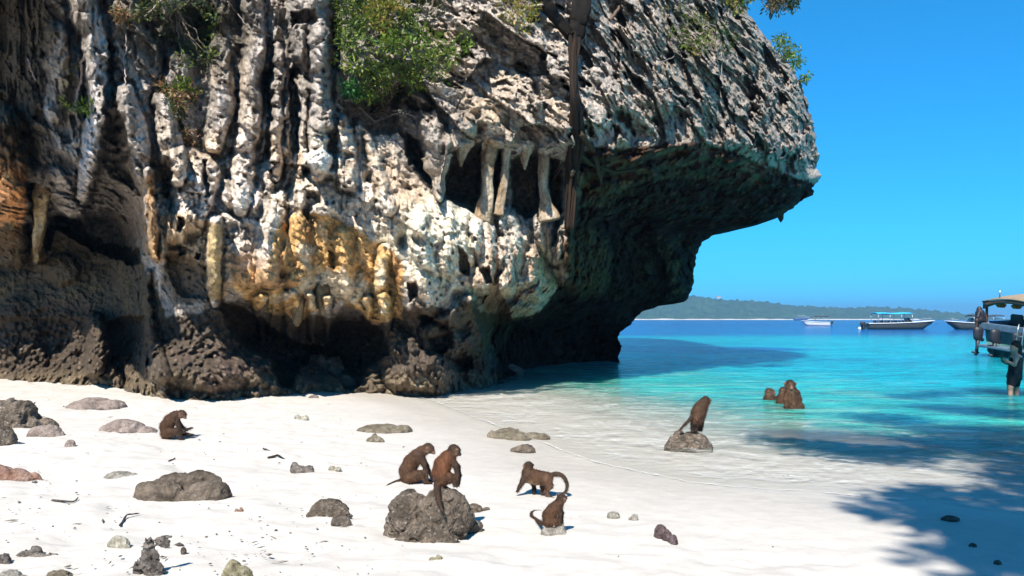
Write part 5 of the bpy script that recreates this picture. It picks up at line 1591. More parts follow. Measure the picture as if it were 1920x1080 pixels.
# the person wading at the right edge
def wader():
    Y = 18.0
    s = 1.0
    SKIN = (0.40, 0.235, 0.165); SK2 = (0.36, 0.205, 0.145)
    H = lambda px, py, dy=0.0: np.array(at(px, py, Y + dy), f4)
    org = np.array(seapt(1900, 742), f4); org[1] = Y
    B = lambda a, b, r1, r2, col: (H(*a) - org, H(*b) - org, r1, r2, col)
    caps = [
        B((1902, 661), (1903, 651), 0.062, 0.088, SKIN), B((1903, 651), (1904, 649), 0.088, 0.094, SKIN), B((1899, 657, -0.02), (1897.5, 658, -0.03), 0.05, 0.04, SKIN),
        B((1896.2, 655.5, -0.03), (1895.4, 656.8, -0.035), 0.014, 0.018, SKIN),
        B((1904, 664), (1905, 672), 0.055, 0.065, SKIN), B((1905, 672), (1904, 690), 0.125, 0.115, SKIN), B((1904, 690), (1902, 706), 0.115, 0.14, SKIN),
        B((1905, 671, -0.17), (1905, 671, 0.17), 0.062, 0.062, SKIN),
        B((1906, 671, -0.19), (1902, 684, -0.24), 0.050, 0.040, SKIN), B((1902, 684, -0.24), (1886, 676.5, -0.22), 0.039, 0.027, SK2),
        B((1886, 676.5, -0.22), (1883.5, 674, -0.21), 0.030, 0.032, SK2),
        B((1906, 671, 0.19), (1903, 687, 0.22), 0.050, 0.040, SKIN), B((1903, 687, 0.22), (1886, 680.5, 0.02), 0.039, 0.027, SK2), B((1886, 680.5, 0.02), (1883, 679, -0.08), 0.030, 0.031, SK2),
        B((1899, 707, -0.09), (1894, 726, -0.10), 0.088, 0.062, SKIN), B((1894, 726, -0.10), (1895, 760, -0.08), 0.058, 0.042, SKIN), B((1895, 760, -0.08), (1894, 780, -0.08), 0.042, 0.035, SKIN), B((1894, 779, -0.08), (1886, 781, -0.1), 0.035, 0.028, SKIN),
        B((1904, 707, 0.09), (1905, 727, 0.10), 0.088, 0.062, SKIN), B((1905, 727, 0.10), (1907, 760, 0.12), 0.058, 0.042, SKIN), B((1907, 760, 0.12), (1907, 780, 0.12), 0.042, 0.035, SKIN), B((1907, 779, 0.12), (1899, 781, 0.12), 0.035, 0.028, SKIN),
    ]
    for k in range(4):
        caps.append(B((1883.5, 673.4 + k * 0.9, -0.21), (1880.4, 671.6 + k * 1.1, -0.20), 0.0105, 0.009, SK2))
        caps.append(B((1880.4, 671.6 + k * 1.1, -0.20), (1879.2, 671.4 + k * 1.1, -0.17), 0.009, 0.008, SK2))
        caps.append(B((1883, 678.4 + k * 0.8, -0.08), (1880, 677.6 + k * 0.9, -0.12), 0.0105, 0.009, SK2))
    caps.append(B((1884, 673, -0.22), (1882, 671, -0.24), 0.012, 0.010, SK2)); caps.append(B((1884, 678, -0.06), (1882.2, 676, -0.07), 0.012, 0.010, SK2))
    V, Q, Cc = grow(caps, 0.0105, 0, 0.03, 1)
    o = mesh_np('person', V, Q, mat=MAT_SKIN, col=Cc)
    o.location = org
    tag(o, 'person in dark swimwear wading knee deep by the tour boat, holding up a phone', 'person')
    hair = [B((1905, 648), (1905.5, 646.5), 0.105, 0.10, (0.02, 0.014, 0.011)), B((1908, 652), (1910, 664), 0.085, 0.07, (0.02, 0.014, 0.011)), B((1910, 664), (1911, 674), 0.07, 0.04, (0.02, 0.014, 0.011))]
    V, Q, Cc = grow(hair, 0.012, 0.012, 0.03, 3)
    mesh_np('hair', V, Q, mat=MAT_FUR, col=Cc, parent=o)
    K = (0.018, 0.016, 0.018)
    suit = [B((1905, 676), (1904, 690), 0.142, 0.132, K), B((1904, 690), (1902, 706), 0.132, 0.158, K), B((1899, 706, -0.08), (1896, 719, -0.09), 0.107, 0.092, K), B((1904, 706, 0.08), (1904.5, 719, 0.09), 0.107, 0.092, K),
            B((1905.5, 670, -0.11), (1905, 678, -0.09), 0.055, 0.06, K), B((1905.5, 670, 0.11), (1905, 678, 0.09), 0.055, 0.06, K)]
    V, Q, Cc = grow(suit, 0.012, 0.004, 0.04, 4)
    mesh_np('swimwear', V, Q, mat=attr_mat('dark_cloth', 0.8, 0.15, 80, 0.2), col=Cc, parent=o)
    bm = bmesh.new()
    bmesh.ops.create_cube(bm, size=1.0)
    bmesh.ops.scale(bm, vec=(0.010, 0.085, 0.16), verts=bm.verts)
    bmesh.ops.bevel(bm, geom=bm.edges[:], offset=0.004, segments=2, affect='EDGES')
    ph = bm_obj('phone', bm, simple_mat('phone_case', (0.03, 0.03, 0.035), 0.3, 0.05))
    ph.location = at(1879.5, 672.5, Y - 0.16); ph.rotation_euler = (0, -0.25, 0.3)
    tag(ph, 'dark phone held up by the person wading at the right edge', 'phone')


wader()
# ------------------------------------------------------------------ island on the horizon
def build_island():
    Y0 = 1500.0
    rid = np.array([(900, 600), (1100, 578), (1200, 572), (1225, 567), (1255, 561), (1290, 556), (1320, 553.5), (1340, 558), (1380, 562), (1450, 566), (1500, 572), (1540, 575), (1580, 576), (1620, 577),
                    (1680, 576), (1720, 578), (1770, 583), (1800, 587), (1840, 591), (1880, 595), (1940, 598), (2000, 601)], float)
    xs = np.linspace(-120, 1060, 640)
    ys = np.concatenate([np.linspace(0, 60, 26), np.linspace(65, 420, 54)])
    X, T = np.meshgrid(xs, ys)
    px = 960 + X / (Y0 + 120) * F
    top = (HORIZON - np.interp(px, rid[:, 0], rid[:, 1])) / F * (Y0 + 150) + EYE - 4.5
    prof = sst(0, 170, T) * (1 - 0.75 * sst(190, 420, T)) * 0.93 + 0.07 * sst(0, 14, T)
    Z = np.maximum(top, -4) * prof
    land = sst(1, 6, top * prof + 3)
    f1, f2, h, v = worley(X / 11.0, T / 11.0, 0 * X, 3)
    g1, g2, hh, v = worley(X / 5.0, T / 5.0, 0 * X, 4)
    crown = (8.5 * (1 - f1) * (0.15 + h[0] ** 2) + 2.2 * (1 - g1)) * sst(16, 24, T + 7 * fbm(X / 40, 0, 0, 2, 6)) * sst(0.5, 4.0, Z)
    Z = Z + np.maximum(crown, 0) * land
    Z = np.where(T > 410, -6, Z)
    Z = np.where(T < 1, -3, Z)
    c0 = np.array([0.022, 0.045, 0.014], f4); c1 = np.array([0.045, 0.085, 0.028], f4)
    t = np.clip(h[1] * 0.7 + 0.3 * hh[1] + 0.3 * fbm(X / 60, T / 60, 0, 3, 8), 0, 1)
    Cc = c0 + (c1 - c0) * t[..., None]
    o = mesh_np('island', np.stack([X, T + Y0, Z], -1).reshape(-1, 3), grid_quads(*X.shape), mat=attr_mat('far_forest', 0.9, 0.3, 0.3, 0.0, 0.1), col=Cc.reshape(-1, 3), smooth=False)
    tag(o, 'low forested island along the horizon', kind='structure')
    # pale beach at its foot
    xs = np.linspace(180, 760, 240)
    w = 4.5 + 3.0 * fbm(xs / 50, 0, 0, 3, 9)
    hgt = 1.2 + 2.4 * np.maximum(0, fbm(xs / 38, 0, 3, 3, 10) + 0.15)
    V = np.concatenate([np.stack([xs, 0 * xs + Y0 - 10, 0 * xs - 0.5], 1), np.stack([xs, 0 * xs + Y0 + w, hgt], 1), np.stack([xs, 0 * xs + Y0 + 30, hgt + 0.3], 1)])
    b = mesh_np('beach', V, grid_quads(3, len(xs)), mat=simple_mat('far_sand', (0.62, 0.56, 0.47), 0.9, 0.05, 0.1))
    tag(b, 'thin pale beach along the foot of the far island', kind='structure')


build_island()


def far_house(px, py, Y, w, h, label):
    r = empty('house', at(px, py, Y)); tag(r, label, 'house', None)
    bm = bmesh.new(); bmesh.ops.create_cube(bm, size=1.0); bmesh.ops.scale(bm, vec=(w, w * 0.7, h), verts=bm.verts)
    bm_obj('wall', bm, simple_mat('far_plaster', (0.50, 0.42, 0.38), 0.8, 0.03), r)
    V = np.array([(-.55 * w, -.4 * w, h * .5), (.55 * w, -.4 * w, h * .5), (.55 * w, .4 * w, h * .5), (-.55 * w, .4 * w, h * .5), (-.5 * w, 0, h * .95), (.5 * w, 0, h * .95)])
    mesh_np('roof', V, [(0, 1, 5, 4), (2, 3, 4, 5), (3, 2, 1, 0)], [(1, 2, 5), (3, 0, 4)], simple_mat('far_roof', (0.42, 0.25, 0.2), 0.8, 0.05), r, smooth=False)


far_house(1347, 557.6, 1640, 8, 3.0, 'small white house among trees on the crest of the far island')

# ------------------------------------------------------------------ boats
M_WHITE = simple_mat('white_gelcoat', (0.62, 0.63, 0.62), 0.3, 0.06, 3.0)
M_DKHULL = simple_mat('dark_hull_paint', (0.055, 0.06, 0.05), 0.35, 0.25, 3.0)
M_GREENHULL = simple_mat('weathered_green_hull', (0.085, 0.19, 0.185), 0.4, 0.3, 2.0)
M_BLUERAIL = simple_mat('blue_grey_rail', (0.11, 0.17, 0.235), 0.45, 0.25, 4.0)
M_CYAN = simple_mat('cyan_canvas', (0.02, 0.36, 0.62), 0.8, 0.08, 3.0)
M_DARK = simple_mat('dark_canvas', (0.03, 0.032, 0.04), 0.8, 0.2, 3.0)
M_BLACK = simple_mat('black_cowling', (0.018, 0.02, 0.028), 0.55, 0.2, 6.0)
M_STEEL = simple_mat('dull_steel', (0.35, 0.36, 0.36), 0.35, 0.1, 6.0, metallic=0.8)
M_WOODB = simple_mat('brown_varnished_wood', (0.115, 0.05, 0.025), 0.5, 0.35, 6.0)
M_BEIGE = simple_mat('beige_canvas_roof', (0.27, 0.205, 0.14), 0.85, 0.2, 3.0)
M_GLASS = simple_mat('tinted_windscreen', (0.02, 0.03, 0.035), 0.08, 0.05)
M_SEAT = simple_mat('boat_seat_vinyl', (0.06, 0.07, 0.06), 0.6, 0.25, 4.0)
M_LIFE = simple_mat('orange_life_vest', (0.55, 0.13, 0.03), 0.8, 0.15, 5.0)
M_BLUEB = simple_mat('blue_boat_paint', (0.05, 0.11, 0.28), 0.4, 0.15, 3.0)


def box(name, c, size, mat, parent, bev=0.0, rot=None):
    bm = bmesh.new()
    bmesh.ops.create_cube(bm, size=1.0)
    bmesh.ops.scale(bm, vec=size, verts=bm.verts)
    if bev: bmesh.ops.bevel(bm, geom=bm.edges[:], offset=bev, segments=2, affect='EDGES')
    if rot is not None: bmesh.ops.rotate(bm, cent=(0, 0, 0), matrix=rot, verts=bm.verts)
    bmesh.ops.translate(bm, vec=c, verts=bm.verts)
    return bm_obj(name, bm, mat, parent)


def rod(name, pts, r, mat, parent, sides=8):
    V, Q, T = tube(np.array(pts, float), r, sides)
    return mesh_np(name, V, Q, T, mat, parent)


def hull_mesh(L, B, sheer0, sheer1, draft, root, mat, deckmat, railmat=None, stem=0.28, cockpit=(0.12, 0.66), depth=0.7):
    """x forward from the transom, y to port, z up from the waterline"""
    n = 26
    t = np.linspace(0, 1, n)
    b = B / 2 * np.where(t < 0.55, 0.92 + 0.08 * np.sin(t / 0.55 * np.pi / 2), np.sqrt(np.maximum(0, 1 - (np.maximum(t - 0.55, 0) / 0.45) ** 2.3)))
    b = np.maximum(b, 0.03)
    sh = sheer0 + (sheer1 - sheer0) * t ** 2
    ke = -draft * (1 - sst(0.75, 1.0, t)) + (sheer1 * 0.55) * sst(0.78, 1.0, t)
    x = t * L
    rows = []
    for k, (fb, fz, over) in enumerate([(0.0, 0.0, 0), (0.45, 0.10, 0.15), (0.86, 0.34, 0.35), (0.93, 0.62, 0.6), (1.0, 1.0, 1.0)]):
        rows.append(np.stack([x - stem * L * 0.2 * (1 - over) * t ** 3, b * fb, ke + (sh - ke) * fz], 1))
    R = np.stack(rows, 1)                       # stations x points
    Lf = R[:, ::-1] * np.array([1, -1, 1])
    S = np.concatenate([Lf[:, :-1], R], 1)
    m = S.shape[1]
    V = S.reshape(-1, 3)
    Q = grid_quads(n, m)
    trans = [(0 * m + i, 0 * m + i + 1, 0 * m + m - 2 - i, 0 * m + m - 1 - i) for i in range(m // 2)]
    hull = mesh_np('hull', V, np.concatenate([Q, np.array(trans)]), mat=mat, parent=root, smooth=False)
    # deck with an open cockpit
    c0, c1 = cockpit
    iu = np.linspace(0, 1, 40)
    bb = np.interp(iu, t, b) * 0.985; ss = np.interp(iu, t, sh) - 0.02; xx = iu * L
    inn = np.where((iu > c0) & (iu < c1), 0.80, 0.02)
    dv = []
    for sg in (-1, 1):
        a_ = np.stack([xx, sg * bb, ss], 1); c_ = np.stack([xx, sg * bb * inn, ss + 0.02], 1)
        q_ = grid_quads(2, 40, sg > 0)
        dv.append((np.concatenate([a_, c_]), q_, np.zeros((0, 3), int)))
    k = (iu > c0) & (iu < c1)
    fl = []
    for sg in (-1, 1):
        a_ = np.stack([xx[k], sg * bb[k] * 0.80, ss[k] + 0.02], 1); f_ = a_ - (0, 0, depth)
        c_ = np.stack([xx[k], 0 * xx[k], ss[k] + 0.02 - depth], 1)
        fl.append((np.concatenate([a_, f_, c_]), grid_quads(3, k.sum(), sg > 0), np.zeros((0, 3), int)))
    Vd, Qd, Td = join_geo(dv + fl)
    mesh_np('deck', Vd, Qd, None, deckmat, root, smooth=False)
    if railmat:
        for sg in (-1, 1):
            rod('rub_rail', np.stack([x, sg * (b + 0.015), sh - 0.06], 1), 0.07, railmat, root, 6)
    return b, sh, t


def outboard(root, x, y, z, s=1.0, tilt=0.0, mat=None):
    rt = Matrix.Rotation(tilt, 3, 'Y')
    e = bpy.data.objects.new('outboard_motor', None)
    mt = mat or M_BLACK
    V, Q, T = tube([(-0.06, 0, 0.74), (-0.06, 0, 0.71), (-0.05, 0, 0.55), (-0.02, 0, 0.25), (0.0, 0, 0.06), (0.0, 0, 0.0)], [0.12, 0.19, 0.225, 0.215, 0.19, 0.12], 12)
    V = V * np.array([1.25, 0.8, 1.0])
    V2, Q2, T2 = tube([(0, 0, 0.02), (0.02, 0, -0.35), (0.02, 0, -0.75), (0.0, 0, -0.85)], [0.12, 0.085, 0.10, 0.07], 8)
    V3, Q3, T3 = tube([(0.2, 0, -0.68), (0.05, 0, -0.68), (-0.25, 0, -0.68)], [0.03, 0.085, 0.05], 8)
    V4, Q4, T4 = tube([(0.05, 0, 0.1), (0.30, 0, 0.05)], [0.09, 0.11], 6)
    A, Qa, Ta = join_geo([(V, Q, T), (V2, Q2, T2), (V3, Q3, T3), (V4, Q4, T4)])
    A = (A * s) @ np.array(rt.transposed()) + np.array([x, y, z])
    o = mesh_np('outboard_motor', A, Qa, Ta, mt, root)
    return o


def speedboat(label, loc, heading, L, B, sheer, hullmat, canopymat, canopy=(0.12, 0.62, 1.75), group='boats moored off the beach', motors=2, seats=5, deckmat=None, vest=0, name='speedboat', screen=True):
    r = empty(name, loc, heading)
    tag(r, label, 'boat', group)
    b, sh, t = hull_mesh(L, B, sheer, sheer * 1.45, 0.35, r, hullmat, deckmat or M_WHITE, M_WHITE)
    c0, c1, ch = canopy
    # canvas top, slightly crowned, on posts
    nx, ny = 9, 7
    gx, gy = np.meshgrid(np.linspace(c0 * L, c1 * L, nx), np.linspace(-0.46 * B, 0.46 * B, ny), indexing='ij')
    gz = sheer + ch + 0.16 * (1 - (gy / (0.46 * B)) ** 2) + 0.05 * np.sin((gx - c0 * L) / ((c1 - c0) * L) * np.pi * 3)
    Vt = np.stack([gx, gy, gz], -1).reshape(-1, 3)
    skirt = Vt - np.array([0, 0, 0.10])
    Vc = np.concatenate([Vt, skirt]); q1 = grid_quads(nx, ny); q2 = grid_quads(nx, ny, True) + nx * ny
    edge = [i * ny for i in range(nx)] + [(nx - 1) * ny + j for j in range(1, ny)] + [i * ny + ny - 1 for i in range(nx - 2, -1, -1)] + [j for j in range(ny - 2, 0, -1)]
    q3 = np.array([(edge[i], edge[(i + 1) % len(edge)], edge[(i + 1) % len(edge)] + nx * ny, edge[i] + nx * ny) for i in range(len(edge))])
    mesh_np('canopy', Vc, np.concatenate([q1, q2, q3]), mat=canopymat, parent=r)
    for fx in (0.02, 0.35, 0.68, 0.98):
        for sg in (-1, 1):
            x_ = (c0 + (c1 - c0) * fx) * L
            rod('post', [(x_, sg * B * 0.43, sheer - 0.1), (x_, sg * B * 0.43, sheer + ch - 0.02)], 0.035, M_STEEL, r, 6)
    for k in range(seats):
        x_ = (c0 + 0.06 + (c1 - c0 - 0.1) * k / max(1, seats - 1)) * L
        for sg in (-1, 1):
            box('seat', (x_, sg * B * 0.22, sheer - 0.25), (0.45, B * 0.3, 0.35), M_SEAT, r, 0.04)
            box('seat_back', (x_ - 0.24, sg * B * 0.22, sheer + 0.15), (0.10, B * 0.3, 0.55), M_SEAT, r, 0.03)
    if screen:
        x_ = c1 * L + 0.15
        V = np.array([(x_, -B * 0.36, sheer), (x_, B * 0.36, sheer), (x_ - 0.55, B * 0.33, sheer + 0.85), (x_ - 0.55, -B * 0.33, sheer + 0.85),
                      (x_ - .05, -B * 0.36, sheer), (x_ - .05, B * 0.36, sheer), (x_ - 0.6, B * 0.33, sheer + 0.85), (x_ - 0.6, -B * 0.33, sheer + 0.85)])
        mesh_np('windscreen', V, [(0, 1, 2, 3), (7, 6, 5, 4), (0, 3, 7, 4), (1, 5, 6, 2), (3, 2, 6, 7), (0, 4, 5, 1)], mat=M_GLASS, parent=r, smooth=False)
    for k in range(motors):
        outboard(r, -0.35, (k - (motors - 1) / 2) * 0.62, 0.55, 1.0, 0.0)
    # bow rail
    fr = np.linspace(0.72, 0.985, 8)
    for sg in (-1, 1):
        rod('bow_rail', np.stack([fr * L, sg * np.interp(fr, t, b) * 0.93, np.interp(fr, t, sh) + 0.35 * np.sin((fr - 0.72) / 0.265 * np.pi * 0.6)], 1), 0.022, M_STEEL, r, 5)
    return r


sp = seapt(1617, 617.6)
speedboat('long speedboat under a bright cyan canopy, bow to the right', (sp.x + 0.4, sp.y, -0.02), math.radians(2), 11.6, 2.9, 1.05, M_DKHULL, M_CYAN, canopy=(0.13, 0.63, 1.55))
sp = seapt(1836, 617.4)
speedboat('dark low speedboat half hidden behind the tour boat', (sp.x + 2.0, sp.y - 4, -0.02), math.radians(178), 9.6, 2.8, 1.0, M_DKHULL, M_DARK, canopy=(0.1, 0.6, 1.2), vest=2)
sp = seapt(1540, 611.0)
speedboat('small motorboat seen from its stern, farthest of the moored speedboats', (sp.x + 2.2, sp.y, -0.02), math.radians(158), 6.8, 2.6, 0.95, M_WHITE, M_DARK, canopy=(0.05, 0.55, 1.35), motors=2, seats=3)
sp = seapt(1470, 600.6)
speedboat('blue ferry with a white top far off before the island', (sp.x - 9, sp.y - 60, -0.02), math.radians(4), 19.0, 5.0, 2.6, M_BLUEB, M_WHITE, canopy=(0.25, 0.75, 2.6), group='boats off the far island', motors=0, name='ferry', seats=4)

# mooring buoy by the cyan boat and the wash at its bow
b_ = seapt(1612, 617.5)
bm = bmesh.new(); bmesh.ops.create_icosphere(bm, subdivisions=2, radius=0.30)
bmesh.ops.translate(bm, vec=(0, 0, 0.12), verts=bm.verts)
bb = empty('buoy', b_); tag(bb, 'white round mooring buoy at the stern of the cyan-topped boat', 'buoy')
bm_obj('float', bm, M_WHITE, bb, True)
rod('mooring_ring', [(0, 0, 0.38), (0.05, 0, 0.48), (0, 0, 0.56), (-0.05, 0, 0.48), (0, 0, 0.38)], 0.02, M_STEEL, bb, 5)


# ------------------------------------------------------------------ the tour boat at the right edge, stern towards the beach
def tour_boat():
    r = empty('tour_boat', (21.75, 35.2, 0.0), math.radians(6))
    r.rotation_euler = (math.radians(4.5), math.radians(-1.0), math.radians(4))
    tag(r, 'large tour boat with wooden cabin and beige roof, cut off by the right frame edge', 'boat', 'boats moored off the beach')
    L, B, s0 = 12.5, 3.6, 1.35
    hull_mesh(L, B, s0, 2.1, 0.5, r, M_GREENHULL, M_WOODB, M_BLUERAIL, cockpit=(0.03, 0.7), depth=0.6)
    # broad rail round the stern
    box('stern_rail', (-0.03, 0, s0 - 0.10), (0.26, B * 0.97, 0.30), M_BLUERAIL, r, 0.04)
    box('swim_step', (-0.32, 0, 0.42), (0.6, B * 0.72, 0.10), M_BLUERAIL, r, 0.03)
    for sg in (-1, 1):
        rod('side_rail', [(0.1, sg * B * 0.48, s0 + 0.02), (L * 0.5, sg * B * 0.5, s0 + 0.2)], 0.10, M_BLUERAIL, r, 6)
    # roof with arched wooden eaves
    z1 = s0 + 1.02
    nx, ny = 12, 9
    gx, gy = np.meshgrid(np.linspace(-0.05, 8.6, nx), np.linspace(-1.85, 1.85, ny), indexing='ij')
    gz = z1 + 0.02 + 0.20 * (1 - (gy / 1.85) ** 2) + 0.05 * gx / 8.6 + 0.22 * sst(0, 1.2, gx)
    Vt = np.stack([gx, gy, gz], -1).reshape(-1, 3)
    Vc = np.concatenate([Vt, Vt - (0, 0, 0.06)])
    q1 = grid_quads(nx, ny); q2 = grid_quads(nx, ny, True) + nx * ny
    edge = [i * ny for i in range(nx)] + [(nx - 1) * ny + j for j in range(1, ny)] + [i * ny + ny - 1 for i in range(nx - 2, -1, -1)] + [j for j in range(ny - 2, 0, -1)]
    q3 = np.array([(edge[i], edge[(i + 1) % len(edge)], edge[(i + 1) % len(edge)] + nx * ny, edge[i] + nx * ny) for i in range(len(edge))])
    mesh_np('roof', Vc, np.concatenate([q1, q2, q3]), mat=M_BEIGE, parent=r)
    yy = np.linspace(-1.8, 1.8, 13)
    for x_ in (0.02, 2.2, 4.4, 6.6):
        zz = z1 - 0.05 + 0.20 * (1 - (yy / 1.85) ** 2) + 0.22 * float(sst(0, 1.2, np.array(x_)))
        V = []
        for y_, z_ in zip(yy, zz):
            dz = 0.16 + 0.14 * abs(y_ / 1.8) ** 3
            for a_, b_2 in ((-0.05, 0), (0.05, 0), (0.05, -dz), (-0.05, -dz)): V.append((x_ + a_, y_, z_ + b_2))
        Q = [(i * 4 + k, i * 4 + (k + 1) % 4, (i + 1) * 4 + (k + 1) % 4, (i + 1) * 4 + k) for i in range(12) for k in range(4)] + [(0, 3, 2, 1), (48, 49, 50, 51)]
        mesh_np('eave_board', np.array(V), Q, mat=M_WOODB, parent=r, smooth=False)
    for sg in (-1, 1):
        rod('roof_beam', [(0, sg * 1.78, z1 - 0.06), (8.5, sg * 1.78, z1 + 0.18)], 0.075, M_WOODB, r, 6)
        for x_ in (0.12, 2.2, 4.4, 6.6, 8.3):
            rod('post', [(x_, sg * 1.7, s0 - 0.2), (x_, sg * 1.74, z1 + 0.02)], 0.06, M_WOODB, r, 7)
    rod('roof_strut', [(-0.1, -1.72, z1 + 0.05), (0.55, -1.78, s0 - 0.5)], 0.075, M_GREENHULL, r, 7)
    for x_ in (0.9, 1.9, 2.9, 3.9, 4.9, 5.9):
        for y_ in (-1.15, 0.0, 1.15):
            box('seat', (x_, y_, s0 - 0.20), (0.45, 0.8, 0.16), M_SEAT, r, 0.04)
            box('seat_back', (x_ + 0.26, y_, s0 + 0.14), (0.12, 0.8, 0.62), M_SEAT, r, 0.05)
    for x_, y_ in ((0.45, -0.9), (0.5, 0.3), (0.42, 1.2), (1.4, -1.2)):
        box('life_vest', (x_, y_, s0 + 0.88), (0.3, 0.42, 0.22), M_LIFE, r, 0.06)
    box('bulkhead', (7.4, 0, s0 + 0.4), (0.10, 3.3, 1.4), M_WOODB, r, 0.0)
    for y_, ti in ((1.5, 0.12), (0.35, 0.1), (-1.1, 0.05)):
        outboard(r, -0.42, y_, 0.62, 0.82, ti)
    # boarding ladder
    for dy in (-0.18, 0.18):
        rod('ladder_rail', [(-0.55, -1.5 + dy, s0 + 0.25), (-0.62, -1.5 + dy, s0 - 0.1), (-0.75, -1.5 + dy, -0.35)], 0.03, M_STEEL, r, 6)
    for k in range(5):
        rod('rung', [(-0.64 - 0.022 * k, -1.68, s0 - 0.25 - 0.32 * k), (-0.64 - 0.022 * k, -1.32, s0 - 0.25 - 0.32 * k)], 0.024, M_STEEL, r, 6)
    rod('flag_pole', [(0.2, 1.0, z1 + 0.2), (0.2, 1.0, z1 + 0.55)], 0.03, M_STEEL, r, 5)
    rod('aerial', [(1.9, -1.0, z1 + 0.4), (1.9, -1.0, z1 + 1.3)], 0.03, M_DARK, r, 5)
    return r


tour_boat()


def boat_sitter():
    """dark seated figure on the tour boat's far stern corner"""
    Y = 37.0
    K = (0.02, 0.02, 0.028); SK = (0.06, 0.035, 0.025)
    H = lambda px, py, dy=0.0: np.array(at(px, py, Y + dy), f4)
    org = H(1838, 604)
    B = lambda a, b, r1, r2, col: (H(*a) - org, H(*b) - org, r1, r2, col)
    caps = [B((1838, 600), (1837.5, 588), 0.19, 0.20, K), B((1837.5, 588), (1837, 584.5), 0.18, 0.12, K), B((1837, 583.5), (1836, 580.5), 0.085, 0.105, SK), B((1836, 579.6), (1836.2, 578.8), 0.108, 0.105, (0.015, 0.012, 0.01)),
            B((1836, 586, -0.2), (1833.5, 594, -0.3), 0.075, 0.06, K), B((1833.5, 594, -0.3), (1832, 600, -0.25), 0.055, 0.045, SK),
            B((1839, 586, 0.2), (1841, 594, 0.25), 0.075, 0.06, K), B((1841, 594, 0.25), (1840, 601, 0.1), 0.055, 0.045, SK),
            B((1838, 601, -0.12), (1831, 601, -0.3), 0.11, 0.085, K), B((1831, 601, -0.3), (1831, 614, -0.3), 0.075, 0.05, SK), B((1831, 614, -0.3), (1828, 615, -0.3), 0.045, 0.035, SK),
            B((1838, 601, 0.12), (1833, 601, 0.15), 0.11, 0.085, K), B((1833, 601, 0.15), (1833, 613, 0.15), 0.075, 0.05, SK), B((1833, 613, 0.15), (1830, 614, 0.15), 0.045, 0.035, SK)]
    V, Q, Cc = grow(caps, 0.022, 0, 0.04, 2)
    o = mesh_np('person', V, Q, mat=MAT_SKIN, col=Cc)
    o.location = org
    tag(o, 'person in dark clothes sitting on the stern corner of the tour boat', 'person')


boat_sitter()
# ------------------------------------------------------------------ foliage
MAT_LEAF = attr_mat('leaf', 0.5, 0.15, 30.0, 0.0, 0.35, trans=0.35)
MAT_BARK = attr_mat('bark', 0.9, 0.35, 25.0, 0.6, 0.15, 0.03)
GREEN = [(0.06, 0.105, 0.016), (0.10, 0.15, 0.020), (0.03, 0.06, 0.013), (0.15, 0.18, 0.03)]
BRIGHT = [(0.12, 0.20, 0.022), (0.19, 0.25, 0.03), (0.06, 0.12, 0.018)]
YELLOW = [(0.26, 0.23, 0.04), (0.20, 0.22, 0.035), (0.30, 0.19, 0.05), (0.13, 0.17, 0.03)]
DRY = [(0.27, 0.17, 0.09), (0.22, 0.14, 0.07), (0.14, 0.14, 0.045), (0.32, 0.17, 0.08)]
DARKG = [(0.03, 0.05, 0.014), (0.045, 0.07, 0.018), (0.07, 0.08, 0.025)]


def leaves(centres, n_each, spread, size, pal, rng, droop=0.2, asp=0.42, n_pal=None):
    """leaf blades (two triangles folded on the midrib) round a set of points"""
    C_ = np.repeat(np.asarray(centres, float), n_each, 0)
    n = len(C_)
    off = rng.normal(0, 1, (n, 3)); off /= np.linalg.norm(off, axis=1)[:, None]
    off *= (rng.random(n) ** 0.5)[:, None] * spread
    P = C_ + off
    d = off / (np.linalg.norm(off, axis=1)[:, None] + 1e-9) + rng.normal(0, 0.6, (n, 3)) - np.array([0, 0, droop])
    d /= np.linalg.norm(d, axis=1)[:, None]
    up = np.array([0, 0, 1.0]) + rng.normal(0, 0.55, (n, 3))
    s = np.cross(d, up); s /= np.linalg.norm(s, axis=1)[:, None] + 1e-9
    nn = np.cross(s, d)
    L = size * rng.uniform(0.45, 1.7, (n, 1)); w = L * asp * 0.5
    V = np.concatenate([P, P + d * L * 0.5 + s * w + nn * w * 0.3, P + d * L, P + d * L * 0.5 - s * w + nn * w * 0.3])
    i = np.arange(n)
    T = np.concatenate([np.stack([i, i + n, i + 2 * n], 1), np.stack([i, i + 2 * n, i + 3 * n], 1)])
    pal = np.array(pal)
    col = pal[rng.integers(0, len(pal), n)] * rng.uniform(0.7, 1.35, (n, 1))
    return V, T, np.concatenate([col] * 4)


def wander(a, b, n, amp, rng):
    a = np.array(a, float); b = np.array(b, float)
    t = np.linspace(0, 1, n)[:, None]
    j = np.cumsum(rng.normal(0, amp, (n, 3)), 0); j -= j[-1] * t
    j *= np.sin(t * np.pi) ** 0.5
    return a + (b - a) * t + j


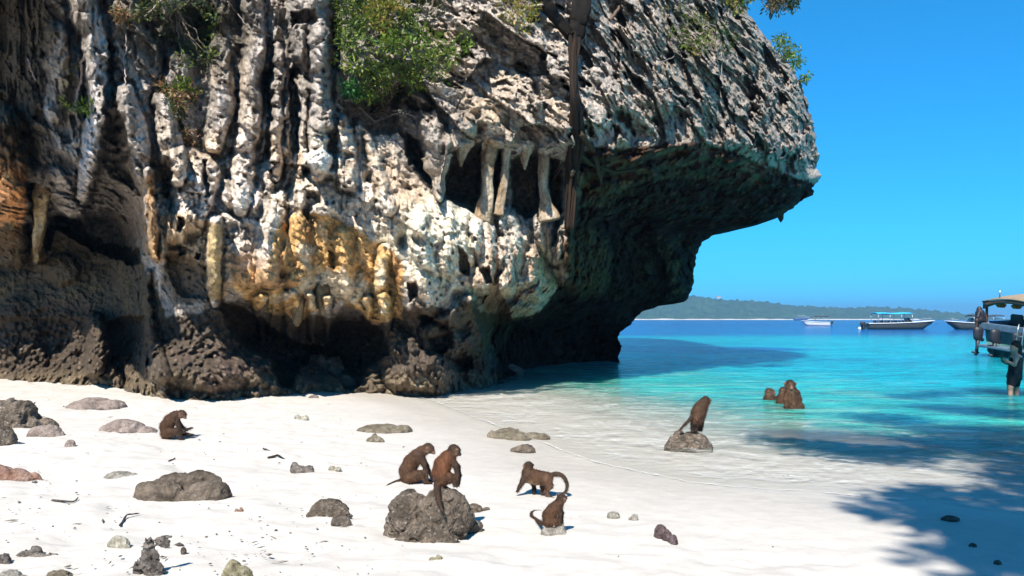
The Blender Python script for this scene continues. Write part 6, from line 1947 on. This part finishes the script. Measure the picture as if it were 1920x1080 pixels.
def bush(label, poly, base, out, nclump, n_each, spread, size, pal, cat='shrub', name='shrub', group='shrubs growing on the cliff', seed=1, stems=10, asp=0.42, pal2=None, ref=None):
    """poly outlines the crown in the photograph, base is where it roots, out how far it stands off the rock"""
    rng = np.random.default_rng(seed)
    poly = np.array(poly, f4)
    pts = []
    lo, hi = poly.min(0), poly.max(0)
    while len(pts) < nclump:
        x, y = rng.uniform(lo[0], hi[0]), rng.uniform(lo[1], hi[1])
        if poly_sd(np.array([x], f4), np.array([y], f4), poly)[0] > 0:
            Yc = (cliff_Y(x, y) if ref is None else ref) - rng.uniform(out[0], out[1])
            pts.append(at(x, y, Yc))
    b = at(base[0], base[1], (cliff_Y(*base) if ref is None else ref) + 0.05)
    root = empty(name, b)
    tag(root, label, cat, group)
    P = np.array([p_ - b for p_ in pts])
    k = nclump if pal2 is None else int(nclump * 0.7)
    V, T, c_ = leaves(P[:k], n_each, spread, size, pal, rng, asp=asp)
    if pal2 is not None:
        V2, T2, c2 = leaves(P[k:], n_each, spread, size, pal2, rng, asp=asp)
        T = np.concatenate([T, T2 + len(V)]); V = np.concatenate([V, V2]); c_ = np.concatenate([c_, c2])
    o = mesh_np('foliage', V, None, T, MAT_LEAF, root, c_, smooth=False); o['kind'] = 'stuff'
    parts = []
    for p_ in P[rng.choice(len(P), min(stems, len(P)), replace=False)]:
        w_ = wander((0, 0, 0), p_, 8, 0.05 * np.linalg.norm(p_), rng)
        parts.append(tube(w_, np.linspace(0.022, 0.006, 8), 5))
    Vs, Qs, Ts = join_geo(parts)
    o = mesh_np('branches', Vs, Qs, Ts, MAT_BARK, root, np.full((len(Vs), 3), (0.15, 0.115, 0.085))); o['kind'] = 'stuff'
    return root


bush('large bright green bush growing out of the middle of the cliff', [(642, 66), (664, 24), (720, -4), (770, 30), (800, 60), (850, 70), (862, 110), (835, 150), (790, 150), (760, 200), (704, 192), (676, 182), (648, 146), (634, 100)],
     (700, 205), (0.15, 1.1), 84, 50, 0.20, 0.095, GREEN, pal2=BRIGHT, seed=3, stems=26)
bush('yellowing bush tip above the large green bush', [(690, -30), (760, -30), (760, 20), (720, 60), (690, 50)], (720, 20), (0.5, 1.1), 30, 40, 0.16, 0.085, YELLOW, seed=4, stems=8)
bush('small green shrub at the top edge left of the large bush', [(615, -30), (690, -30), (680, 40), (640, 60), (618, 30)], (640, 20), (0.1, 0.6), 30, 40, 0.18, 0.08, GREEN, seed=5)
bush('dark green hanging plants at the upper left of the cliff', [(240, -20), (400, -20), (410, 60), (390, 120), (350, 130), (300, 60), (250, 30)], (330, 20), (0.1, 0.7), 44, 30, 0.20, 0.085, DARKG, pal2=GREEN, seed=6, stems=16)
bush('orange and green plant on the left wall beside a pale column', [(288, 150), (340, 150), (376, 175), (370, 195), (320, 200), (292, 180)], (320, 190), (0.1, 0.5), 26, 30, 0.14, 0.08, DRY, pal2=BRIGHT, seed=7, stems=8)
bush('dry russet plants at the top left of the cliff', [(205, 15), (250, 20), (262, 50), (240, 50), (215, 35)], (232, 45), (0.1, 0.4), 14, 26, 0.13, 0.07, DRY, seed=8, stems=5)
bush('tiny bright green fern on the far left wall', [(124, 192), (140, 188), (168, 196), (168, 206), (130, 202)], (145, 202), (0.2, 0.5), 8, 26, 0.09, 0.10, BRIGHT, seed=9, stems=4, asp=0.25)
bush('dry twiggy plant at mid height on the left wall', [(340, 240), (380, 235), (388, 270), (350, 275)], (362, 268), (0.1, 0.4), 12, 26, 0.13, 0.06, DRY, seed=10, stems=8)
bush('small green tuft below the dry twiggy plant', [(316, 185), (345, 190), (342, 230), (318, 222)], (330, 225), (0.05, 0.4), 14, 26, 0.12, 0.06, DARKG, seed=11, stems=5)
bush('yellow-green bush at the top edge left of the dark tree trunk', [(930, -30), (1010, -30), (1004, 30), (975, 62), (945, 40)], (968, 50), (0.1, 0.6), 28, 36, 0.17, 0.08, YELLOW, seed=12, stems=8)
bush('sparse olive shrub on the right of the cliff top', [(1240, 20), (1290, 10), (1340, 40), (1385, 70), (1378, 98), (1320, 102), (1270, 90), (1245, 60)], (1310, 100), (0.05, 0.5), 46, 34, 0.17, 0.075, GREEN, pal2=YELLOW, seed=13, stems=12)
bush('green shrub clinging to the cliff edge against the sky', [(1450, 68), (1472, 72), (1500, 92), (1512, 120), (1505, 130), (1488, 118), (1462, 92)], (1470, 118), (-0.2, 0.6), 22, 34, 0.17, 0.085, BRIGHT, seed=14, stems=12, ref=24.0)
bush('lowest little shrub on the cliff edge against the sky', [(1504, 134), (1516, 140), (1512, 152), (1500, 150)], (1496, 152), (-0.1, 0.3), 6, 26, 0.12, 0.08, BRIGHT, seed=15, stems=4, ref=24.2)
bush('dark leafy bough overhanging the sky at the top right', [(1432, -40), (1500, -40), (1490, 16), (1470, 34), (1445, 30), (1428, 10)], (1395, -30), (-0.3, 0.8), 44, 46, 0.20, 0.09, DARKG, pal2=DRY, seed=16, stems=16, ref=21.0, group='boughs over the cliff top')
bush('yellow-green bough on the cliff top left of the dark bough', [(1352, -30), (1412, -30), (1410, 14), (1385, 22), (1360, 14)], (1370, -10), (0.0, 0.6), 26, 40, 0.17, 0.085, YELLOW, pal2=GREEN, seed=17, stems=8, ref=20.6, group='boughs over the cliff top')
bush('small yellow-green tuft right of the large green bush', [(850, 60), (890, 66), (888, 96), (858, 96)], (866, 92), (0.05, 0.35), 10, 24, 0.13, 0.075, BRIGHT, seed=18, stems=4)
bush('green tuft on the moss ledge below the large bush', [(640, 150), (672, 148), (676, 176), (648, 176)], (660, 175), (0.4, 0.8), 12, 36, 0.13, 0.085, [(0.03, 0.13, 0.03), (0.05, 0.16, 0.035)], seed=19, stems=4)
bush('dark shrub at the top edge right of the large bush', [(770, -20), (850, -20), (846, 30), (800, 36), (776, 20)], (810, 28), (0.0, 0.5), 24, 34, 0.17, 0.075, DARKG, seed=20, stems=6)


# ------------------------------------------------------------------ roots, vines and dead branches on the cliff
def cliff_line(name, label, pts, r0, r1, col, cat, off=0.12, group=None, seed=1, jit=0.012):
    rng = np.random.default_rng(seed)
    A = np.array([on_cliff(x, y, off) for x, y in pts])
    k = np.linspace(0, 1, len(A)); t = np.linspace(0, 1, 7 * len(A))
    P = np.stack([np.interp(t, k, A[:, i]) for i in range(3)], 1)
    P[:, 1] = np.convolve(np.pad(P[:, 1], 4, 'edge'), np.ones(9) / 9, 'valid')
    P += rng.normal(0, jit, P.shape)
    c0 = P[0].copy()
    V, Q, T = tube(P - c0, np.linspace(r0, r1, len(P)), 6)
    o = mesh_np(name, V, Q, T, MAT_BARK, col=np.full((len(V), 3), col))
    o.location = c0
    return tag(o, label, cat, group)


GR = 'roots and vines hanging on the cliff'
PALE_R = (0.34, 0.27, 0.23); GREY_R = (0.26, 0.235, 0.21)
cliff_line('hanging_root', 'long pale root slanting down the far left wall to the fern', [(182, 0), (172, 60), (158, 120), (148, 170), (141, 192)], 0.035, 0.02, PALE_R, 'root', 0.25, GR, 1)
cliff_line('hanging_root', 'grey root hanging straight down through the dark hollow, left of its twin', [(316, -10), (322, 40), (328, 62)], 0.018, 0.012, GREY_R, 'root', 0.25, GR, 2)
cliff_line('hanging_root', 'grey root hanging straight down through the dark hollow, right of its twin', [(330, -10), (338, 60), (344, 150)], 0.018, 0.010, GREY_R, 'root', 0.3, GR, 3)
cliff_line('vine', 'slanting vine across the top of the dark hollow', [(304, 0), (285, 18), (270, 32)], 0.022, 0.012, PALE_R, 'vine', 0.3, GR, 4)
cliff_line('vine', 'thin vine slanting down to the right at the upper left', [(425, 0), (450, 30), (472, 58)], 0.014, 0.008, GREY_R, 'vine', 0.2, GR, 5)
cliff_line('hanging_root', 'thin pale root beside the left pale column', [(235, 60), (236, 120), (233, 170)], 0.014, 0.010, PALE_R, 'root', 0.2, GR, 6)
cliff_line('hanging_root', 'short bleached root tip on the dark far left wall', [(53, 110), (60, 132), (66, 150)], 0.018, 0.012, PALE_R, 'root', 0.15, GR, 7)
cliff_line('dead_branch', 'bare forked branch sagging below the large green bush', [(672, 200), (690, 218), (702, 227), (724, 222), (744, 210), (760, 202)], 0.028, 0.014, GREY_R, 'branch', 0.75, GR, 8)
cliff_line('dead_branch', 'short side twig of the sagging branch', [(738, 208), (760, 213), (778, 218)], 0.016, 0.008, GREY_R, 'branch', 0.75, GR, 9)
cliff_line('dead_branch', 'bare branch slanting up at the top edge right of the trunk', [(1142, 38), (1160, 18), (1180, -6)], 0.04, 0.05, (0.13, 0.10, 0.075), 'branch', 0.35, GR, 10)
cliff_line('dead_branch', 'bare twig slanting over the crag below the top edge', [(1268, -4), (1300, 30), (1340, 52)], 0.018, 0.010, GREY_R, 'branch', 0.3, GR, 11)
cliff_line('vine', 'thin white vine hanging on the right crag', [(1352, 98), (1354, 140), (1356, 168)], 0.014, 0.010, PALE_R, 'vine', 0.2, GR, 12)
cliff_line('vine', 'thin pale vine hanging near the right cliff edge', [(1494, 210), (1496, 250), (1495, 284)], 0.014, 0.010, PALE_R, 'vine', 0.2, GR, 13)
cliff_line('vine', 'thin vine hanging on the white wall in the middle of the cliff', [(676, 280), (677, 340), (678, 420)], 0.012, 0.008, PALE_R, 'vine', 0.18, GR, 14)
cliff_line('dead_branch', 'diagonal branch at the top edge left of the dark trunk', [(868, -4), (890, 10), (912, 26)], 0.022, 0.012, PALE_R, 'branch', 0.3, GR, 15)
cliff_line('vine', 'vine running down over the crag right of the trunk', [(1165, 60), (1190, 90), (1225, 120), (1262, 110)], 0.018, 0.010, GREY_R, 'vine', 0.2, GR, 16)


# ------------------------------------------------------------------ dark fig tree clamped to the cliff
def fig_tree():
    rng = np.random.default_rng(21)
    b = on_cliff(1078, 330, 0.2)
    r = empty('fig_tree', b)
    tag(r, 'dark forked fig tree whose trunk runs down the middle of the crag', 'tree')

    def limb(name, pts, rad, off, col, parent=r, fl=True):
        A = np.array([on_cliff(x, y, o_) - b for (x, y), o_ in zip(pts, off)])
        k = np.linspace(0, 1, len(A)); t = np.linspace(0, 1, 44)
        P = np.stack([np.interp(t, k, A[:, i]) for i in range(3)], 1)
        ker = np.hanning(13); ker /= ker.sum()
        P[:, 1] = np.convolve(np.pad(P[:, 1], 6, 'edge'), ker, 'valid')
        P += np.cumsum(rng.normal(0, 0.006, P.shape), 0)
        R = np.interp(t, k, rad)
        sides = 18
        V, Q, T = tube(P, R, sides)
        ang = np.tile(np.arange(sides), len(P)) * 2 * np.pi / sides
        zz = np.repeat(t, sides)
        flute = 1 + 0.22 * np.sin(ang * 3 + 2 * zz) + 0.12 * np.sin(ang * 7 + 5 * zz + 1)
        ctr = np.repeat(P, sides, 0)
        V[:len(ctr)] = ctr + (V[:len(ctr)] - ctr) * flute[:, None]
        V[:len(ctr)] += (V[:len(ctr)] - ctr) * (0.25 * noise3(np.cos(ang) * 2.5, np.sin(ang) * 2.5, zz * 12, 7))[:, None]
        c_ = np.full((len(V), 3), col, f4)
        c_[:len(ctr)] *= (1 + 0.7 * noise3(np.cos(ang) * 4, np.sin(ang) * 4, zz * 3, 9))[:, None]
        s_ = sst(0.75, 0.98, np.cos(ang - 0.6))[:, None] * sst(0.25, 0.5, zz)[:, None] * sst(1.0, 0.75, zz)[:, None] if name == 'trunk' else 0
        if name == 'trunk': c_[:len(ctr)] = c_[:len(ctr)] * (1 - s_) + s_ * np.array([0.10, 0.050, 0.02])
        return mesh_np(name, V, Q, T, MAT_BARK, parent, c_)
    K = (0.011, 0.0085, 0.0065)
    # the trunk is a rope of grown-together strands
    A = np.array([on_cliff(x, y, o_) - b for x, y, o_ in [(1076, 60, 0.5), (1074, 110, 0.42), (1076, 170, 0.42), (1084, 240, 0.42), (1078, 290, 0.3), (1072, 350, 0.25), (1066, 430, 0.15)]])
    k = np.linspace(0, 1, len(A)); t = np.linspace(0, 1, 60)
    P = np.stack([np.interp(t, k, A[:, i]) for i in range(3)], 1)
    ker = np.hanning(15); ker /= ker.sum()
    for i in (0, 1): P[:, i] = np.convolve(np.pad(P[:, i], 7, 'edge'), ker, 'valid')
    R = np.interp(t, k, [0.15, 0.10, 0.115, 0.15, 0.13, 0.10, 0.04])
    parts, cols = [], []
    for j in range(11):
        ph = j * 2 * np.pi / 11 + 1.3 * np.sin(t * 3 + j) + rng.uniform(-0.2, 0.2)
        rr = R * (0.75 + 0.35 * np.sin(t * 7 + j * 1.9))
        Pj = P + np.stack([rr * np.cos(ph), 0.7 * rr * np.sin(ph), 0 * t], 1) + np.cumsum(rng.normal(0, 0.004, P.shape), 0)
        parts.append(tube(Pj, R * rng.uniform(0.32, 0.55) * (1 + 0.25 * np.sin(t * 23 + j * 3)), 7))
        cols.append(np.full((len(parts[-1][0]), 3), np.array(K) * rng.uniform(0.6, 2.0) if j % 5 else (0.028, 0.016, 0.009)))
    V, Q, T = join_geo(parts)
    mesh_np('trunk', V, Q, T, MAT_BARK, r, np.concatenate(cols))
    limb('limb', [(1078, 70), (1082, 30), (1086, -20), (1092, -80)], [0.15, 0.20, 0.24, 0.24], [0.5, 0.55, 0.6, 0.6], K)
    limb('limb', [(1066, 66), (1044, 36), (1020, 8), (996, -30), (980, -70)], [0.09, 0.12, 0.14, 0.14, 0.13], [0.4, 0.5, 0.6, 0.6, 0.6], K)
    limb('root', [(1076, 300), (1052, 312), (1036, 350), (1026, 385)], [0.06, 0.045, 0.035, 0.02], [0.2, 0.25, 0.3, 0.25], (0.06, 0.045, 0.032))
    limb('root', [(1082, 285), (1110, 305), (1150, 318), (1196, 312)], [0.06, 0.05, 0.04, 0.02], [0.25, 0.2, 0.12, 0.08], (0.05, 0.04, 0.024))
    limb('root', [(1090, 250), (1112, 286), (1120, 330), (1130, 360)], [0.06, 0.05, 0.04, 0.02], [0.3, 0.22, 0.2, 0.1], (0.05, 0.036, 0.022))


fig_tree()


# ------------------------------------------------------------------ the tree that shades the right of the beach, its trunk just outside the frame
def shade_tree():
    rng = np.random.default_rng(33)
    b = Vector((7.6, 0.6, float(sand_z(7.6, 0.6)) - 0.1))
    r = empty('shade_tree', b)
    tag(r, 'broad beach tree beyond the right frame edge that shades sand and shallows', 'tree')
    spots = [(1500, 834), (1540, 842), (1575, 838), (1600, 850), (1640, 842), (1650, 862), (1690, 810), (1690, 848), (1735, 792), (1745, 828), (1750, 852), (1790, 796), (1800, 828), (1800, 850),
             (1845, 802), (1850, 832), (1855, 850), (1895, 806), (1900, 836), (1900, 862), (1925, 890), (1700, 772), (1760, 768), (1830, 766), (1900, 770), (1650, 806),
             (1800, 936), (1850, 940), (1900, 930), (1770, 972), (1820, 984), (1870, 980), (1915, 985), (1850, 1004), (1895, 1024), (1920, 1050), (1885, 1044), (1940, 900), (1950, 830), (1950, 1000)]
    P = []
    for x, y in spots:
        g = ground(x, y)
        for _ in range(2):
            h = rng.uniform(11.0, 14.0)
            c_ = Vector((g.x + rng.normal(0, 0.18), g.y + rng.normal(0, 0.18), g.z)) + sdir * (h / sdir.z)
            q_ = (HORIZON - (c_.z - EYE) / max(c_.y, 0.1) * F, 960 + c_.x / max(c_.y, 0.1) * F)
            if c_.y > 0.5 and q_[0] > -90: continue      # keeps clear of what the photograph shows
            P.append(c_ - b)
    for _ in range(46):
        P.append(Vector((rng.uniform(3, 12), rng.uniform(-3.5, 2.5), rng.uniform(9.0, 12.5))) - b)
    P = np.array(P)
    trunk = wander((0, 0, 0), (-1.0, 0.6, 8.3), 14, 0.05, rng)
    V, Q, T = tube(trunk, np.linspace(0.34, 0.20, 14), 14)
    V = V * (1 + 0.02 * rng.normal(size=V.shape))
    mesh_np('trunk', V, Q, T, MAT_BARK, r, np.full((len(V), 3), (0.20, 0.165, 0.13)))
    forks = []
    for k in range(8):
        a = rng.choice(len(P)); e = P[a] * np.array([0.72, 0.72, 0.96])
        s_ = trunk[rng.integers(8, 14)]
        w_ = wander(s_, e, 10, 0.10, rng)
        V, Q, T = tube(w_, np.linspace(0.13, 0.04, 10), 8)
        mesh_np('limb', V, Q, T, MAT_BARK, r, np.full((len(V), 3), (0.19, 0.155, 0.125)))
        forks.append(w_)
    F_ = np.concatenate(forks)
    tw = []
    for p_ in P:
        j = np.argmin(np.linalg.norm(F_ - p_, axis=1))
        tw.append(tube(wander(F_[j], p_, 6, 0.06, rng), np.linspace(0.03, 0.008, 6), 5))
    V, Q, T = join_geo(tw)
    o = mesh_np('twigs', V, Q, T, MAT_BARK, r, np.full((len(V), 3), (0.17, 0.14, 0.11))); o['kind'] = 'stuff'
    V, T, c_ = leaves(P, 175, 0.52, 0.165, [(0.04, 0.10, 0.018), (0.06, 0.13, 0.02), (0.09, 0.15, 0.03)], rng, asp=0.55)
    o = mesh_np('crown', V, None, T, MAT_LEAF, r, c_, smooth=False); o['kind'] = 'stuff'


shade_tree()


# ------------------------------------------------------------------ foam along the water's edge
def foam_line(label, pts, w, seed, jig=2.0, close=False):
    rng = np.random.default_rng(seed)
    pts = np.array(pts, float)
    n = 421
    k = np.linspace(0, 1, len(pts)); t = np.linspace(0, 1, n)
    ker = np.hanning(31); ker /= ker.sum()
    xs = np.interp(t, k, pts[:, 0]); ys = np.interp(t, k, pts[:, 1])
    xs = np.convolve(np.pad(xs, 15, 'reflect', reflect_type='odd'), ker, 'valid'); ys = np.convolve(np.pad(ys, 15, 'reflect', reflect_type='odd'), ker, 'valid')
    ys = ys + jig * noise3(t * 30, 0, seed, 5) + 0.7 * jig * noise3(t * 90, 0, seed, 6)
    G = np.array([[*(ground(x, y))] for x, y in zip(xs[::3], ys[::3])])
    G = np.stack([np.interp(t, t[::3], G[:, i]) for i in range(3)], 1)
    tg = np.gradient(G, axis=0); tg[:, 2] = 0; tg /= np.linalg.norm(tg, axis=1)[:, None] + 1e-9
    sd = np.stack([-tg[:, 1], tg[:, 0], 0 * t], 1)
    wd = w * np.clip(0.35 + 0.9 * fbm(t * 40, 0, seed, 3, 7) + 0.5 * noise3(t * 140, 0, seed, 8), 0.03, 1.4) * np.minimum(1, np.minimum(t, 1 - t) * 12)
    rows = []
    for f_, hz in ((-1.6, 0.0), (-0.55, 0.006), (0.0, 0.012), (0.5, 0.0)):
        q_ = G + sd * (wd * f_)[:, None]
        z = np.maximum(sand_z(q_[:, 0], q_[:, 1]), 0.004) + 0.006 + hz * np.clip(wd / w, 0, 1) + 0.002 * rng.random(n)
        q_[:, 2] = z
        rows.append(q_)
    o = mesh_np('foam', np.concatenate(rows), grid_quads(4, n), mat=MAT_FOAM, attrs={'froth': np.repeat([0.0, 0.55, 1.0, 0.15], n)})
    tag(o, label, kind='stuff')


MAT_FOAM, nt, p = new_mat('sea_foam')
p.inputs['Base Color'].default_value = (0.66, 0.64, 0.60, 1)
p.inputs['Roughness'].default_value = 0.7
v = objco(nt)
n1 = tex(nt, 'noise', 16.0, v, Detail=5.0, Roughness=0.75)
n2 = tex(nt, 'noise', 2.2, v, Detail=3.0)
bump(nt, n1.outputs[0], p, 0.5, 0.01)
fa = nd(nt, 'ShaderNodeAttribute', attribute_name='froth')
f_ = nmath(nt, 'ADD', nmath(nt, 'MULTIPLY', fa.outputs['Fac'], 0.62), nmath(nt, 'MULTIPLY', n2.outputs[0], 0.45))
f_ = ramp(nt, nmath(nt, 'ADD', nmath(nt, 'SUBTRACT', f_, 0.75), n1.outputs[0]), [(0.40, 0.0), (0.66, 0.9)])
tr = nt.nodes.new('ShaderNodeBsdfTransparent'); mx = nt.nodes.new('ShaderNodeMixShader')
nt.links.new(f_, mx.inputs[0]); nt.links.new(tr.outputs[0], mx.inputs[1]); nt.links.new(p.outputs[0], mx.inputs[2])
nt.links.new(mx.outputs[0], [q_ for q_ in nt.nodes if q_.type == 'OUTPUT_MATERIAL'][0].inputs[0])
foam_line('thin white foam along the outer water edge', [(720, 731), (760, 738), (820, 755), (860, 772), (900, 787), (960, 809), (1030, 836), (1080, 855), (1130, 871), (1200, 886), (1300, 906), (1400, 916), (1500, 921), (1600, 930), (1700, 938), (1800, 948), (1900, 962), (2000, 975)], 0.16, 1)
foam_line('foam line where the wash meets the wet sand', [(760, 735), (820, 745), (880, 752), (950, 752), (1010, 745)], 0.12, 3, 2.0)
foam_line('broken foam line in the right shallows', [(1340, 884), (1420, 893), (1500, 900), (1560, 905)], 0.08, 4, 3.0)


# ------------------------------------------------------------------ sea air
def haze(density):
    m = bpy.data.materials.new('sea_air'); m.use_nodes = True
    nt = m.node_tree; nt.nodes.clear()
    out = nt.nodes.new('ShaderNodeOutputMaterial')
    pv = nt.nodes.new('ShaderNodeVolumePrincipled')
    pv.inputs['Color'].default_value = (0.30, 0.62, 1.0, 1)
    pv.inputs['Density'].default_value = density
    pv.inputs['Anisotropy'].default_value = 0.2
    nt.links.new(pv.outputs[0], out.inputs['Volume'])
    bm = bmesh.new(); bmesh.ops.create_cube(bm, size=1.0)
    bmesh.ops.scale(bm, vec=(11000, 10500, 90), verts=bm.verts)
    bmesh.ops.translate(bm, vec=(0, 0, 90 / 2 - 8), verts=bm.verts)
    o = bm_obj('haze', bm, m)
    tag(o, 'thin blue sea haze in front of the far island', kind='stuff')


haze(0.00034)
